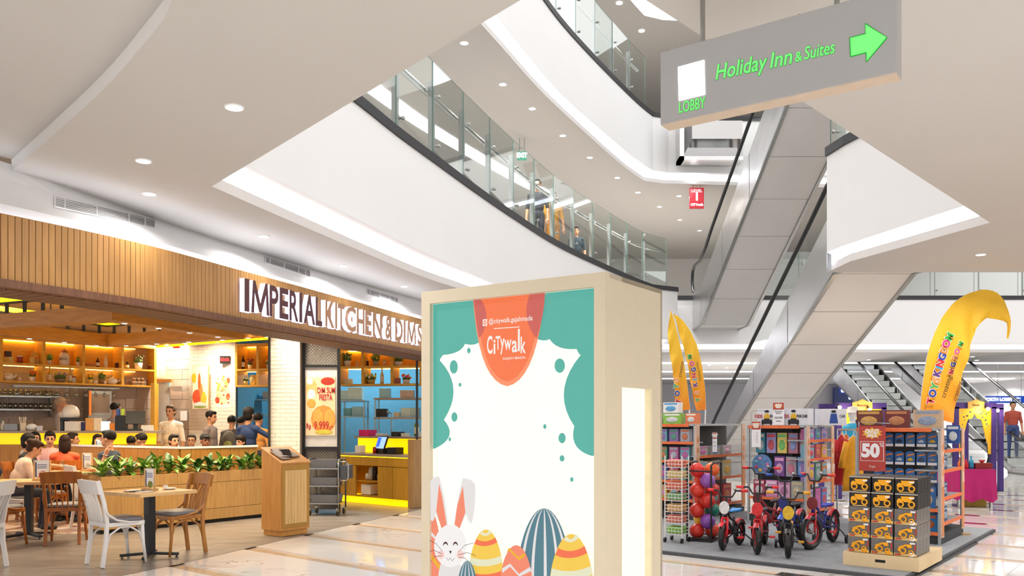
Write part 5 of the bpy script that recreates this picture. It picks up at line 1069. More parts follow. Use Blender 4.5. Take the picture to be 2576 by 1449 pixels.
bottle(A2(612, 1, .12), 'dark wine bottle on the short shelf unit', '#3a2414', .3, .032); flowers(A2(629, 1, .12), 'pot of dark red flowers on the short shelf unit', '#f0dca8', ['#8a4a3a', '#b0604a'], .2); flowers(A2(618, 0, .12), 'white flowers on the lower short shelf', '#e8cc70', ['#f6ecd0', '#fff4d8'], .2); jar(A2(637, 0, .12), 'tall cream cake stand jar on the lower short shelf', '#f0dc90', '#e8c860', .2, .07); flowers(A2(676, 1, .12), 'pale flowers at the column end of the short shelf unit', '#e0cc90', ['#e8d88a', '#c8b860'], .2)
flowers(A3(874, 1), 'green plant in white eared pot above the bar', '#f4f0e4', ['#7a9a5a', '#a8b87a', '#5a7a3a'], .27, r=.075, n=20); bottle(A3(899, 1), 'small pale bottle above the bar', '#e8d8b0', .13, .025); jar(A3(923, 1), 'dark small jar above the bar', '#4a2a20', '#e8dcc8', .12, .035); flowers(A3(946, 1), 'yellow-green plant in grey can above the bar', '#a8a080', ['#c8c040', '#8aa040'], .24, r=.065, n=18); jar(A3(968, 1), 'cream jar above the bar', '#e0c898', '#c8a868', .12, .035); flowers(A3(1002, 1), 'grass plant behind a white picket trough above the bar', '#f2f0ea', ['#6a9a4a', '#4a7a3a'], .19, r=.085, n=18)
for px, l in [(868, 'left cream candle box on the lower bar shelf'), (880, 'right cream candle box on the lower bar shelf')]: boxy('candle_box', l, 'box', A3(px, 0), (.1, .1, .1), mk('cb', '#f6e8b8', .5), group='boxes on the lower bar shelf')
boxy('gift_box', 'brown gift box on the lower bar shelf', 'box', A3(998, 0), (.14, .1, .11), mk('gb', '#a8604a', .5), group='boxes on the lower bar shelf')
flowers(A3(933, 0), 'basket of cream and green flowers on the lower bar shelf', '#c8a860', ['#f4ecd0', '#a8b848', '#e8d040'], .2, r=.09, n=18); bottle(A3(961, 0), 'clear bottle on the lower bar shelf', '#d8d0b0', .3, .035); flowers(A3(1022, 0), 'pink and orange flowers on the lower bar shelf', '#f0ead8', ['#e8506a', '#f08040'], .18, r=.07, n=14)
# ---- food pictures, clock, wash lamp
def picture(px0, px1, py0, py1, label, base, blobs):
    t = Vector((1.1, -.4)).normalized(); d = 17.12; a = PD(px0, py1, d + .08); c = PD(px1, py0, d - .05); o = thing('framed_picture', label, 'picture', (a.x, a.y - .03, a.z), math.atan2(t.y, t.x), 'food pictures'); w = c.x - a.x; h = c.z - a.z
    b = MB(); b.bx((0, 0, 0), (w, .03, h)); b.build('frame', m_ttop, o, bevel=.003); b = MB(); b.bx((.012, -.004, .012), (w - .012, .0, h - .012)); pn_ = b.build('print', mk('prt' + base, base, .4, var=.04, scale=6), o)
    if 'rice' in label:
        for k in range(34): blobs.append((random.uniform(.12, .88), random.uniform(.12, .72), random.uniform(.03, .07), random.uniform(.012, .03), random.choice(['#e8c060', '#c85a38', '#f6ecc8', '#9aa848', '#e0a050', '#f2d890'])))
    for k, (x, z, rx, rz_, c_) in enumerate(blobs): b = MB(); b.ball((x * w, -.005 - k * .0001, z * h), (rx * w, .0015, rz_ * h), 12, 6); b.build('food_print', mk('fp' + c_, c_, .5, var=.25, scale=30), pn_)
picture(485, 529, 920, 1030, 'tall picture of grilled prawns, left of the two', '#f0e2c8', [(.12, .72, .14, .12, '#e8b020'), (.45, .62, .09, .22, '#d8602c'), (.55, .4, .12, .2, '#e88848'), (.3, .28, .28, .18, '#d8502c'), (.7, .25, .2, .16, '#d8b838'), (.5, .12, .42, .06, '#f4ead8'), (.5, .06, .4, .03, '#8a9a4a')])
picture(540, 588, 920, 1031, 'tall picture of rice and vegetables, right of the two', '#f4ecd8', [(.5, .4, .4, .3, '#f2dfa8'), (.3, .5, .12, .1, '#e8a848'), (.7, .6, .12, .1, '#dcc468'), (.82, .66, .1, .07, '#c85a38'), (.2, .22, .14, .08, '#b8482c'), (.8, .3, .12, .08, '#cc5a34'), (.55, .72, .1, .06, '#9aa848'), (.5, .08, .42, .05, '#fbf4e6')])
p = PD(553, 914, 17.0); o = thing('led_clock', 'black LED wall clock with red digits', 'clock', (p.x, p.y, p.z)); b = MB(); b.bx((0, 0, 0), (.2, .04, .15)); b.build('case', m_blk, o); lettering('digits', '15:02', o, .085, EMIT('red_led', '#ff2020', 2.0), (.1, -.004, .075), bold=.004)
p = PD(450, 985, 17.5); o = thing('insect_lamp', 'white wall lamp throwing cyan light up the tiles', 'lamp', (p.x, p.y - .12, p.z), -.3); b = MB(); b.add([(-.15, -.1, .1), (.2, -.1, .1), (.15, 0, 0), (-.08, 0, 0), (-.15, .12, .1), (.2, .12, .1), (.15, .12, 0), (-.08, .12, 0)], [(0, 1, 2, 3), (4, 5, 6, 7), (0, 3, 7, 4), (1, 2, 6, 5), (3, 2, 6, 7)]); b.build('shade', m_plate, o); b = MB(); b.bx((-.1, -.05, .08), (.15, .05, .1)); b.build('tube', EMIT('cyan_tube', '#58e0f0', 5.0), o)
p = PD(434, 1082, 17.3); mb = MB(); mb.bx((PX(397, 17.45), 17.4, 0), (PX(428, 17.45), 17.46, Zh(962, 17.4))); d1 = struct(mb.build('door_1', mk('grey_door', '#b9bcc0', .5)), 'pale grey service door'); mb = MB(); mb.bx((PX(394, 17.4), 17.36, Zh(962, 17.4)), (PX(432, 17.4), 17.46, Zh(954, 17.4))); mb.build('door_head', m_amber, d1)
mb = MB(); mb.bx((PX(384, 17.2), 17.1, 0), (PX(394, 17.2), 17.3, 2.3)); struct(mb.build('trim_9', m_amb), 'amber post at the end of the shelf unit')
p = PD(463, 1058, 17.5); boxy('first_aid_panel', 'white panel with black fittings on the tiled corner', 'panel', (p.x, p.y, p.z), (.14, .05, .2), m_paper)
p = PD(444, 876, 16.0); o = thing('exit_lamp', 'small red exit lamp under the amber beam', 'lamp', tuple(p)); b = MB(); b.bx((-.06, -.03, 0), (.06, .03, .07)); b.build('body', EMIT('red_lamp', '#e03a1c', .8), o); b = MB(); b.bx((-.01, -.01, .07), (.01, .01, 3.3 - p.z)); b.build('bracket', m_blk, o)
q = MB(); q.bx((PX(676, 13.7), 13.66, 0.01), (PX(681, 13.7), 13.7, 3.28)); struct(q.build('trim_10', m_blk), 'black metal edge left of the brick column')
# ---- poster frame with mesh
fx0, fx1, fd = PX(760, 13.75), PX(855, 13.75), 13.75
pf = thing('poster_frame', 'black steel frame with wire mesh and a dim sum poster', 'poster frame', (fx0, fd, 0.008)); W3 = fx1 - fx0
def zz(py): return Zh(py, fd)
b = MB(); b.bx((0, 0, 0), (.045, .06, 3.28)); b.build('post', m_blk, pf); b = MB(); b.bx((W3 - .045, 0, 0), (W3, .06, 3.28)); b.build('post', m_blk, pf)
for py in (922, 1128): b = MB(); b.bx((.045, 0, zz(py) - .02), (W3 - .045, .06, zz(py) + .02)); b.build('rail', m_blk, pf)
b = MB(); b.bx((.045, .03, zz(1128)), (W3 - .045, .05, zz(922))); b.build('white_panel', M('poster_backing', '#cfcac6', .5), pf)
m_mesh = M('mesh_wire_grey', '#8c8680', .4, .6)
for z0, z1 in ((.05, zz(1128) - .02), (zz(922) + .02, 3.26)):
    b = MB(); n_ = int((W3 + z1 - z0) / .05)
    for k in range(n_):
        s = k * .05
        for sg in (1, -1):
            x0, x1 = s - (z1 - z0), s; pts = []
            xa, za, xb, zb_2 = s, z0, s - (z1 - z0), z1
            if xa > W3 - .045: za = z0 + (xa - (W3 - .045)); xa = W3 - .045
            if xb < .045: zb_2 = z1 - (.045 - xb); xb = .045
            if zb_2 - za < .02: continue
            f = (lambda x: x) if sg == 1 else (lambda x: W3 - x)
            b.tube([(f(xa), .04, za), (f(xb), .04, zb_2)], .0045, 4)
    g = b.build('wire_mesh', m_mesh, pf); g['kind'] = 'stuff'
b = MB(); b.bx((.045, .07, .05), (W3 - .045, .09, 3.26)); b.build('backing', M('mesh_backing', '#b8aea4', .6), pf)
pX0, pX1, pZ0, pZ1 = PX(768, fd) - fx0, PX(843, fd) - fx0, zz(1097), zz(950)
b = MB(); b.bx((pX0, .012, pZ0), (pX1, .03, pZ1)); po_ = b.build('poster', mk('poster_cream', '#e6c9a0', .5, var=.06, scale=8), pf); pw_, ph_ = pX1 - pX0, pZ1 - pZ0
for k, (x, z, rx, rz_, c_) in enumerate([(.75, .93, .24, .07, '#a8301c'), (.2, .8, .2, .17, '#d8a868'), (.2, .72, .14, .1, '#f0e6da'), (.15, .93, .1, .055, '#f4efe8'), (.2, .55, .15, .08, '#c89a40'), (.6, .28, .42, .24, '#e08a3c'), (.44, .3, .19, .16, '#f0a048'), (.8, .3, .18, .16, '#f0a048'), (.62, .06, .3, .04, '#c8b840')]): b = MB(); b.ball((pX0 + x * pw_, .0115 - k * .0004, pZ0 + z * ph_), (rx * pw_, .0012, rz_ * ph_), 16, 6); b.build('food_print', mk('pf' + c_, c_, .5, var=.15, scale=25), po_)
m_pt = mk('poster_red', '#b01c24', .5)
for t_x, x, z, s_, sx in [('DIM SUM', .70, .77, .135, .55), ('FIESTA', .68, .65, .135, .55), ('Rp', .11, .16, .12, .6), ('9.999,-', .60, .17, .18, .62)]: lettering('lettering', t_x, po_, s_, m_pt, (pX0 + x * pw_, .006, pZ0 + z * ph_), bold=.002, sx=sx)
# ---- trolley
tr = thing('bussing_trolley', 'steel bussing trolley with grey tubs in front of the mesh frame', 'trolley', (PX(779, 13.45), 13.35, 0.008), -.12); TWd = .5; TD = .36
for x in (0, TWd):
    b = MB(); b.tube([(x, 0, .1), (x, 0, .86), (x + (.0), .04, .9), (x, TD - .04, .9), (x, TD, .86), (x, TD, .1)], .013, 8); b.build('side_hoop', m_steel2, tr, smooth=True)
b = MB(); b.tube([(TWd, 0, .86), (TWd + .13, 0, .86), (TWd + .16, 0, .82), (TWd + .16, 0, .6), (TWd + .13, 0, .56), (TWd, 0, .56)], .013, 8); b.build('push_handle', m_steel2, tr, smooth=True)
m_tub = mk('tub_grey', '#6b6f78', .5); m_tubd = mk('tub_dark', '#4a4f5a', .5)
for z in (.2, .48, .76):
    b = MB(); b.bx((0, 0, z - .02), (TWd, TD, z)); b.build('shelf', m_steel2, tr); b = MB(); R = [[(sx_ * (TWd / 2 - .03) * f + TWd / 2, sy_ * (TD / 2 - .02) * f + TD / 2, zq) for sx_, sy_ in ((-1, -1), (1, -1), (1, 1), (-1, 1))] for f, zq in ((.9, z + .002), (1.0, z + .13), (.95, z + .13), (.86, z + .02))]; b.loft(R); b.build('tub', m_tub, tr)
b = MB(); b.bx((TWd + .02, .02, .58), (TWd + .13, TD - .02, .8)); b.build('side_bin', m_tubd, tr)
for x in (.02, TWd - .02):
    for y in (.02, TD - .02): b = MB(); b.cyl((x - .012, y, .05), (x + .012, y, .05), .05, seg=14); w_o = b.build('wheel', m_rubber, tr); b = MB(); b.bx((x - .02, y - .02, .06), (x + .02, y + .02, .12)); b.build('castor_fork', m_steel2, w_o)
# ---- open-kitchen bar
ba, bb_ = Vector((-3.3, 15.78)), Vector((-1.80, 14.55)); bt = (bb_ - ba).normalized(); BL = (bb_ - ba).length
kb_ = thing('kitchen_bar', 'oak kitchen bar with glowing yellow ledge and cupboard doors', 'bar', (ba.x, ba.y, 0.008), math.atan2(bt.y, bt.x))
m_bar = WOOD('bar_oak', '#c8962e', '#b8841e', 2.2, (14, 14, 1), .45, .03); m_yg2 = EMIT('bar_yellow_glow', '#ffc800', 1.0)
b = MB(); b.bx((0, .04, .0), (BL, .5, .12)); b.build('lit_plinth', m_yg2, kb_)
b = MB(); b.bx((0, .03, .12), (BL, .05, .14)); b.bx((0, .46, .12), (BL, .5, .86)); b.bx((0, .03, .12), (.02, .5, .86)); b.bx((BL - .02, .03, .12), (BL, .5, .86)); b.build('carcass', m_bar, kb_)
for x0, x1 in ((.02, .27), (.28, .53), (1.13, 1.52), (1.53, BL - .01)): b = MB(); b.bx((x0 + .003, 0, .13), (x1 - .003, .03, .69)); b.build('cupboard_door', m_bar, kb_)
for x0, x1 in ((0, .53), (.53, 1.13), (1.13, BL)): b = MB(); b.bx((x0 + .003, -.01, .70), (x1 - .003, .03, .855)); b.build('drawer_front', m_bar, kb_)
b = MB(); b.bx((.54, .02, .13), (1.12, .45, .15)); b.build('niche_shelf', m_bar, kb_); b = MB(); b.bx((.54, .02, .40), (1.12, .45, .42)); b.build('niche_shelf', m_bar, kb_); b = MB(); b.bx((.54, .43, .13), (1.12, .45, .69)); b.build('niche_back', mk('niche_brown', '#7a5428', .6), kb_)
b = MB(); b.bx((-.02, -.03, .87), (BL + .02, .5, .915)); b.build('worktop', m_stone, kb_); b = MB(); b.bx((0, .01, .855), (BL, .03, .872)); b.build('ledge_light', m_yel, kb_)
b = MB(); b.bx((0, .5, 0), (BL, .56, 1.19)); b.build('back_riser', m_yg2, kb_); b = MB(); b.bx((-.02, .42, 1.19), (BL + .1, .86, 1.225)); b.build('pass_shelf', m_stone, kb_)
b = MB(); b.bx((BL, -.02, 0), (BL + .14, .5, 1.19)); b.build('end_post', WOOD('end_post_oak', '#b08a58', '#9a744a', 2.2, (14, 14, 1), .5, .02), kb_)
def KB(x, y, z): return kb_.matrix_basis @ Vector((x, y, z))
BR = math.atan2(bt.y, bt.x)
o = thing('till_screen', 'angled till touch screen on the kitchen bar', 'monitor', tuple(KB(1.02, .2, .916)), BR - .2); b = MB(); b.box((0, 0, .2), (.32, .03, .25), rx=-.35); b.build('bezel', m_blk, o); b = MB(); b.box((0, -.018, .2), (.29, .004, .22), rx=-.35); sc_ = b.build('screen', EMIT('till_screen_glow', '#8fb4e8', .9), o); b = MB(); b.box((-.07, -.012, .21), (.1, .003, .18), rx=-.35); b.build('screen_block', EMIT('till_screen_blue', '#2a5ae0', .9), sc_).location = (0, -.012, 0); b = MB(); b.box((0, .08, .05), (.26, .26, .1)); b.build('base', m_blk, o)
boxy('card_printer', 'black receipt printer beside the till screen', 'printer', KB(1.36, .22, .916), (.22, .2, .12), m_blk, BR); boxy('napkin_box', 'small white box on the kitchen bar', 'box', KB(.42, .2, .916), (.16, .12, .14), m_plate, BR); jar(KB(.88, .15, .916), 'red sauce jar on the kitchen bar', '#c0281c', '#a01810', .12, .035, group='jars on the bar')
boxy('basket', 'white plastic basket in the bottom niche of the bar', 'basket', KB(.70, .2, .158), (.26, .22, .19), mk('basket_white', '#ece6da', .5), BR)
for x, h, c, l in [(.64, .12, '#e8e4dc', 'short white canister in the bar niche'), (.73, .23, '#e0dcd4', 'tall white canister in the bar niche'), (.84, .24, '#241c1a', 'black canister in the bar niche'), (.97, .13, '#e8e4dc', 'white mug stack in the bar niche')]: jar(KB(x, .2, .428), l, c, c, h, .05, group='canisters in the bar niche')
for x, dm, c, l in [(.15, (.3, .2, .12), '#e81e78', 'bright pink basket on the pass shelf'), (.55, (.2, .14, .05), '#d8d4cc', 'folded cloth on the pass shelf'), (1.0, (.2, .16, .09), '#1e1c1e', 'black speaker on the pass shelf'), (1.2, (.14, .1, .06), '#e8e0d0', 'white card box on the pass shelf'), (1.75, (.3, .2, .1), '#cfe0e8', 'clear tub at the right of the pass shelf')]: boxy('pass_item', l, 'box', KB(x, .62, 1.226), dm, mk('ps' + c, c, .45), BR, 'things on the pass shelf')
bottle(KB(1.5, .62, 1.226), 'tall green bottle on the pass shelf', '#7a8a20', .36, .045, '#7a8a20', 'things on the pass shelf')
o = thing('pass_lamp', 'slim steel arm lamp on the pass shelf', 'lamp', tuple(KB(.82, .62, 1.226)), BR); b = MB(); b.lathe([(.06, 0), (.06, .015), (.001, .016)]); b.build('base', m_steel2, o); b = MB(); b.tube([(0, 0, 0), (0, 0, .42), (-.05, -.02, .46)], .01, 6); b.build('arm', m_steel2, o); b = MB(); b.ball((-.06, -.02, .45), .03, 8, 6); b.build('head', m_steel2, o)
q = MB(); q.bx((PX(1046, 14.6), 14.6, 0), (PX(1051, 14.6), 14.66, 3.28)); struct(q.build('trim_11', m_blk), 'black metal post at the bar end')
# kitchen racks
m_krk = mk('kitchen_rack_steel', '#9ab0b8', .35, metal=.6)
def krack(px0, px1, d, pys, label, wood=False):
    x0, x1 = PX(px0, d), PX(px1, d); o = thing('kitchen_rack', label, 'rack', (x0, d, 0), group='kitchen racks'); zt = Zh(pys[0], d); mt = mk('rack_tan', '#b08a68', .5) if wood else m_krk
    for x in (0, x1 - x0):
        for y in (0, .45): b = MB(); b.cyl((x, y, 0), (x, y, zt), .018, seg=8); b.build('upright', m_krk, o)
    for py in pys: b = MB(); z = Zh(py, d); b.bx((-.03, -.03, z - .03), (x1 - x0 + .03, .48, z)); b.build('shelf_board', mt, o)
krack(856, 916, 17.4, (1007, 1046), 'left blue-lit kitchen rack seen above the bar'); krack(944, 1062, 17.2, (1001, 1050), 'right kitchen rack with tan shelves above the bar', True); krack(612, 690, 18.2, (1004, 1044), 'kitchen rack seen left of the brick column')
for px, py, d, dm, c, l in [(866, 1006, 17.5, (.26, .25, .2), '#c8e8ee', 'white bin at the left of the left kitchen rack'), (893, 1006, 17.5, (.3, .28, .26), '#d8f2f4', 'stacked white tub on the left kitchen rack'), (873, 1046, 17.5, (.16, .2, .16), '#7ac0c8', 'teal container on the left kitchen rack'), (900, 1046, 17.5, (.26, .24, .19), '#a8d8e8', 'pale blue tub on the left kitchen rack'), (967, 1000, 17.3, (.22, .2, .19), '#a8d4e4', 'pale blue bin on the right kitchen rack'), (1023, 1000, 17.3, (.28, .2, .15), '#d8b8a0', 'tan box on the right kitchen rack'), (957, 1049, 17.3, (.26, .2, .17), '#2a2420', 'black box on the right kitchen rack'), (997, 1049, 17.3, (.13, .2, .1), '#e8d8b8', 'cream box on the right kitchen rack'), (1020, 1049, 17.3, (.2, .2, .19), '#c8dcd8', 'clear tub on the right kitchen rack'), (1043, 1049, 17.3, (.18, .2, .19), '#b0ccd0', 'end tub on the right kitchen rack'), (641, 1003, 18.3, (.3, .2, .06), '#3a9ad8', 'blue tray on the kitchen rack by the column'), (668, 1003, 18.3, (.16, .16, .16), '#c8b8a8', 'tan tub on the kitchen rack by the column')]:
    p = PD(px, py, d); boxy('storage_tub', l, 'tub', (p.x, p.y + .12, p.z + .001), dm, mk('st' + c, c, .4), group='tubs in the kitchen')
# ================================================================== TOY STAND
m_carpet = M('grey_carpet', '#8f9296', .95, var=.18, scale=90, bump=.5); m_cedge = M('carpet_edge', '#4b4c50', .9, var=.15, scale=60)
def TP(a, b): p = C0 - E1 * a + E2 * b; return (p.x, p.y)     # a: along the front to the left, b: depth
plf = [TP(0, 0), TP(0, 4.6), TP(4.6, 4.6), TP(4.6, 0)]
mb = MB(); mb.prism(plf, 0.0, 0.035); pfm = struct(mb.build('floor', m_cedge), 'grey carpeted platform of the toy stand')
mb = MB(); mb.box((0, 0, 0.0385), (1.142, 1.142, .007)); ct_me = mb.mesh('carpet_tile', m_carpet)
for i in range(4):
    for j in range(4): p = TP(.6 + i * 1.146, .59 + j * 1.146); inst('carpet_tile', ct_me, pfm, (p[0], p[1], 0), ang)
ZP = .043
m_rk = M('rack_grey_metal', '#a9adb2', .4, .3, var=.03); m_rkd = M('rack_dark_back', '#3a3c40', .7); m_orail = M('price_rail_orange', '#e8703a', .5, var=.15, scale=30); m_epan = M('end_panel_print', '#e6b7a0', .5, var=.2, scale=7); m_epan2 = M('end_panel_orange', '#dd8a52', .5, var=.2, scale=7)
def gondola(label, org, W, D, H, fz, sz, shelf_d=.32):
    """display rack: front bay faces the camera side, right flank has its own shelves"""
    o = thing('display_rack', label, 'display rack', (org[0], org[1], ZP), ang, 'toy display racks')
    b = MB(); b.bx((0, .02, 0), (W, D, .12)); b.build('base', m_rkd, o); b = MB(); b.bx((.03, shelf_d, .12), (W - shelf_d, D, H)); b.build('core_panel', m_rkd, o)
    for x in (0, W - .03): b = MB(); b.bx((x, 0, 0), (x + .03, .03, H)); b.build('upright', m_rk, o)
    for y in (.04, D - .03): b = MB(); b.bx((W - .03, y, .12), (W, y + .03, H)); b.build('upright', m_rk, o)
    b = MB(); b.bx((0, 0, H - .02), (W, D, H + .01)); b.build('top_board', m_rk, o); b = MB(); b.bx((.02, -.012, H - .035), (W - .1, 0, H + .012)); b.build('price_rail', m_orail, o)
    for z in fz: b = MB(); b.bx((.03, .0, z - .02), (W - .03, shelf_d, z)); s = b.build('shelf', m_rk, o); b = MB(); b.bx((.03, -.01, z - .035), (W - .03, 0, z + .005)); b.build('price_rail', m_orail, s)
    for z in sz: b = MB(); b.bx((W - shelf_d, .13, z - .02), (W, D - .13, z)); s = b.build('side_shelf', m_rk, o); b = MB(); b.bx((W, .13, z - .035), (W + .01, D - .13, z + .005)); b.build('price_rail', m_orail, s)
    for y in (.0, D - .12):
        b = MB(); b.bx((W, y, .08), (W + .014, y + .12, H + .0)); e = b.build('end_panel', m_epan, o); b = MB(); b.bx((W + .0142, y + .01, .1), (W + .016, y + .11, H * .5)); b.build('orange_print', m_epan2, e)
        for k in range(3): b = MB(); b.ball((W + .0145, y + .06, H * (.62 + .11 * k)), (.002, .035, .05), 10, 6); b.build('print_spot', m_epan2, e)
    return o
RM = gondola('toy rack with hanging packs behind the bicycles', (3.5, 12.42), .88, 1.15, 1.40, (.36,), (1.2, .93, .60, .18))
RR_ = gondola('toy rack hung with rows of blue car packs beside the yellow flag', (4.33, 10.53), .98, 1.25, 1.375, (.42, .14), (1.12, .88, .55, .25))
RL = gondola('toy rack left of the escalator foot, half hidden by the light box', (1.98, 12.98), .95, 1.75, 1.42, (1.16, .88, .58, .3), (.95, .60, .18))
def RP(r, x, y, z): return r.matrix_basis @ Vector((x, y, z))
COLS = ['#c86aa8', '#6a8ad0', '#d8a0c0', '#7ab0c8', '#c8506a', '#e0b040', '#9a78c0', '#58a088', '#d87a50', '#b0b8c8']
def pack(r, x, y, z, w, h, label, c, c2, d=.05, grp='packs on the toy racks', side=False, nm='toy_pack'):
    o = thing(nm, label, 'toy pack', tuple(RP(r, x, y, z)), ang + (math.pi / 2 if side else 0), grp); b = MB(); b.bx((-w / 2, 0, 0), (w / 2, d, h)); b.build('card', M('pk' + c, c, .45, var=.12, scale=22), o)
    b = MB(); b.ball((0, -.001, h * .4), (w * .34, .012, h * .26), 10, 6); b.build('toy_window', M('pk' + c2, c2, .3, var=.3, scale=60), o); b = MB(); b.bx((-w * .42, -.003, h * .78), (w * .42, 0, h * .93)); b.build('title_band', M('pkt' + c2, c2, .4, var=.1), o); return o
def N_(i): return ['first', 'second', 'third', 'fourth', 'fifth', 'sixth', 'seventh', 'eighth'][i]
# middle rack goods
for i in range(5): pack(RM, .12 + i * .165, .2, 1.0, .14, .30, f'{N_(i)} pack from the left in the top row of the middle toy rack', ['#4a9ab0', '#a8a0d8', '#e8d070', '#b87888', '#a0708a'][i], ['#e6e0d0', '#d85a60', '#7ac86a', '#8a9ad0', '#d8c0a0'][i])
o = thing('round_play_set', 'big round blue play set hanging in the middle toy rack', 'toy', tuple(RP(RM, .16, .19, .83)), ang); b = MB(); b.lathe([(.001, 0), (.15, 0), (.15, .04), (.001, .05)], seg=20); q = b.build('tray', M('tray_blue', '#5a86b8', .4, var=.2, scale=25), o); q.rotation_euler = (math.pi / 2, 0, 0)
for k in range(7): b = MB(); a = k * .9; b.ball((.09 * math.cos(a), -.05, .09 * math.sin(a)), (.03, .012, .025), 8, 5); b.build('piece', M('pc' + COLS[k], COLS[k], .4), o)
for i in range(3): pack(RM, .41 + i * .175, .2, .66, .155, .29, f'{N_(i)} pack in the second row of the middle toy rack', ['#7a4a98', '#a8a0b0', '#6a9ad8'][i], ['#e8a8d0', '#d87a90', '#e0d0f0'][i])
for i in range(4): pack(RM, .14 + i * .19, .1, .362, .17, .24, f'{N_(i)} pack on the bottom shelf of the middle toy rack', ['#b0405a', '#d890c0', '#d8a8c8', '#a8a8a0'][i], ['#e0c8d0', '#f0d0e8', '#b070a0', '#c8b890'][i])
for i, z in enumerate((1.202, .932, .602, .182)):
    for j in range(3): pack(RM, .86, .27 + j * .27, z, .22, [.16, .2, .26, .3][i], f'{N_(j)} pack on the {["top", "second", "third", "lowest"][i]} side shelf of the middle toy rack', COLS[(i * 3 + j) % 10], COLS[(i + j * 4 + 3) % 10], .12, 'packs on the side of the middle rack', True)
def carbox(r, x, label, veh, w=.42, h=.24, turn=0.0):
    o = thing('ride_on_box', label, 'toy box', tuple(RP(r, x, .1, 1.412)), ang + turn, 'ride-on car boxes'); b = MB(); b.bx((-w / 2, 0, 0), (w / 2, .22, h)); b.build('carton', M('carton_white', '#dcdbe2', .5, var=.03), o, bevel=.003)
    m = M('veh' + veh, veh, .4); dk = M('veh_dark', '#1c1c20', .5)
    b = MB(); b.slab([(-.04, .06), (.04, .06), (.045, .13), (.025, .17), (-.025, .17), (-.045, .13)], -.004, 0); b.build('car_print', m, o); b = MB(); b.slab([(-.05, .02), (.05, .02), (.04, .1), (-.04, .1)], -.006, 0); b.build('grille_print', dk, o)
    for s in (-1, 1): b = MB(); b.slab(ell(s * .062, .045, .02, .042, 14), -.005, 0); b.build('wheel_print', dk, o)
    b = MB(); b.slab(ell(0, .205, .035, .02, 14), -.005, 0); b.build('seat_print', dk, o)
    lettering('lettering', 'KIDS', o, .07, M('print_red', '#b8222c', .5), (-.125, -.005, .13), sx=.8, bold=.002); lettering('lettering', 'FUN CAR', o, .06, dk, (.125, -.005, .13), sx=.6, bold=.002)
carbox(RM, .26, 'white ride-on box with yellow car at the left of the middle rack top', '#e0b020', .3); carbox(RM, .66, 'white ride-on box with yellow car picture, middle of the three', '#e0b020', .42)
q = thing('ride_on_box', 'white ride-on box with blue car picture at the right end of the rack top', 'toy box', tuple(RP(RM, .89, .45, 1.412)), ang + .55, 'ride-on car boxes'); b = MB(); b.bx((0, 0, 0), (.4, .2, .24)); b.build('carton', M('carton_white', '#dcdbe2', .5, var=.03), q); b = MB(); b.slab([(.16, .03), (.28, .03), (.26, .17), (.18, .17)], -.005, 0); b.build('car_print', M('veh_blue', '#2c4c9a', .4), q); b = MB(); b.slab(ell(.22, .2, .035, .02, 12), -.005, 0); b.build('seat_print', M('veh_dark', '#1c1c20', .5), q); lettering('lettering', 'CAR', q, .06, M('veh_dark', '#1c1c20', .5), (.34, -.005, .13), sx=.7)
m_crazy = M('sale_red', '#b84038', .5, var=.06); m_burst = M('sale_burst', '#f0b840', .5); m_cardw = M('card_white', '#f0eff2', .5, var=.02)
def sale_card(label, p, w, h, body, foot=True, rz=0.0, hanging=True, big=None):
    o = thing('sale_sign', label, 'sign', tuple(p), ang + rz, 'crazy sale signs'); b = MB(); b.bx((-w / 2, 0, 0), (w / 2, .006, h)); b.build('card', m_cardw if not big else m_crazy, o)
    b = MB(); b.bx((-w / 2 + .004, -.002, h * .68), (w / 2 - .004, 0, h - .004)); b.build('red_head', m_crazy, o); st_ = []
    for k in range(20): a = k * math.pi / 10; rr = 1.0 if k % 2 else .7; st_.append((math.cos(a) * w * .4 * rr, h * .84 + math.sin(a) * h * .13 * rr))
    b = MB(); b.slab(st_, -.004, -.002); b.build('burst', m_burst, o)
    for t, zf in (('CRAZY', .88), ('SALE', .79)): lettering('lettering', t, o, h * .11, m_cardw, (0, -.0055, h * zf), bold=.003, sx=.85)
    for t, zf, sz in body: lettering('lettering', t, o, sz, M('print_grey', '#4a4a50', .5), (0, -.003, h * zf), sx=.85)
    if big:
        b = MB(); b.bx((-w * .44, -.003, h * .22), (w * .44, -.001, h * .66)); b.build('white_edge', m_cardw, o); b = MB(); b.bx((-w * .42, -.0045, h * .23), (w * .42, -.002, h * .65)); b.build('red_field', m_crazy, o); lettering('lettering', big, o, h * .40, m_cardw, (-w * .06, -.006, h * .44), bold=.012, sx=.95); lettering('lettering', '%', o, h * .13, m_cardw, (w * .35, -.006, h * .58)); lettering('lettering', 'Toys', o, h * .07, m_cardw, (0, -.003, h * .1))
    return o
o = sale_card('tall sale sign priced 250.000 above the middle toy rack', RP(RM, .46, .04, 1.415), .17, .33, [('LITTLE GIGGLE', .60, .022), ('RIDE ON', .52, .022), ('250.000', .32, .045), ('399.900', .17, .026)])
o = sale_card('narrow sale list hanging at the left of the middle toy rack', RP(RM, .15, -.03, 1.09), .14, .38, [('- - - 19', .55, .02), ('- - - 29', .46, .02), ('- - - 39', .37, .02), ('- - - 49', .28, .02), ('- - - 19', .19, .02)]); b = MB(); b.tube([(-.09, .03, -.5), (-.09, .03, .5), (-.06, .03, .54), (.14, .03, .54)], .005, 6); b.build('hook_arm', m_rk, o)
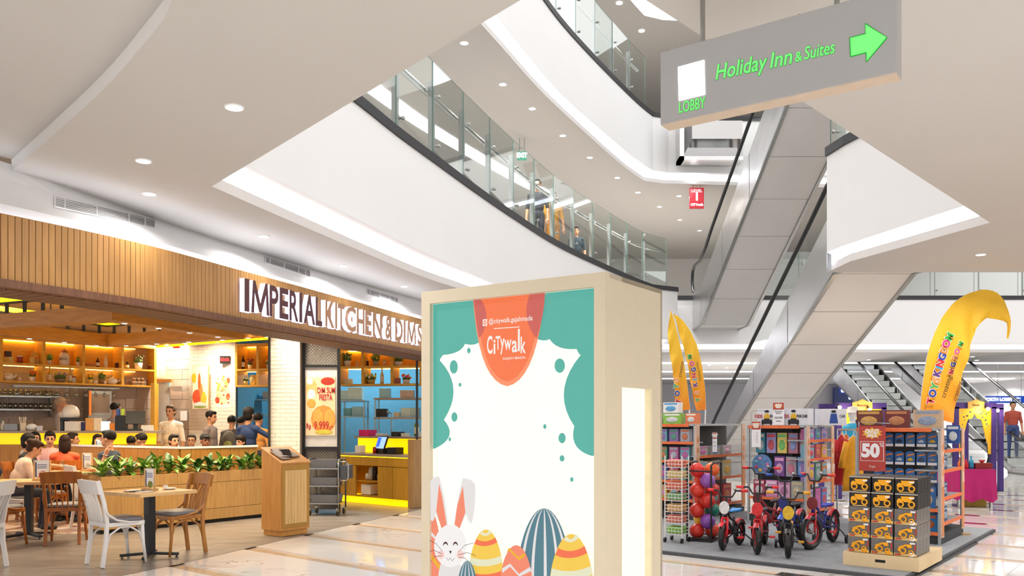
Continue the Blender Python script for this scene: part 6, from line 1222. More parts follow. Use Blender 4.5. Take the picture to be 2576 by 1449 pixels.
# right rack: blue car packs
m_hw = M('pack_blue', '#2b6cb4', .4, var=.15, scale=12); m_flame = M('pack_flame', '#e8862c', .4); carc = ['#4a4a55', '#8a8a92', '#3c3c48', '#7a808a', '#c0ccd8', '#d8b030']
def carpack(x, z, label, c):
    o = thing('car_pack', label, 'toy pack', tuple(RP(RR_, x, .2, z)), ang, 'blue toy car packs'); w, h = .105, .165; b = MB(); b.slab([(-w / 2, 0), (w / 2, 0), (w / 2, h * .88), (w * .25, h), (-w * .25, h), (-w / 2, h * .88)], 0, .004); b.build('card', m_hw, o)
    b = MB(); b.slab([(-w * .42, h * .62), (w * .38, h * .74), (w * .45, h * .86), (-w * .2, h * .78)], -.002, 0); b.build('orange_title', m_flame, o); b = MB(); b.bx((-w * .48, -.002, 0), (w * .48, 0, h * .2)); b.build('white_foot', m_cardw, o)
    b = MB(); b.ball((0, -.008, h * .38), (w * .36, .014, h * .1), 10, 6); b.ball((w * .03, -.008, h * .46), (w * .2, .012, h * .08), 8, 6); b.build('toy_car', M('car' + c, c, .25), o)
for r_, z in enumerate((1.155, .93, .72)):
    for i in range(6): carpack(.22 + i * .125, z, f'{N_(i)} blue car pack from the left in the {["top", "second", "third"][r_]} row', carc[(i + r_ * 2) % 6])
pack(RR_, .82, .1, .422, .15, .25, 'tall blue pack low on the right toy rack', '#2f74bc', '#e0b89a'); pack(RR_, .82, .12, .142, .2, .2, 'blue box on the bottom shelf of the right toy rack', '#2f86cc', '#d86a2c', .1); pack(RR_, .62, .1, .422, .16, .25, 'black and red pack low on the right toy rack', '#26262c', '#a83040')
for i, z in enumerate((1.122, .882, .552, .252)): pack(RR_, .95, .38, z, .2, .17, f'dark blue pack on the {["top", "second", "third", "lowest"][i]} side shelf of the right toy rack', '#2c4a7a', '#8aa0b8', .1, 'packs on the side of the right rack', True)
for x, w, c, c2, l in [(.12, .3, '#6a2c28', '#c89a50', 'dark red boxed track set at the left of the right rack top'), (.45, .28, '#702a28', '#b87a50', 'dark red boxed car set in the middle of the right rack top'), (.80, .32, '#c8a888', '#8a98b0', 'tan boxed car collection at the right of the rack top')]: pack(RR_, x, .15, 1.387, w, .22, l, c, c2, .1, 'boxed sets on the right rack top')
pack(RR_, 1.05, .3, 1.2, .14, .22, 'dark blue game box at the upper right end of the right rack', '#1f4a94', '#c0c8d8', .05, 'packs on the side of the right rack', False)
o = sale_card('large red sale sign reading 50% before the car packs', RP(RR_, .26, -.2, .86), .31, .55, [], big='50'); b = MB(); b.tube([(-.16, .012, -.86), (-.16, .012, .6), (.2, .012, .58)], .007, 6); b.build('stand', m_rk, o); b = MB(); b.bx((-.23, -.08, -.86), (-.05, .1, -.845)); b.build('stand_foot', m_rk, o)
# left rack goods
for i, z in enumerate((1.162, .882, .582, .302)):
    for j in range(4): pack(RL, .16 + j * .19, .1, z, .15, [.19, .2, .22, .2][i], f'{N_(j)} pack on the {["top", "second", "third", "lowest"][i]} shelf of the left toy rack', COLS[(i * 4 + j * 3) % 10], COLS[(i * 2 + j + 5) % 10], .1, 'packs on the left toy rack')
for x, z, w, c, c2, l in [(.2, 1.432, .24, '#e8ecf4', '#d04a4a', 'white and blue toy box on the left rack top'), (.5, 1.432, .3, '#8ac04a', '#f4f4f4', 'green duck toy box on the left rack top'), (.82, 1.432, .18, '#e87a4a', '#f4e8d8', 'orange toy box at the right of the left rack top'), (.48, 1.6, .26, '#f0f0f0', '#58a0d8', 'white toy box stacked on the green box')]: pack(RL, x, .12, z, w, .16, l, c, c2, .14, 'boxes on the left rack top')
for i, z in enumerate((.952, .602, .182)):
    for j in range(3): pack(RL, .93, .3 + j * .42, z, .3, [.14, .26, .3][i], f'{N_(j)} pack on the {["upper", "middle", "lower"][i]} flank shelf of the left toy rack', ['#b0b0a8', '#c8c0a0', '#c0303a'][i], COLS[(i * 3 + j) % 10], .12, 'packs on the flank of the left rack', True)
o = sale_card('thin tilted price strip on the flank of the left toy rack', RP(RL, 1.0, .55, 1.0), .07, .3, [('SALE', .5, .02), ('19.900', .3, .02)], rz=.6)
# ---- crate and truck boxes
crx = thing('wooden_crate', 'low pale wooden crate with hand slot under the truck boxes', 'crate', (3.39, 8.55, ZP), ang); CW, CD, CHt = .72, .95, .135
m_crate = M('crate_pine', '#dcc39a', .6, var=.05, scale=4)
hs_ = [(CW / 2 - .05, .085), (CW / 2 + .05, .085), (CW / 2 + .05, .055), (CW / 2 - .05, .055)]
b = MB()
for x0, x1, z0, z1 in ((0, CW / 2 - .05, 0, CHt), (CW / 2 + .05, CW, 0, CHt), (CW / 2 - .05, CW / 2 + .05, 0, .055), (CW / 2 - .05, CW / 2 + .05, .085, CHt)): b.bx((x0, 0, z0), (x1, .018, z1))
b.build('front_board', m_crate, crx); b = MB(); b.bx((CW / 2 - .052, .018, .05), (CW / 2 + .052, .02, .09)); b.build('slot_shadow', m_blk, crx)
for nm, a, c in (('side_board', (0, .018, 0), (.018, CD, CHt)), ('side_board', (CW - .018, .018, 0), (CW, CD, CHt)), ('back_board', (.018, CD - .018, 0), (CW - .018, CD, CHt)), ('top_board', (.018, .018, CHt - .02), (CW - .018, CD - .018, CHt - .005))): b = MB(); b.bx(a, c); b.build(nm, m_crate, crx)
m_tblk = M('truck_card_black', '#17161a', .45); m_tyel = M('truck_yellow', '#f0a818', .35, var=.05); m_tgry = M('truck_window_grey', '#6d6a68', .3, var=.2, scale=14); m_ttan = M('truck_card_tan', '#d8b878', .5, var=.1); m_tred = M('truck_label_red', '#b83a2c', .5)
BW, BD, BH = .208, .125, .152
def truck_parts(o, kind):
    if kind == 0:
        b = MB(); b.bx((-BW / 2, 0, 0), (BW / 2, BD, BH)); b.build('carton', m_tblk, o)
        b = MB(); b.slab([(-.05, .125), (.075, .128), (.07, .105), (.03, .07), (-.02, .07), (-.035, .09)], -.012, -.002); b.build('dump_body', m_tyel, o); b = MB(); b.slab([(-.085, .06), (-.03, .06), (-.035, .1), (-.07, .105), (-.085, .085)], -.012, -.002); b.build('cab', m_tyel, o)
        for s in (-.052, .05): b = MB(); b.torus((s, -.008, .048), .026, .008, 'Y', 16, 6); b.build('wheel', m_tyel, o, smooth=True)
        b = MB(); b.bx((.03, -.013, .105), (.075, -.001, .118)); b.build('price_label', m_cardw, o); b = MB(); b.bx((-.07, -.003, .004), (.07, 0, .014)); b.build('caption_strip', m_ttan, o); b = MB(); b.bx((-BW / 2, -.004, BH - .012), (BW / 2, .002, BH)); b.build('tray_edge', M('blister_edge', '#b8b0a8', .2), o)
    else:
        b = MB(); b.bx((-BW / 2, 0, 0), (BW / 2, BD, BH)); b.build('carton', m_tgry, o); b = MB(); b.bx((-BW / 2, -.004, 0), (BW / 2, 0, .026)); b.build('tan_foot', m_ttan, o)
        b = MB(); b.tube([(-.06, -.008, .05), (-.05, -.008, .085), (.01, -.008, .11), (.045, -.008, .09)], .012, 6); b.build('digger_arm', m_tyel, o)
        b = MB(); b.torus((-.02, -.008, .055), .026, .008, 'Y', 16, 6); b.build('wheel', m_tyel, o, smooth=True); b = MB(); b.torus((.055, -.008, .04), .02, .007, 'Y', 14, 6); b.build('wheel', m_tyel, o, smooth=True)
        b = MB(); b.bx((.02, -.012, .085), (.06, -.002, .12)); b.build('cab', m_tyel, o); b = MB(); b.bx((.045, -.006, .122), (.09, -.001, .138)); b.build('price_label', m_cardw, o); b = MB(); b.bx((.085, -.005, .06), (.098, -.001, .12)); b.build('red_badges', m_tred, o)
        b = MB(); b.bx((-.095, -.006, .006), (-.04, -.003, .022)); b.build('caption_strip', m_tred, o); b = MB(); b.ball((.06, -.006, .02), (.03, .006, .022), 8, 6); b.build('mini_toy_print', m_cardw if kind == 2 else m_tyel, o)
TPK = {}
for k in (0, 1, 2):
    TPK[k] = None
rows = ['bottom', 'second', 'third', 'fourth', 'top']
for dpt in range(4):
    for r in range(5):
        for c in range(3):
            kind = 0 if r >= 3 else (2 if c == 2 else 1)
            p = crx.matrix_basis @ Vector((.135 + c * .222 + (.004 * ((r + c) % 2)), .06 + dpt * .132 + r * .008 + (.012 if r == 4 else 0), CHt + r * (BH + .002)))
            lab = f'{"yellow dump truck" if kind == 0 else "yellow digger"} box, {rows[r]} row, {["left", "middle", "right"][c]} column of the front stack' if dpt == 0 else f'truck box in the {rows[r]} row, {["left", "middle", "right"][c]} column, {["", "second", "third", "rear"][dpt]} layer of the stack'
            if TPK[kind] is None: o = thing('truck_box', lab, 'toy box', tuple(p), ang, 'boxed toy trucks'); truck_parts(o, kind); TPK[kind] = o
            else: o = dup(TPK[kind], tuple(p), ang, lab)
# ---- bicycles
def bike(label, rear, front, R=.15, body='#c8202c', rim='#d02028', grip='#e03030', seat='#2a2a2e', fork=None, trainers=True, bar_z=.64, plate=None, steer=0.0, guard=None):
    a, f = Vector(rear), Vector(front); d = (f - a); WB = d.length; o = thing('child_bicycle', label, 'bicycle', (a.x, a.y, ZP), math.atan2(d.y, d.x), 'children bicycles')
    mb_ = M('bk' + body, body, .3, var=.04, coat=.3); mr = M('rim' + rim, rim, .35); mg = M('gr' + grip, grip, .5); ms = M('st' + seat, seat, .45); mf = M('fk' + (fork or body), fork or body, .3); mt = m_rubber
    hx = WB - .07; hz = R + .26
    fo = bpy.data.objects.new('front_end', None); 
    def wheel(x, par, st=0.0):
        b = MB(); b.torus((0, 0, 0), R - .032, .033, 'Y', 28, 8); w = b.build('wheel', mt, o, smooth=True, loc=(x, 0, R)); w.rotation_euler = (0, 0, st)
        b = MB(); b.torus((0, 0, 0), R - .066, .012, 'Y', 28, 6); b.build('rim', mr, w, smooth=True); b = MB()
        b.cyl((0, -.035, 0), (0, .035, 0), .018, seg=10)
        for k in range(12): t = k * math.pi / 6; b.tube([(0, .012 * (-1) ** k, 0), ((R - .05) * math.cos(t), 0, (R - .05) * math.sin(t))], .0022, 4)
        b.build('spokes_and_hub', m_steel2, w)
    wheel(0, o); wheel(WB, o, steer)
    hb_ = (hx, 0, hz - .04); ht = (hx - .025, 0, hz + .07); bbk = (WB * .42, 0, R + .02); st_ = (WB * .33, 0, R + .2)
    b = MB(); b.tube([hb_, (WB * .6, 0, R + .12), bbk], .019, 8); b.tube([ht, (WB * .6, 0, R + .2), (st_[0], 0, st_[2] - .05)], .014, 8); b.tube([bbk, st_], .015, 8); b.cyl(hb_, ht, .022)
    for s in (-1, 1): b.tube([bbk, (0, s * .045, R)], .009, 6); b.tube([(st_[0], 0, st_[2] - .04), (0, s * .045, R)], .009, 6)
    b.build('frame', mb_, o, smooth=True)
    b = MB()
    for s in (-1, 1): b.tube([(hx + .005, s * .03, hz - .05), (WB - .01, s * .042, R + .05), (WB, s * .042, R)], [.016, .013, .01], 8)
    b.box((hx + .005, 0, hz - .05), (.03, .08, .02)); b.build('fork', mf, o, smooth=True)
    b = MB(); b.tube([ht, (hx - .04, 0, bar_z - .04)], .012, 8); b.build('stem', m_blk, o); cs, sn = math.cos(steer), math.sin(steer); B = (hx - .05, 0, bar_z - .04)
    def rot(x, y, z): return (B[0] + x * cs - y * sn, B[1] + x * sn + y * cs, B[2] + z)
    b = MB(); b.tube([rot(-.06, -.2, .07), rot(-.01, -.1, .07), rot(0, -.06, 0), rot(0, .06, 0), rot(-.01, .1, .07), rot(-.06, .2, .07)], .011, 8); b.build('handlebar', m_blk, o, smooth=True)
    for s in (-1, 1): b = MB(); b.cyl(rot(-.035, s * .15, .07), rot(-.07, s * .225, .07), .017); b.build('grip', mg, o, smooth=True)
    b = MB(); b.ball(rot(.0, .09, .09), .02, 8, 6); b.build('bell', m_steel2, o, smooth=True)
    b = MB(); b.cyl((st_[0], 0, st_[2]), (st_[0] - .02, 0, st_[2] + .07), .012); b.build('seat_post', m_steel2, o); b = MB(); z = st_[2] + .085; b.loft([[(st_[0] - .11, y, z + .01 + abs(y) * .05) for y in (-.065, 0, .065)] + [(st_[0] - .11, y, z - .025) for y in (.055, -.055)], [(st_[0] - .03, y, z) for y in (-.06, 0, .06)] + [(st_[0] - .03, y, z - .03) for y in (.05, -.05)], [(st_[0] + .1, y, z - .005) for y in (-.022, 0, .022)] + [(st_[0] + .1, y, z - .025) for y in (.018, -.018)]]); b.build('saddle', ms, o, bevel=.008)
    b = MB(); b.box((WB * .22, -.055, R + .02), (WB * .5, .012, .07)); b.build('chain_guard', M('gd' + (guard or rim), guard or rim, .4), o, bevel=.01)
    for s in (-1, 1): b = MB(); b.tube([bbk, (bbk[0] + s * .07, s * .06, bbk[2] - s * .04), (bbk[0] + s * .07, s * .12, bbk[2] - s * .04)], .008, 6); q = b.build('crank', m_blk, o); b = MB(); b.box((bbk[0] + s * .07, s * .125, bbk[2] - s * .04), (.07, .06, .018)); b.build('pedal', mg, q)
    for xw in ((0, 1), (1, 1)):
        b = MB(); R3 = [];
        for k in range(9): t = math.pi * (.15 + .62 * k / 8) if xw[0] == 0 else math.pi * (.28 + .45 * k / 8); x = WB * xw[0] + (R + .016) * math.cos(math.pi - t if xw[0] == 0 else t); R3.append([(x, y, R + (R + .016) * math.sin(t) + dz) for y, dz in ((-.03, -.006), (-.018, .004), (.018, .004), (.03, -.006))])
        b.loft(R3, cap=False, closed=False); b.build('mudguard', mf if xw[0] else M('gd' + (guard or rim), guard or rim, .4), o, smooth=True)
    if trainers:
        for s in (-1, 1): b = MB(); b.tube([(0, s * .05, R), (-.01, s * .13, R * .55), (-.01, s * .16, .05)], .008, 6); q = b.build('stabiliser_arm', m_blk, o); b = MB(); b.cyl((-.01, s * .15, .05), (-.01, s * .175, .05), .05, seg=14); b.build('stabiliser_wheel', m_rubber, q)
    if plate: b = MB(); b.slab(ell(0, 0, .06, .075, 18), -.006, .006); q = b.build('front_plate', M('fp' + plate, plate, .4, var=.3, scale=30), o, loc=(hx + .03, 0, hz + .07)); q.rotation_euler = (0, 0, math.pi / 2)
    return o
bike('black and red bicycle with blue and white saddle, leftmost', (2.70, 9.92), (2.40, 9.50), .15, '#1a1a1e', '#d02028', '#e02c30', '#2c8ad0', '#d01c24', True, .64, '#e0e4ec', .2, '#c02028')
bike('red bicycle in front with red plate and red grips', (3.02, 9.98), (2.70, 9.20), .165, '#b81820', '#c8202a', '#e03034', '#2a1a1c', '#b01820', False, .70, '#c82028', .25)
bike('taller red bicycle behind with high red grips', (3.50, 10.75), (2.98, 10.2), .19, '#a81820', '#c8202a', '#e03034', '#301a1c', '#c01c24', False, .86, '#6a1a1c', .3)
bike('blue bicycle with red and white disc front wheel', (3.60, 10.42), (3.16, 9.76), .18, '#1c3c9a', '#2c7ac8', '#2c5ab8', '#1c1c24', '#2250c0', True, .80, '#1c2c7a', .2, '#c83038')
bike('black bicycle with yellow grips and stabilisers, nearest', (3.22, 9.65), (2.96, 8.95), .15, '#1c1a18', '#c88a1c', '#e8a82c', '#26221e', '#1c1a18', True, .66, '#e0a820', .05, '#d8981c')
bike('red and blue bicycle with large front wheel, rightmost', (3.90, 10.15), (3.42, 9.55), .195, '#1c2c8a', '#c82838', '#e04038', '#2430a0', '#c01828', True, .82, '#7a1c20', -.3, '#c82838')
# ---- ball rack and wire baskets
br = thing('ball_rack', 'black wire rack holding a pile of coloured play balls', 'rack', (2.15, 10.25, ZP), math.radians(-30)); m_ = m_blk
for x in (0, .3):
    b = MB(); b.tube([(x, 0, 0), (x, 0, .93), (x + .02, .02, .96), (x, .38, .96), (x, .42, .93), (x, .42, 0)], .013, 8); b.build('side_hoop', m_blk, br)
for y in (0, .42):
    for z in (.04, .86): b = MB(); b.tube([(0, y, z), (.3, y, z)], .01, 6); b.build('cross_bar', m_blk, br)
b = MB(); b.bx((-.01, 0, 0), (.31, .42, .02)); b.build('base', m_blk, br)
BC = ['#d8382c', '#e04a34', '#e8c020', '#8a50b0', '#d83a2e', '#1f7a68', '#e0482c', '#d03028', '#e04030', '#c82c28', '#e85030', '#9a5ab8', '#e0342c', '#e8682c']
nmz = ['red', 'red', 'yellow', 'purple', 'red', 'green', 'red', 'dark red', 'red', 'dark red', 'orange', 'lilac', 'red', 'orange']
for k in range(14):
    lv, i = divmod(k, 2); p = br.matrix_basis @ Vector((.085 + .135 * i, .12 + .18 * ((lv + i) % 2), .02 + .095 + lv * .125)); b = MB(); b.ball((0, 0, 0), .093, 18, 12); tag(b.build('play_ball', M('ball' + BC[k], BC[k], .25, var=.05), loc=p, smooth=True), f'{nmz[k]} play ball in the {["left", "right"][i]} column, {["lowest", "second", "third", "fourth", "fifth", "sixth", "top"][lv]} layer of the black rack', 'ball', 'play balls')
bs = thing('basket_stand', 'white wire basket stand on castors beside the light box', 'basket stand', (1.86, 10.15, ZP), math.radians(-35)); m_wire = M('white_wire', '#e8e4e0', .4)
for x in (0, .22):
    for y in (0, .2): b = MB(); b.cyl((x, y, .06), (x, y, 1.05), .007, seg=6); b.build('upright', m_wire, bs); b = MB(); b.cyl((x - .01, y, .03), (x + .01, y, .03), .03, seg=10); b.build('castor', m_rubber, bs)
for k in range(7):
    z = .1 + k * .135; b = MB()
    for zq in (z, z + .04, z + .08): b.tube([(0, 0, zq), (.22, 0, zq), (.22, .2, zq), (0, .2, zq)], .0035, 4, closed=True)
    for q in range(6): b.tube([(.22 * q / 5, 0, z), (.22 * q / 5, 0, z + .08)], .0025, 4); b.tube([(.22 * q / 5, 0, z), (.22 * q / 5, .2, z)], .0025, 4)
    wb = b.build('wire_basket', m_wire, bs); wb['kind'] = 'stuff'
    c = ['#7ab04a', '#d0705a', '#c89a5a', '#6a9a6a', '#d06048', '#c8b070', '#c8604a'][k]; p = bs.matrix_basis @ Vector((.11, .1, z + .005)); b = MB(); b.box((0, 0, .045), (.19, .17, .085)); tag(b.build('toy_bag', M('bag' + c, c, .5, var=.3, scale=40), loc=p, rz=math.radians(-35), bevel=.01), f'bagged toy in the {["lowest", "second", "third", "fourth", "fifth", "sixth", "top"][k]} basket of the white wire stand', 'toy pack', 'toys in the wire baskets')
# ---- feather flags
def flagmat(nm):
    m = bpy.data.materials.new(nm); m.use_nodes = True; N = m.node_tree.nodes; L = m.node_tree.links; tc = N.new('ShaderNodeTexCoord'); sp = N.new('ShaderNodeSeparateXYZ'); L.new(tc.outputs['Generated'], sp.inputs[0]); nz = N.new('ShaderNodeTexNoise'); nz.inputs['Scale'].default_value = 3; L.new(tc.outputs['Generated'], nz.inputs['Vector'])
    ad = N.new('ShaderNodeMath'); ad.operation = 'MULTIPLY_ADD'; ad.inputs[1].default_value = .35; L.new(nz.outputs['Fac'], ad.inputs[0]); L.new(sp.outputs[2], ad.inputs[2]); cr = N.new('ShaderNodeValToRGB')
    for p_, c_ in ((.05, '#ef7f1c'), (.4, '#f3a41c'), (.75, '#f2bf2a'), (1.1, '#f0c030')): e = cr.color_ramp.elements.new(min(p_, .99)); e.color = C(c_) + (1,)
    cr.color_ramp.elements[0].color = C('#ee7a1c') + (1,); cr.color_ramp.elements[len(cr.color_ramp.elements) - 1].color = C('#f0c030') + (1,); L.new(ad.outputs[0], cr.inputs[0]); L.new(cr.outputs[0], N['Principled BSDF'].inputs['Base Color']); N['Principled BSDF'].inputs['Roughness'].default_value = .6; MATS[nm] = m; return m
m_flag = flagmat('flag_fabric')
def even(P, n):
    P = [Vector(p) for p in P]; d = [0]
    for i in range(1, len(P)): d.append(d[-1] + (P[i] - P[i - 1]).length)
    out = []
    for k in range(n):
        t = d[-1] * k / (n - 1); i = 1
        while i < len(d) - 1 and d[i] < t: i += 1
        out.append(P[i - 1].lerp(P[i], (t - d[i - 1]) / max(d[i] - d[i - 1], 1e-9)))
    return out
def flag(label, outer, inner, d, base_px, letters, script=None, wave=.03, lsz=.085):
    """outer/inner: fabric edges bottom to tip in image pixels at distance d"""
    n = 40; A = even(outer, n); B = even(inner, n); P0 = PD(base_px[0], base_px[1], d); P0.z = ZP if d < 12 else 0.002; o = thing('feather_flag', label, 'flag', tuple(P0), group='yellow feather flags'); b = MB(); rows = []
    def pt(i, s): q = A[i].lerp(B[i], s); p = PD(q.x, q.y, d); return Vector((p.x, p.y + wave * math.sin(i * .7 + s * 5) * s, p.z)) - P0
    for off in (0, .004):
        for i in range(n - 1):
            for j in range(8): s0, s1 = j / 8, (j + 1) / 8; b.quad(*[tuple(pt(*q) + Vector((0, off, 0))) for q in ((i, s0), (i + 1, s0), (i + 1, s1), (i, s1))])
    b.build('fabric', m_flag, o, smooth=True)
    pole = [(0, .03, 0)] + [tuple(pt(i, 0.02) + Vector((0, .02, 0))) for i in range(0, n, 2)]; q = MB(); q.tube(pole, .012, 8); q.build('pole', m_cardw, o, smooth=True); q = MB(); q.box((0, .05, .02), (.35, .35, .03)); q.build('base_plate', m_blk, o)
    for ch, px, py, sz, col, rot in letters:
        p = PD(px, py, d) - P0
        for mt, bo, dy in ((m_cardw, .045, -.042), (M('fl_let' + col, col, .5), .022, -.046)): me = text_mesh(ch, sz, 0, bold=bo * sz * 2, mats=mt, name='letter'); q = inst('letter', me, o, (p.x, p.y * 0 + dy, p.z), rot=(math.pi / 2, -math.radians(rot), 0))
    for tx, px, py, sz, rot in script or []:
        p = PD(px, py, d) - P0; me = text_mesh(tx, sz, 0, bold=.0, mats=m_blk, shear=.2, name='script'); inst('script', me, o, (p.x, -.046, p.z), rot=(math.pi / 2, -math.radians(rot), 0))
    return o
LT = [('T', 2338, 1010, '#d0202c', 78), ('O', 2343, 990, '#1c3c9a', 78), ('Y', 2348, 972, '#3aa83a', 76), ('S', 2353, 956, '#e8902c', 74), ('K', 2354, 940, '#5a2a80', 74), ('I', 2360, 926, '#2a9ad0', 72), ('N', 2362, 915, '#d0202c', 70), ('G', 2367, 898, '#1c3c9a', 68), ('D', 2372, 882, '#e8802c', 66), ('O', 2377, 866, '#d8287a', 64), ('M', 2385, 848, '#3aa83a', 62)]
LT2 = [('D', 2398, 900, '#e8802c', 66), ('O', 2404, 885, '#d8287a', 66), ('M', 2413, 866, '#3aa83a', 64), ('G', 2394, 918, '#1c3c9a', 68), ('N', 2389, 936, '#d0202c', 70)]
flag('yellow feather flag curling over at the right of the toy stand', [(2316, 1042), (2318, 1000), (2324, 950), (2334, 890), (2350, 840), (2372, 795), (2400, 760), (2435, 738), (2475, 727), (2505, 733), (2525, 752), (2540, 790), (2544, 815), (2540, 840), (2536, 852)],
     [(2396, 1064), (2404, 1030), (2412, 985), (2424, 940), (2436, 895), (2446, 860), (2453, 838), (2452, 828), (2462, 815), (2478, 803), (2484, 799), (2505, 802), (2520, 806), (2530, 812), (2535, 851)], 11.6, (2375, 1100), [(c, x, y, .135, col, r) for c, x, y, col, r in LT] + [(c, x, y, .09, col, r) for c, x, y, col, r in LT2], [('creating smiles', 2384, 950, .1, 72), ('creating', 2404, 985, .085, 72)])
LTL = [('T', 1706, 1010, '#d0202c', 80), ('O', 1703, 990, '#1c3c9a', 80), ('Y', 1701, 972, '#3aa83a', 80), ('S', 1700, 956, '#e8902c', 80), ('K', 1699, 905, '#5a2a80', 80), ('G', 1704, 918, '#1c3c9a', 82), ('D', 1700, 902, '#e8802c', 82), ('O', 1698, 888, '#d8287a', 82)]
flag('yellow feather flag nearest the light box edge', [(1736, 1030), (1728, 960), (1718, 900), (1706, 845), (1696, 805), (1688, 782)], [(1700, 1036), (1696, 960), (1684, 880), (1680, 850), (1682, 810), (1687, 783)], 15.0, (1716, 1120), [(c, x, y, .12, col, r) for c, x, y, col, r in LTL[:4]], [('creating', 1712, 930, .09, 80)])
LTR = [('Y', 1755, 1006, '#3aa83a', 100), ('S', 1752, 988, '#e8902c', 100), ('K', 1748, 968, '#5a2a80', 100), ('I', 1747, 955, '#2a9ad0', 100), ('N', 1745, 945, '#d0202c', 100), ('G', 1744, 930, '#1c3c9a', 100), ('O', 1740, 915, '#d8287a', 100), ('M', 1734, 898, '#3aa83a', 100)]
flag('yellow feather flag standing right of its twin at the left', [(1776, 1030), (1774, 980), (1766, 920), (1754, 870), (1738, 835), (1720, 808), (1704, 794), (1694, 790)], [(1752, 1034), (1742, 990), (1734, 940), (1724, 890), (1716, 865), (1708, 835), (1699, 805), (1694, 791)], 15.3, (1768, 1120), [(c, x, y, .11, col, r) for c, x, y, col, r in LTR], [('creating smiles', 1756, 935, .06, 100)])
# ---- clothes rail, purple arches, pink table
cr_ = thing('clothes_rail', 'chrome clothes rail with coloured dresses behind the car packs', 'clothes rail', (PX(2106, 13.3), 13.3, 0)); W_ = PX(2192, 13.3) - PX(2106, 13.3)
for x in (0, W_): b = MB(); b.cyl((x, 0, 0), (x, 0, 1.38), .014, seg=8); b.build('upright', m_steel2, cr_); b = MB(); b.bx((x - .02, -.2, 0), (x + .02, .2, .03)); b.build('foot', m_steel2, cr_)
b = MB(); b.cyl((0, 0, 1.38), (W_, 0, 1.38), .014, seg=8); b.build('rail', m_steel2, cr_)
def dress(label, px, d, c, ztop, zbot, w, fold=6):
    p = PD(px, 1100, d); o = thing('dress', label, 'dress', (p.x, p.y, zbot), math.radians(-8), 'dresses on the rail'); b = MB(); R = []; hh = ztop - zbot
    for k in range(9):
        t = k / 8; ww = w * (1.0 - .35 * t if t < .85 else .66 - 3.2 * (t - .85)); dd = .05 * (1 - .5 * t); R.append([((ww / 2) * math.cos(a) * (1 + .06 * math.sin(a * fold) * (1 - t)), dd * math.sin(a) * (1 + .25 * math.sin(a * fold) * (1 - t)), hh * t) for a in [2 * math.pi * i / 24 for i in range(24)]])
    b.loft(R); b.build('garment', M('dr' + c, c, .7, var=.12, scale=8), o, smooth=True)
    for s in (-1, 1): b = MB(); b.tube([(s * w * .28, 0, hh * .9), (s * w * .46, .0, hh * .62), (s * w * .52, -.01, hh * .42)], [.05, .045, .055], 10); b.build('sleeve', M('dr' + c, c, .7, var=.12, scale=8), o, smooth=True)
    b = MB(); b.tube([(-w * .25, 0, hh * .93), (0, 0, hh + .02), (w * .25, 0, hh * .93)], .006, 6); b.tube([(0, 0, hh + .02), (0, 0, hh + .06), (.02, 0, hh + .08)], .004, 6); b.build('hanger', m_cardw, o); return o
dress('long red dress at the left end of the rail', 2116, 13.3, '#b81c28', 1.3, .5, .22); dress('yellow embroidered dress hanging in front', 2147, 13.05, '#dd9a1a', 1.28, .42, .34); dress('dark blue top at the right end of the rail', 2180, 13.3, '#3a2a50', 1.3, .6, .2); dress('orange patterned dress behind the red one', 2128, 13.45, '#d8702c', 1.3, .5, .22)
mn = thing('mannequin', 'white mannequin in turquoise top and brimmed hat', 'mannequin', tuple(PD(2145, 1100, 14.6)), 0); mn.location.z = 0; b = MB(); b.lathe([(.02, .0), (.15, .01), (.15, .03), (.015, .04), (.015, .95), (.12, 1.0), (.15, 1.15), (.12, 1.25), (.17, 1.38), (.14, 1.44), (.045, 1.48), (.045, 1.55), (.075, 1.62), (.07, 1.72), (.001, 1.76)], seg=16); b.build('figure', m_cardw, mn, smooth=True); b = MB(); b.lathe([(.16, 1.05), (.165, 1.15), (.14, 1.25), (.185, 1.38), (.15, 1.45), (.06, 1.48)], seg=16); b.build('turquoise_top', M('turq', '#2aa0c8', .6), mn, smooth=True); b = MB(); b.lathe([(.18, 1.66), (.16, 1.675), (.09, 1.68), (.085, 1.76), (.001, 1.78)], seg=16); b.build('hat', M('hat_cream', '#e8e0d4', .7), mn, smooth=True)
m_pur = M('arch_purple', '#3f2a78', .5, var=.04); m_gold = M('arch_gold', '#eab522', .45, var=.06, emit=.12, ecol='#eab522')
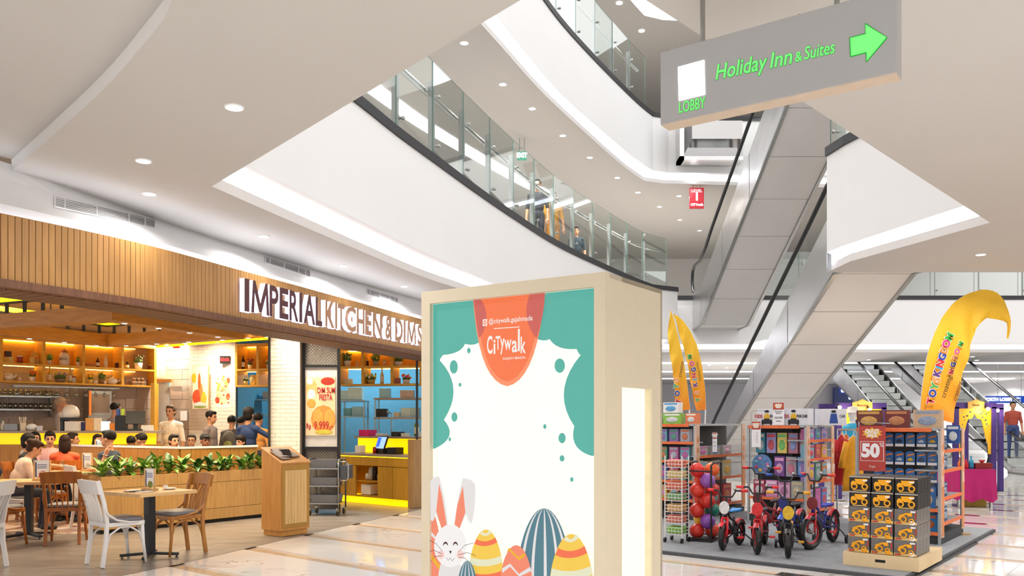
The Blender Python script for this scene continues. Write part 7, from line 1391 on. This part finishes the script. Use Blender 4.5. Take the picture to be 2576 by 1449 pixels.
def arch(label, px0, px1, d, ztop, sign_txt, depth=1.0, tw=.09, dx=0.0):
    x0, x1 = PX(px0, d), PX(px1, d); W = x1 - x0; o = thing('festive_arch', label, 'arch', (x0, d, 0), group='purple and gold arches')
    for x in (0, W):
        for y in (0, depth): xq = x + (dx if y else 0); b = MB(); b.box((xq, y, ztop / 2), (tw, tw, ztop)); b.build('post', m_pur, o); b = MB(); b.box((xq, y, .02), (.2, .2, .03)); b.build('post_foot', m_steel2, o)
    for y in (0, depth): b = MB(); b.box((W / 2 + (dx if y else 0), y, ztop + .03), (W + tw, tw, .12)); b.build('lintel', m_pur, o)
    # gold fretwork: ogee opening cut from a panel, pierced with holes
    zb = ztop * .48; op = []
    for k in range(21): t = k / 20; xx = W * (.14 + .72 * t); s = abs(t - .5) * 2; op.append((xx, ztop - .12 - (ztop - zb) * .62 * (s ** 1.6) - (.06 * math.sin(s * 9))))
    outer = [(0.045, zb)] + [(.045, ztop - .03), (W - .045, ztop - .03), (W - .045, zb)] + [(W * .87, zb)] + op[::-1] + [(W * .13, zb)]
    holes = []
    for k in range(26):
        t = random.random(); x = W * (.05 + .9 * t); s = abs((x / W) - .5) * 2; zl = ztop - .12 - (ztop - zb) * .62 * (max(0, s) ** 1.6); z = zl + .05 + random.random() * max(.0, ztop - .09 - zl - .05); r = random.uniform(.012, .022)
        if zl + .05 > ztop - .09 or any((x - h[0]) ** 2 + (z - h[1]) ** 2 < .05 ** 2 for h in holes) or x < .09 or x > W - .09: continue
        holes.append((x, z, r))
    polys = [[Vector((x, z, 0)) for x, z in outer]] + [[Vector((x + r * math.cos(a) * 1.4, z + r * math.sin(a), 0)) for a in [2 * math.pi * i / 8 for i in range(8)]] for x, z, r in holes]
    tri = tessellate_polygon(polys); vs = [p for q in polys for p in q]; b = MB()
    for y in (-.012, .012): b.add([(p.x, y, p.y) for p in vs], [tuple(t) for t in tri])
    base = 0
    for q in polys:
        n = len(q); b.add([(p.x, y, p.y) for y in (-.012, .012) for p in q], [(i, (i + 1) % n, (i + 1) % n + n, i + n) for i in range(n)])
    b.build('gold_fretwork', m_gold, o)
    b = MB(); b.slab([(W * .28, ztop - .03), (W * .72, ztop - .03), (W * .72, ztop + .1), (W * .6, ztop + .12), (W * .5, ztop + .16), (W * .4, ztop + .12), (W * .28, ztop + .1)], -.07, -.05); q = b.build('name_board', M('board_gold', '#c89a4c', .5), o); lettering('lettering', sign_txt, q, .07, M('board_ink', '#5a3a14', .6), (W / 2, -.074, ztop + .04), sx=.8)
    return o
def spot_lamp(label, p, top=None):
    o = thing('clip_spotlight', label, 'spotlight', tuple(p), group='arch spotlights'); b = MB(); b.tube([(0, .1, .06), (0, .03, .03)], .02, 8); b.build('housing', m_blk, o); b = MB(); b.ball((0, -.01, 0), .035, 10, 8); b.build('bulb', EMIT('warm_bulb', '#ffdf9a', 14), o, smooth=True); b = MB(); b.cyl((0, .1, .06), (0, .16, .06), .012, seg=6); b.build('clip', m_blk, o); l = bpy.data.lights.new('lamp', 'POINT'); l.energy = 10; l.color = (1, .8, .5); l.shadow_soft_size = .04; q = bpy.data.objects.new('lamp', l); COL.objects.link(q); q.parent = o; q.location = (0, -.06, -.02)
arch('purple and gold arch behind the dresses, left of the two', 2110, 2222, 16.0, 1.78, 'Ramadan', .9)
arch('purple and gold arch over the pink table, right of the two', 2404, 2498, 16.6, 1.80, 'Bazaar', 1.1, dx=.79)
for x, y, d, l in [(2112, 1025, 15.85, 'warm spotlight at the left arch corner'), (2187, 1031, 15.85, 'warm spotlight in the middle of the left arch'), (2485, 1029, 16.45, 'warm spotlight at the right post of the right arch'), (2509, 1033, 17.55, 'warm spotlight on the rear post of the right arch')]: spot_lamp(l, PD(x, y, d))
pt_ = thing('market_table', 'trestle table under a bright magenta cloth by the right arch', 'table', (PX(2410, 14.6), 14.6, 0)); W_ = PX(2505, 14.6) - PX(2410, 14.6); hT = Zh(1181, 14.6)
m_mag = M('magenta_cloth', '#b3146a', .75, var=.08, scale=5); b = MB(); n = 40; top = []; bot = []
per = [(W_ * t, 0) for t in [i / 12 for i in range(12)]] + [(W_, .7 * t) for t in [i / 6 for i in range(6)]] + [(W_ * (1 - t), .7) for t in [i / 12 for i in range(12)]] + [(0, .7 * (1 - t)) for t in [i / 6 for i in range(6)]]
R = [[(x, y, hT) for x, y in per]]
for t in (.3, .7, 1.0): R.append([(x + (x - W_ / 2) * .08 * t + .02 * t * math.sin(i * 2.1), y + (y - .35) * .1 * t + .025 * t * math.sin(i * 1.7), hT - (hT - .13) * t + (.04 * math.sin(i * 1.1) if t == 1 else 0)) for i, (x, y) in enumerate(per)])
b.loft(R, cap=False); b.add([(x, y, hT) for x, y in per], [tuple(range(len(per)))]); b.build('tablecloth', m_mag, pt_, smooth=False)
for x in (.05, W_ - .05):
    for y in (.06, .62): b = MB(); b.bx((x - .02, y - .02, 0), (x + .02, y + .02, hT - .01)); b.build('leg', m_steel2, pt_)
for px, c, h, l in [(2416, '#e8742c', .2, 'orange bottle on the magenta table'), (2430, '#d01c28', .17, 'red bottle on the magenta table'), (2433, '#7a3aa0', .24, 'purple bottle behind the red one'), (2443, '#2a9ac0', .22, 'blue bottle on the magenta table')]: bottle((PX(px, 14.8), 14.8 + (.1 if 'behind' in l else 0), hT + .002), l, c, h, .04, c, 'bottles on the magenta table', c)
boxy('gift_box', 'dark red gift box on the magenta table', 'box', (PX(2472, 14.8), 14.85, hT + .002), (.3, .2, .1), M('gift_red', '#8a1a1e', .5)); b = MB(); b.lathe([(.001, 0), (.02, 0), (.06, .05), (.055, .05), (.001, .01)], seg=14); tag(b.build('bowl', M('bowl_red', '#d8383c', .3), loc=(PX(2474, 14.8), 14.85, hT + .104), smooth=True), 'small coral bowl on top of the dark red gift box', 'bowl')
boxy('stool_box', 'yellow and red box under the magenta table', 'box', (PX(2448, 14.9), 14.95, .001), (.4, .25, .16), M('ybox', '#b8922c', .5, var=.2)); 
p = FL(2423, 1356); boxy('floor_wedge', 'small tan block lying at the platform edge', 'block', (p.x + .06, p.y + .12, .001), (.16, .12, .06), M('tanblk', '#a8865a', .8, var=.2), .4)
b = MB(); b.tube([(p.x - .02 + .04, p.y + .04, .012)] + [tuple(Vector((TP(-.03, bq)[0], TP(-.03, bq)[1], .012))) for bq in (3.2, 2.0, 1.0, .0)], .009, 6); tag(b.build('cable', M('cable_grey', '#3c3c40', .6)), 'grey cable running along the platform edge', 'cable')
# ================================================================== PEOPLE
TMP = bpy.data.scenes.new('tmp_remesh')
def remesh(mb, vox, smooth=3):
    me = mb.mesh('tmp', [m_blk]); o = bpy.data.objects.new('tmp', me); TMP.collection.objects.link(o); md = o.modifiers.new('r', 'REMESH'); md.mode = 'VOXEL'; md.voxel_size = vox
    sm = o.modifiers.new('s', 'SMOOTH'); sm.iterations = smooth; sm.factor = .5
    with bpy.context.temp_override(scene=TMP, view_layer=TMP.view_layers[0]):
        dg = bpy.context.evaluated_depsgraph_get(); dg.update(); out = bpy.data.meshes.new_from_object(o.evaluated_get(dg), depsgraph=dg)
    bpy.data.objects.remove(o); bpy.data.meshes.remove(me); return out
SK = {}
def cloth_mat(c): return M('cloth' + c, c, .8, var=.1, scale=18, bump=.15)
def person(label, px, d, ztop, face, pose='sit', z0=0.0, shirt='#888888', pants='#2a2c38', hair='#17110e', style='short', skin='#c68f6c', arms=(None, None), lean=0.0, turn=0.0, nod=0.0, long_sleeve=False, glasses=False, group='diners', seat=.47, vox=.0115, cat='person', watch=False, backpack=None, cap=None, seat_kind='brown'):
    """one continuous body grown from overlapping limbs; local +y is forward"""
    H = (ztop - z0) / (1.0 if pose == 'stand' else .792) if pose == 'stand' or lean == 0 else 1.66; k = H / 1.70
    X_ = PX(px, d) if px is not None else 0; o = thing('person', label, cat, (X_, d, z0 + .009), math.radians(face - 90), group)
    if pose == 'sit': chair(seat_kind, X_ - (.13 if seat_kind == 'white' and d < 9 else 0), d, face, seat_kind + ' chair under the ' + label)
    P = []   # (kind, a, b, r0, r1, tag)
    def cap_(a, b, r0, r1, t): P.append(('c', Vector(a) * k, Vector(b) * k, r0 * k, r1 * k, t))
    def el(c, r, t, R=None): P.append(('e', Vector(c) * k, R, Vector(r) * k, 0, t))
    hipz = .93 if pose == 'stand' else seat / k + .085; hip = Vector((0, 0, hipz)); cl, sl2 = math.cos(lean), math.sin(lean)
    def T(x, y, z): return Vector((x, y * cl + z * sl2, hipz + z * cl - y * sl2))       # torso frame, leaning forward
    el(T(0, 0, .0), (.16, .115, .12), 'pants'); el(T(0, .005, .17), (.145, .105, .17), 'shirt'); el(T(0, .005, .33), (.165, .11, .17), 'shirt')
    sh = [T(-.165, -.005, .415), T(.165, -.005, .415)]; nk = T(0, -.01, .47)
    for s in (0, 1): cap_(nk - Vector((0, 0, .015)), sh[s], .06, .062, 'shirt')
    hc = T(0, .015, .655); cap_(T(0, -.015, .45), hc + Vector((0, -.02, -.06)), .052, .05, 'skin')
    # legs
    for s in (-1, 1):
        a = T(s * .085, 0, -.02)
        if pose == 'stand': kn, an = Vector((s * .095, .02, .50)), Vector((s * .1, -.02, .09))
        else: kn, an = Vector((s * .10, .43, hipz - .04)), Vector((s * .1, .38, .09))
        cap_(a, kn, .085, .058, 'pants'); cap_(kn, an, .056, .042, 'pants'); cap_(an + Vector((0, -.02, -.045)), an + Vector((0, .14, -.06)), .036, .03, 'shoe')
    # arms with hands
    hands = []
    for s, sgn in ((0, -1), (1, 1)):
        if arms[s] is None: e, w = (Vector((sgn * .06, .0, -.28)), Vector((sgn * .07, .07, -.52))) if pose == 'stand' else (Vector((sgn * .06, .08, -.26)), Vector((-sgn * .03, .30, -.22)))
        else: e, w = Vector(arms[s][0]), Vector(arms[s][1])
        E, W = sh[s] + e, sh[s] + w; cap_(sh[s], E, .052, .042, 'shirt'); mid = E.lerp(W, .92)
        if not long_sleeve: P[-1] = P[-1]; cap_(sh[s].lerp(E, .75), E, .040, .040, 'skin')
        cap_(E, W, .040, .029, 'shirt' if long_sleeve else 'skin'); dv = (W - E).normalized(); side = dv.cross(Vector((0, 0, 1)));  side = side.normalized() if side.length > .1 else Vector((1, 0, 0)); nr = side.cross(dv).normalized()
        pm = W + dv * .05; cap_(W, pm, .03, .034, 'skin'); cap_(pm - side * .02, pm + side * .02, .026, .026, 'skin'); hands.append((W, dv))
        for q in range(4): f0 = pm + dv * .028 + side * (.03 - .02 * q); L_ = (.05, .058, .055, .042)[q]; f1 = f0 + dv * L_ * .55 - nr * .006; f2 = f1 + dv * L_ * .35 - nr * .022; cap_(f0, f1, .0095, .009, 'skin'); cap_(f1, f2, .009, .008, 'skin')
        t0 = W + dv * .025 + side * .028; t1 = t0 + dv * .03 + side * .026; cap_(t0, t1, .012, .0105, 'skin'); cap_(t1, t1 + dv * .026 + side * .004, .0105, .009, 'skin')
    # head in its own frame
    RH = Matrix.Rotation(turn, 3, 'Z') @ Matrix.Rotation(-nod - lean * .55, 3, 'X')
    def hp(v): return hc + RH @ Vector(v)
    el(hp((0, -.012, .022)), (.075, .094, .092), 'skin', RH); el(hp((0, .022, -.045)), (.058, .068, .076), 'skin', RH); el(hp((0, .062, -.096)), (.028, .022, .02), 'skin', RH); cap_(hp((0, .084, .004)), hp((0, .108, -.03)), .010, .014, 'skin')
    for s in (-1, 1): el(hp((s * .078, -.008, -.012)), (.012, .022, .032), 'skin', RH); el(hp((s * .031, .080, .006)), (.011, .008, .006), 'eye', RH); el(hp((s * .031, .083, .028)), (.018, .006, .004), 'hair', RH)
    el(hp((0, .085, -.066)), (.023, .010, .008), 'lip', RH)
    mb = MB()
    for q in P:
        if q[0] == 'c':
            a, b = q[1], q[2]; v = b - a; n = 4; ln = v.length
            if ln < 1e-4: continue
            t = v / ln; pts = []; rr = []
            for i in range(4): an_ = -math.pi / 2 + math.pi / 2 * i / 4; pts.append(a + t * (q[3] * math.sin(an_))); rr.append(max(.001, q[3] * math.cos(an_)))
            pts.append(a); rr.append(q[3]); pts.append(b); rr.append(q[4])
            for i in range(1, 5): an_ = math.pi / 2 * i / 4; pts.append(b + t * (q[4] * math.sin(an_))); rr.append(max(.001, q[4] * math.cos(an_)))
            mb.tube(pts, rr, 10)
        else: mb.ball(q[1], tuple(q[3]), 14, 10, q[2])
    me = remesh(mb, vox)
    tags = ['shirt', 'pants', 'skin', 'shoe', 'eye', 'lip', 'hair']; mats = [cloth_mat(shirt), cloth_mat(pants), M('skin' + skin, skin, .55, var=.05), M('shoe_black', '#1c1a1a', .5), M('eye_dark', '#1c1210', .2), M('lip_rose', '#a85a50', .5), M('hair' + hair, hair, .65, var=.2, scale=40, spec=.25)]
    me.materials.clear()
    for m in mats: me.materials.append(m)
    n = len(me.polygons); cen = np.empty(n * 3); me.polygons.foreach_get('center', cen); cen = cen.reshape(-1, 3); best = np.full(n, 1e9); idx = np.zeros(n, int)
    for q in P:
        if q[0] == 'c':
            a, b = np.array(q[1]), np.array(q[2]); ab = b - a; L2 = max(ab @ ab, 1e-9); t = np.clip(((cen - a) @ ab) / L2, 0, 1); dd = np.linalg.norm(cen - (a + t[:, None] * ab), axis=1) - (q[3] + (q[4] - q[3]) * t)
        else:
            r = np.array(q[3]); pl_ = cen - np.array(q[1])
            if q[2]: pl_ = pl_ @ np.array(q[2])
            dd = (np.linalg.norm(pl_ / r, axis=1) - 1) * r.min()
        dd = dd - {'eye': -.0005, 'lip': .001, 'hair': .0}.get(q[5], 0) * 1.0
        if q[5] == 'shirt' and not long_sleeve: dd = dd
        upd = dd < best; best[upd] = dd[upd]; idx[upd] = tags.index(q[5])
    me.polygons.foreach_set('material_index', idx.astype(np.int32)); me.polygons.foreach_set('use_smooth', np.ones(n, bool)); me.name = 'body'
    inst('body', me, o)
    # hair
    hb = MB()
    def hel(c, r): hb.ball(hp(c) * k, tuple(Vector(r) * k), 14, 10, RH)
    if style != 'none':
        hel((0, -.028, .042), (.084, .094, .088)); hel((0, .028, .088), (.068, .058, .034))
        for s in (-1, 1): hel((s * .062, -.012, .03), (.024, .05, .055))
        if style == 'long':
            hel((0, -.07, -.06), (.085, .05, .14)); 
            for s in (-1, 1): hel((s * .07, -.012, -.06), (.024, .05, .13))
        if style == 'bun': hel((0, -.11, .05), (.045, .042, .045)); hel((0, -.05, -.02), (.075, .06, .07))
        if style == 'mop': hel((0, -.04, -.02), (.088, .075, .09)); hel((0, -.01, .07), (.094, .1, .075))
        if cap: hb = MB(); hel((0, -.02, .05), (.088, .1, .085)); hel((0, .1, .07), (.06, .05, .012))
        hm = remesh(hb, .012); hm.materials.clear(); hm.materials.append(M('hair' + hair, hair, .65, var=.2, scale=40, spec=.25) if not cap else cloth_mat(cap)); hm.polygons.foreach_set('use_smooth', np.ones(len(hm.polygons), bool)); inst('cap' if cap else 'hair', hm, o)
    if glasses:
        g = MB()
        for s in (-1, 1): g.torus((0, 0, 0), .024 * k, .003 * k, 'Y', 14, 5); 
        g = MB()
        for s in (-1, 1):
            pts = [hp((s * .033 + .026 * math.cos(a), .098, .004 + .02 * math.sin(a))) * k for a in [2 * math.pi * i / 14 for i in range(14)]]; g.tube(pts, .003 * k, 5, closed=True); g.tube([hp((s * .058, .096, .008)) * k, hp((s * .08, .0, .008)) * k], .0025 * k, 5)
        g.tube([hp((-.008, .1, .006)) * k, hp((.008, .1, .006)) * k], .003 * k, 5); g.build('glasses', m_blk, o)
    if watch: W, dv = hands[0]; g = MB(); c = W * k - dv * .02; s1 = dv.cross(Vector((0, 0, 1))).normalized(); s2 = s1.cross(dv); g.tube([c + (s1 * math.cos(a) + s2 * math.sin(a)) * .036 for a in [2 * math.pi * i / 14 for i in range(14)]], .009, 6, closed=True); g.build('wristwatch', m_steel2, o)
    if backpack: g = MB(); g.ball(T(0, -.17, .26) * k, tuple(Vector((.15, .09, .21)) * k), 14, 10); g.build('backpack', cloth_mat(backpack), o, smooth=True); g = MB(); g.ball(T(0, -.25, .17) * k, tuple(Vector((.09, .035, .1)) * k), 10, 8); g.build('backpack_pocket', M('pocket_print', '#8a8a4a', .6, var=.3, scale=20), o, smooth=True)
    return o
zt = lambda py, d: Zh(py, d)
person('seated diner in navy at the left edge', -36, 8.45, 1.36, 183, seat_kind='white', shirt='#1f2740', pants='#20222c', style='short')
person('woman in a peach shirt bending over her plate', 30, 11.35, 1.25, 40, seat_kind='white', shirt='#f0cdb8', hair='#3a2014', style='bun', lean=.42, nod=.35)
person('diner in black reaching an arm across the table', 70, 12.6, zt(1091, 12.6), 8, shirt='#121214', style='mop', arms=(((-.06, .1, -.25), (0, .3, -.24)), ((.04, .24, -.1), (-.02, .50, -.13))), lean=.001)
person('woman in a black and white top behind the diner in black', 88, 14.35, zt(1085, 14.35), -60, shirt='#b8b0a8', style='long', hair='#14100e')
person('man in a pink striped shirt facing the camera', 126, 13.95, zt(1083, 13.95), -62, shirt='#c89a98', style='short', long_sleeve=True, nod=.25)
person('woman with dark bobbed hair in an orange top', 163, 13.25, zt(1096, 13.25), 120, shirt='#dd5a34', hair='#26120c', style='long')
person('man with cropped hair beyond the partition end', 182, 14.65, zt(1089, 14.65), 15, shirt='#5a5048', hair='#2a2018')
person('woman whose long-haired head shows above the partition', 246, 14.45, zt(1095, 14.45), -40, shirt='#8a6a5a', hair='#201612', style='long')
person('man in glasses with raised fist and wristwatch', 274, 12.5, zt(1077, 12.5), 172, shirt='#3c4452', glasses=True, watch=True, arms=(((-.10, -.03, -.25), (-.06, -.10, .03)), None), turn=.1)
person('diner with black hair seen from behind the partition', 330, 14.55, zt(1102, 14.55), 95, shirt='#2c3038')
person('young man in dark blue looking down to the left', 357, 13.95, zt(1091, 13.95), 165, shirt='#28344a', nod=.25)
person('woman with pinned-up hair seated by the planter', 437, 13.9, zt(1095, 13.9), -40, shirt='#6a4a40', style='bun')
person('grey-haired man in glasses facing the camera', 482, 14.7, zt(1095, 14.7), -78, shirt='#4a4848', hair='#3a3632', glasses=True)
person('man in a black flat cap seated beside the man in glasses', 516, 13.85, zt(1093, 13.85), -50, shirt='#201c1c', cap='#161618', skin='#8a5a3e')
person('diner with a fringe at the right end of the partition', 606, 14.2, zt(1101, 14.2), -110, shirt='#3a3430', hair='#1c1410', style='mop')
person('standing man in a grey T-shirt looking right', 530, 15.5, zt(1035, 15.5), -5, 'stand', shirt='#8a7a76', nod=.15, group='standing guests')
person('standing guest with a patterned backpack seen from behind', 583, 16.1, zt(1047, 16.1), 92, 'stand', shirt='#4a4644', backpack='#5a5450', group='standing guests')
person('standing guest in a white shirt beside the navy figure', 607, 16.6, zt(1050, 16.6), 60, 'stand', shirt='#e6dcd0', group='standing guests')
person('standing figure in a navy shirt with an arm stretched to the column', 625, 14.55, zt(1028, 14.55), 72, 'stand', shirt='#1f3560', style='mop', arms=(None, ((.2, .1, -.14), (.38, .14, -.10))), group='standing guests')
person('standing guest in an amber shirt behind the navy figure', 650, 15.3, zt(1041, 15.3), 75, 'stand', shirt='#d09048', group='standing guests')
person('standing woman in cream beside the service door', 430, 15.95, zt(1021, 15.95), -95, 'stand', shirt='#e8dccb', pants='#d8c8b4', style='bun', hair='#5a4636', group='standing guests')
person('staff member in grey uniform and cap behind the counter', 152, 15.85, zt(1002, 15.85), 20, 'stand', z0=.22, shirt='#b0a49e', cap='#b49a7c', lean=.0, group='restaurant staff', long_sleeve=True)
person('staff member with dark hair behind the till', 290, 15.85, zt(1015, 15.85), 60, 'stand', z0=.22, shirt='#a89c9a', group='restaurant staff')
person('shopper in black on level one behind the glass', 1352, 18.4, ZF1 + 1.72, -100, 'stand', z0=ZF1, shirt='#1c1e26', vox=.014, group='shoppers upstairs')
person('shopper in a yellow top on level one behind the glass', 1392, 19.2, ZF1 + 1.66, -80, 'stand', z0=ZF1, shirt='#d8981c', pants='#b87a1c', style='long', vox=.014, group='shoppers upstairs')
person('shopper in a dark tee farther along level one', 1450, 22.8, ZF1 + 1.7, -95, 'stand', z0=ZF1, shirt='#2c3a44', vox=.014, group='shoppers upstairs')
person('rider in red on the far right escalator', 2548, 24.6, 2.1, -110, 'stand', z0=.42, shirt='#a84a3a', pants='#3a4a7a', vox=.014, group='escalator riders')
bpy.data.scenes.remove(TMP)
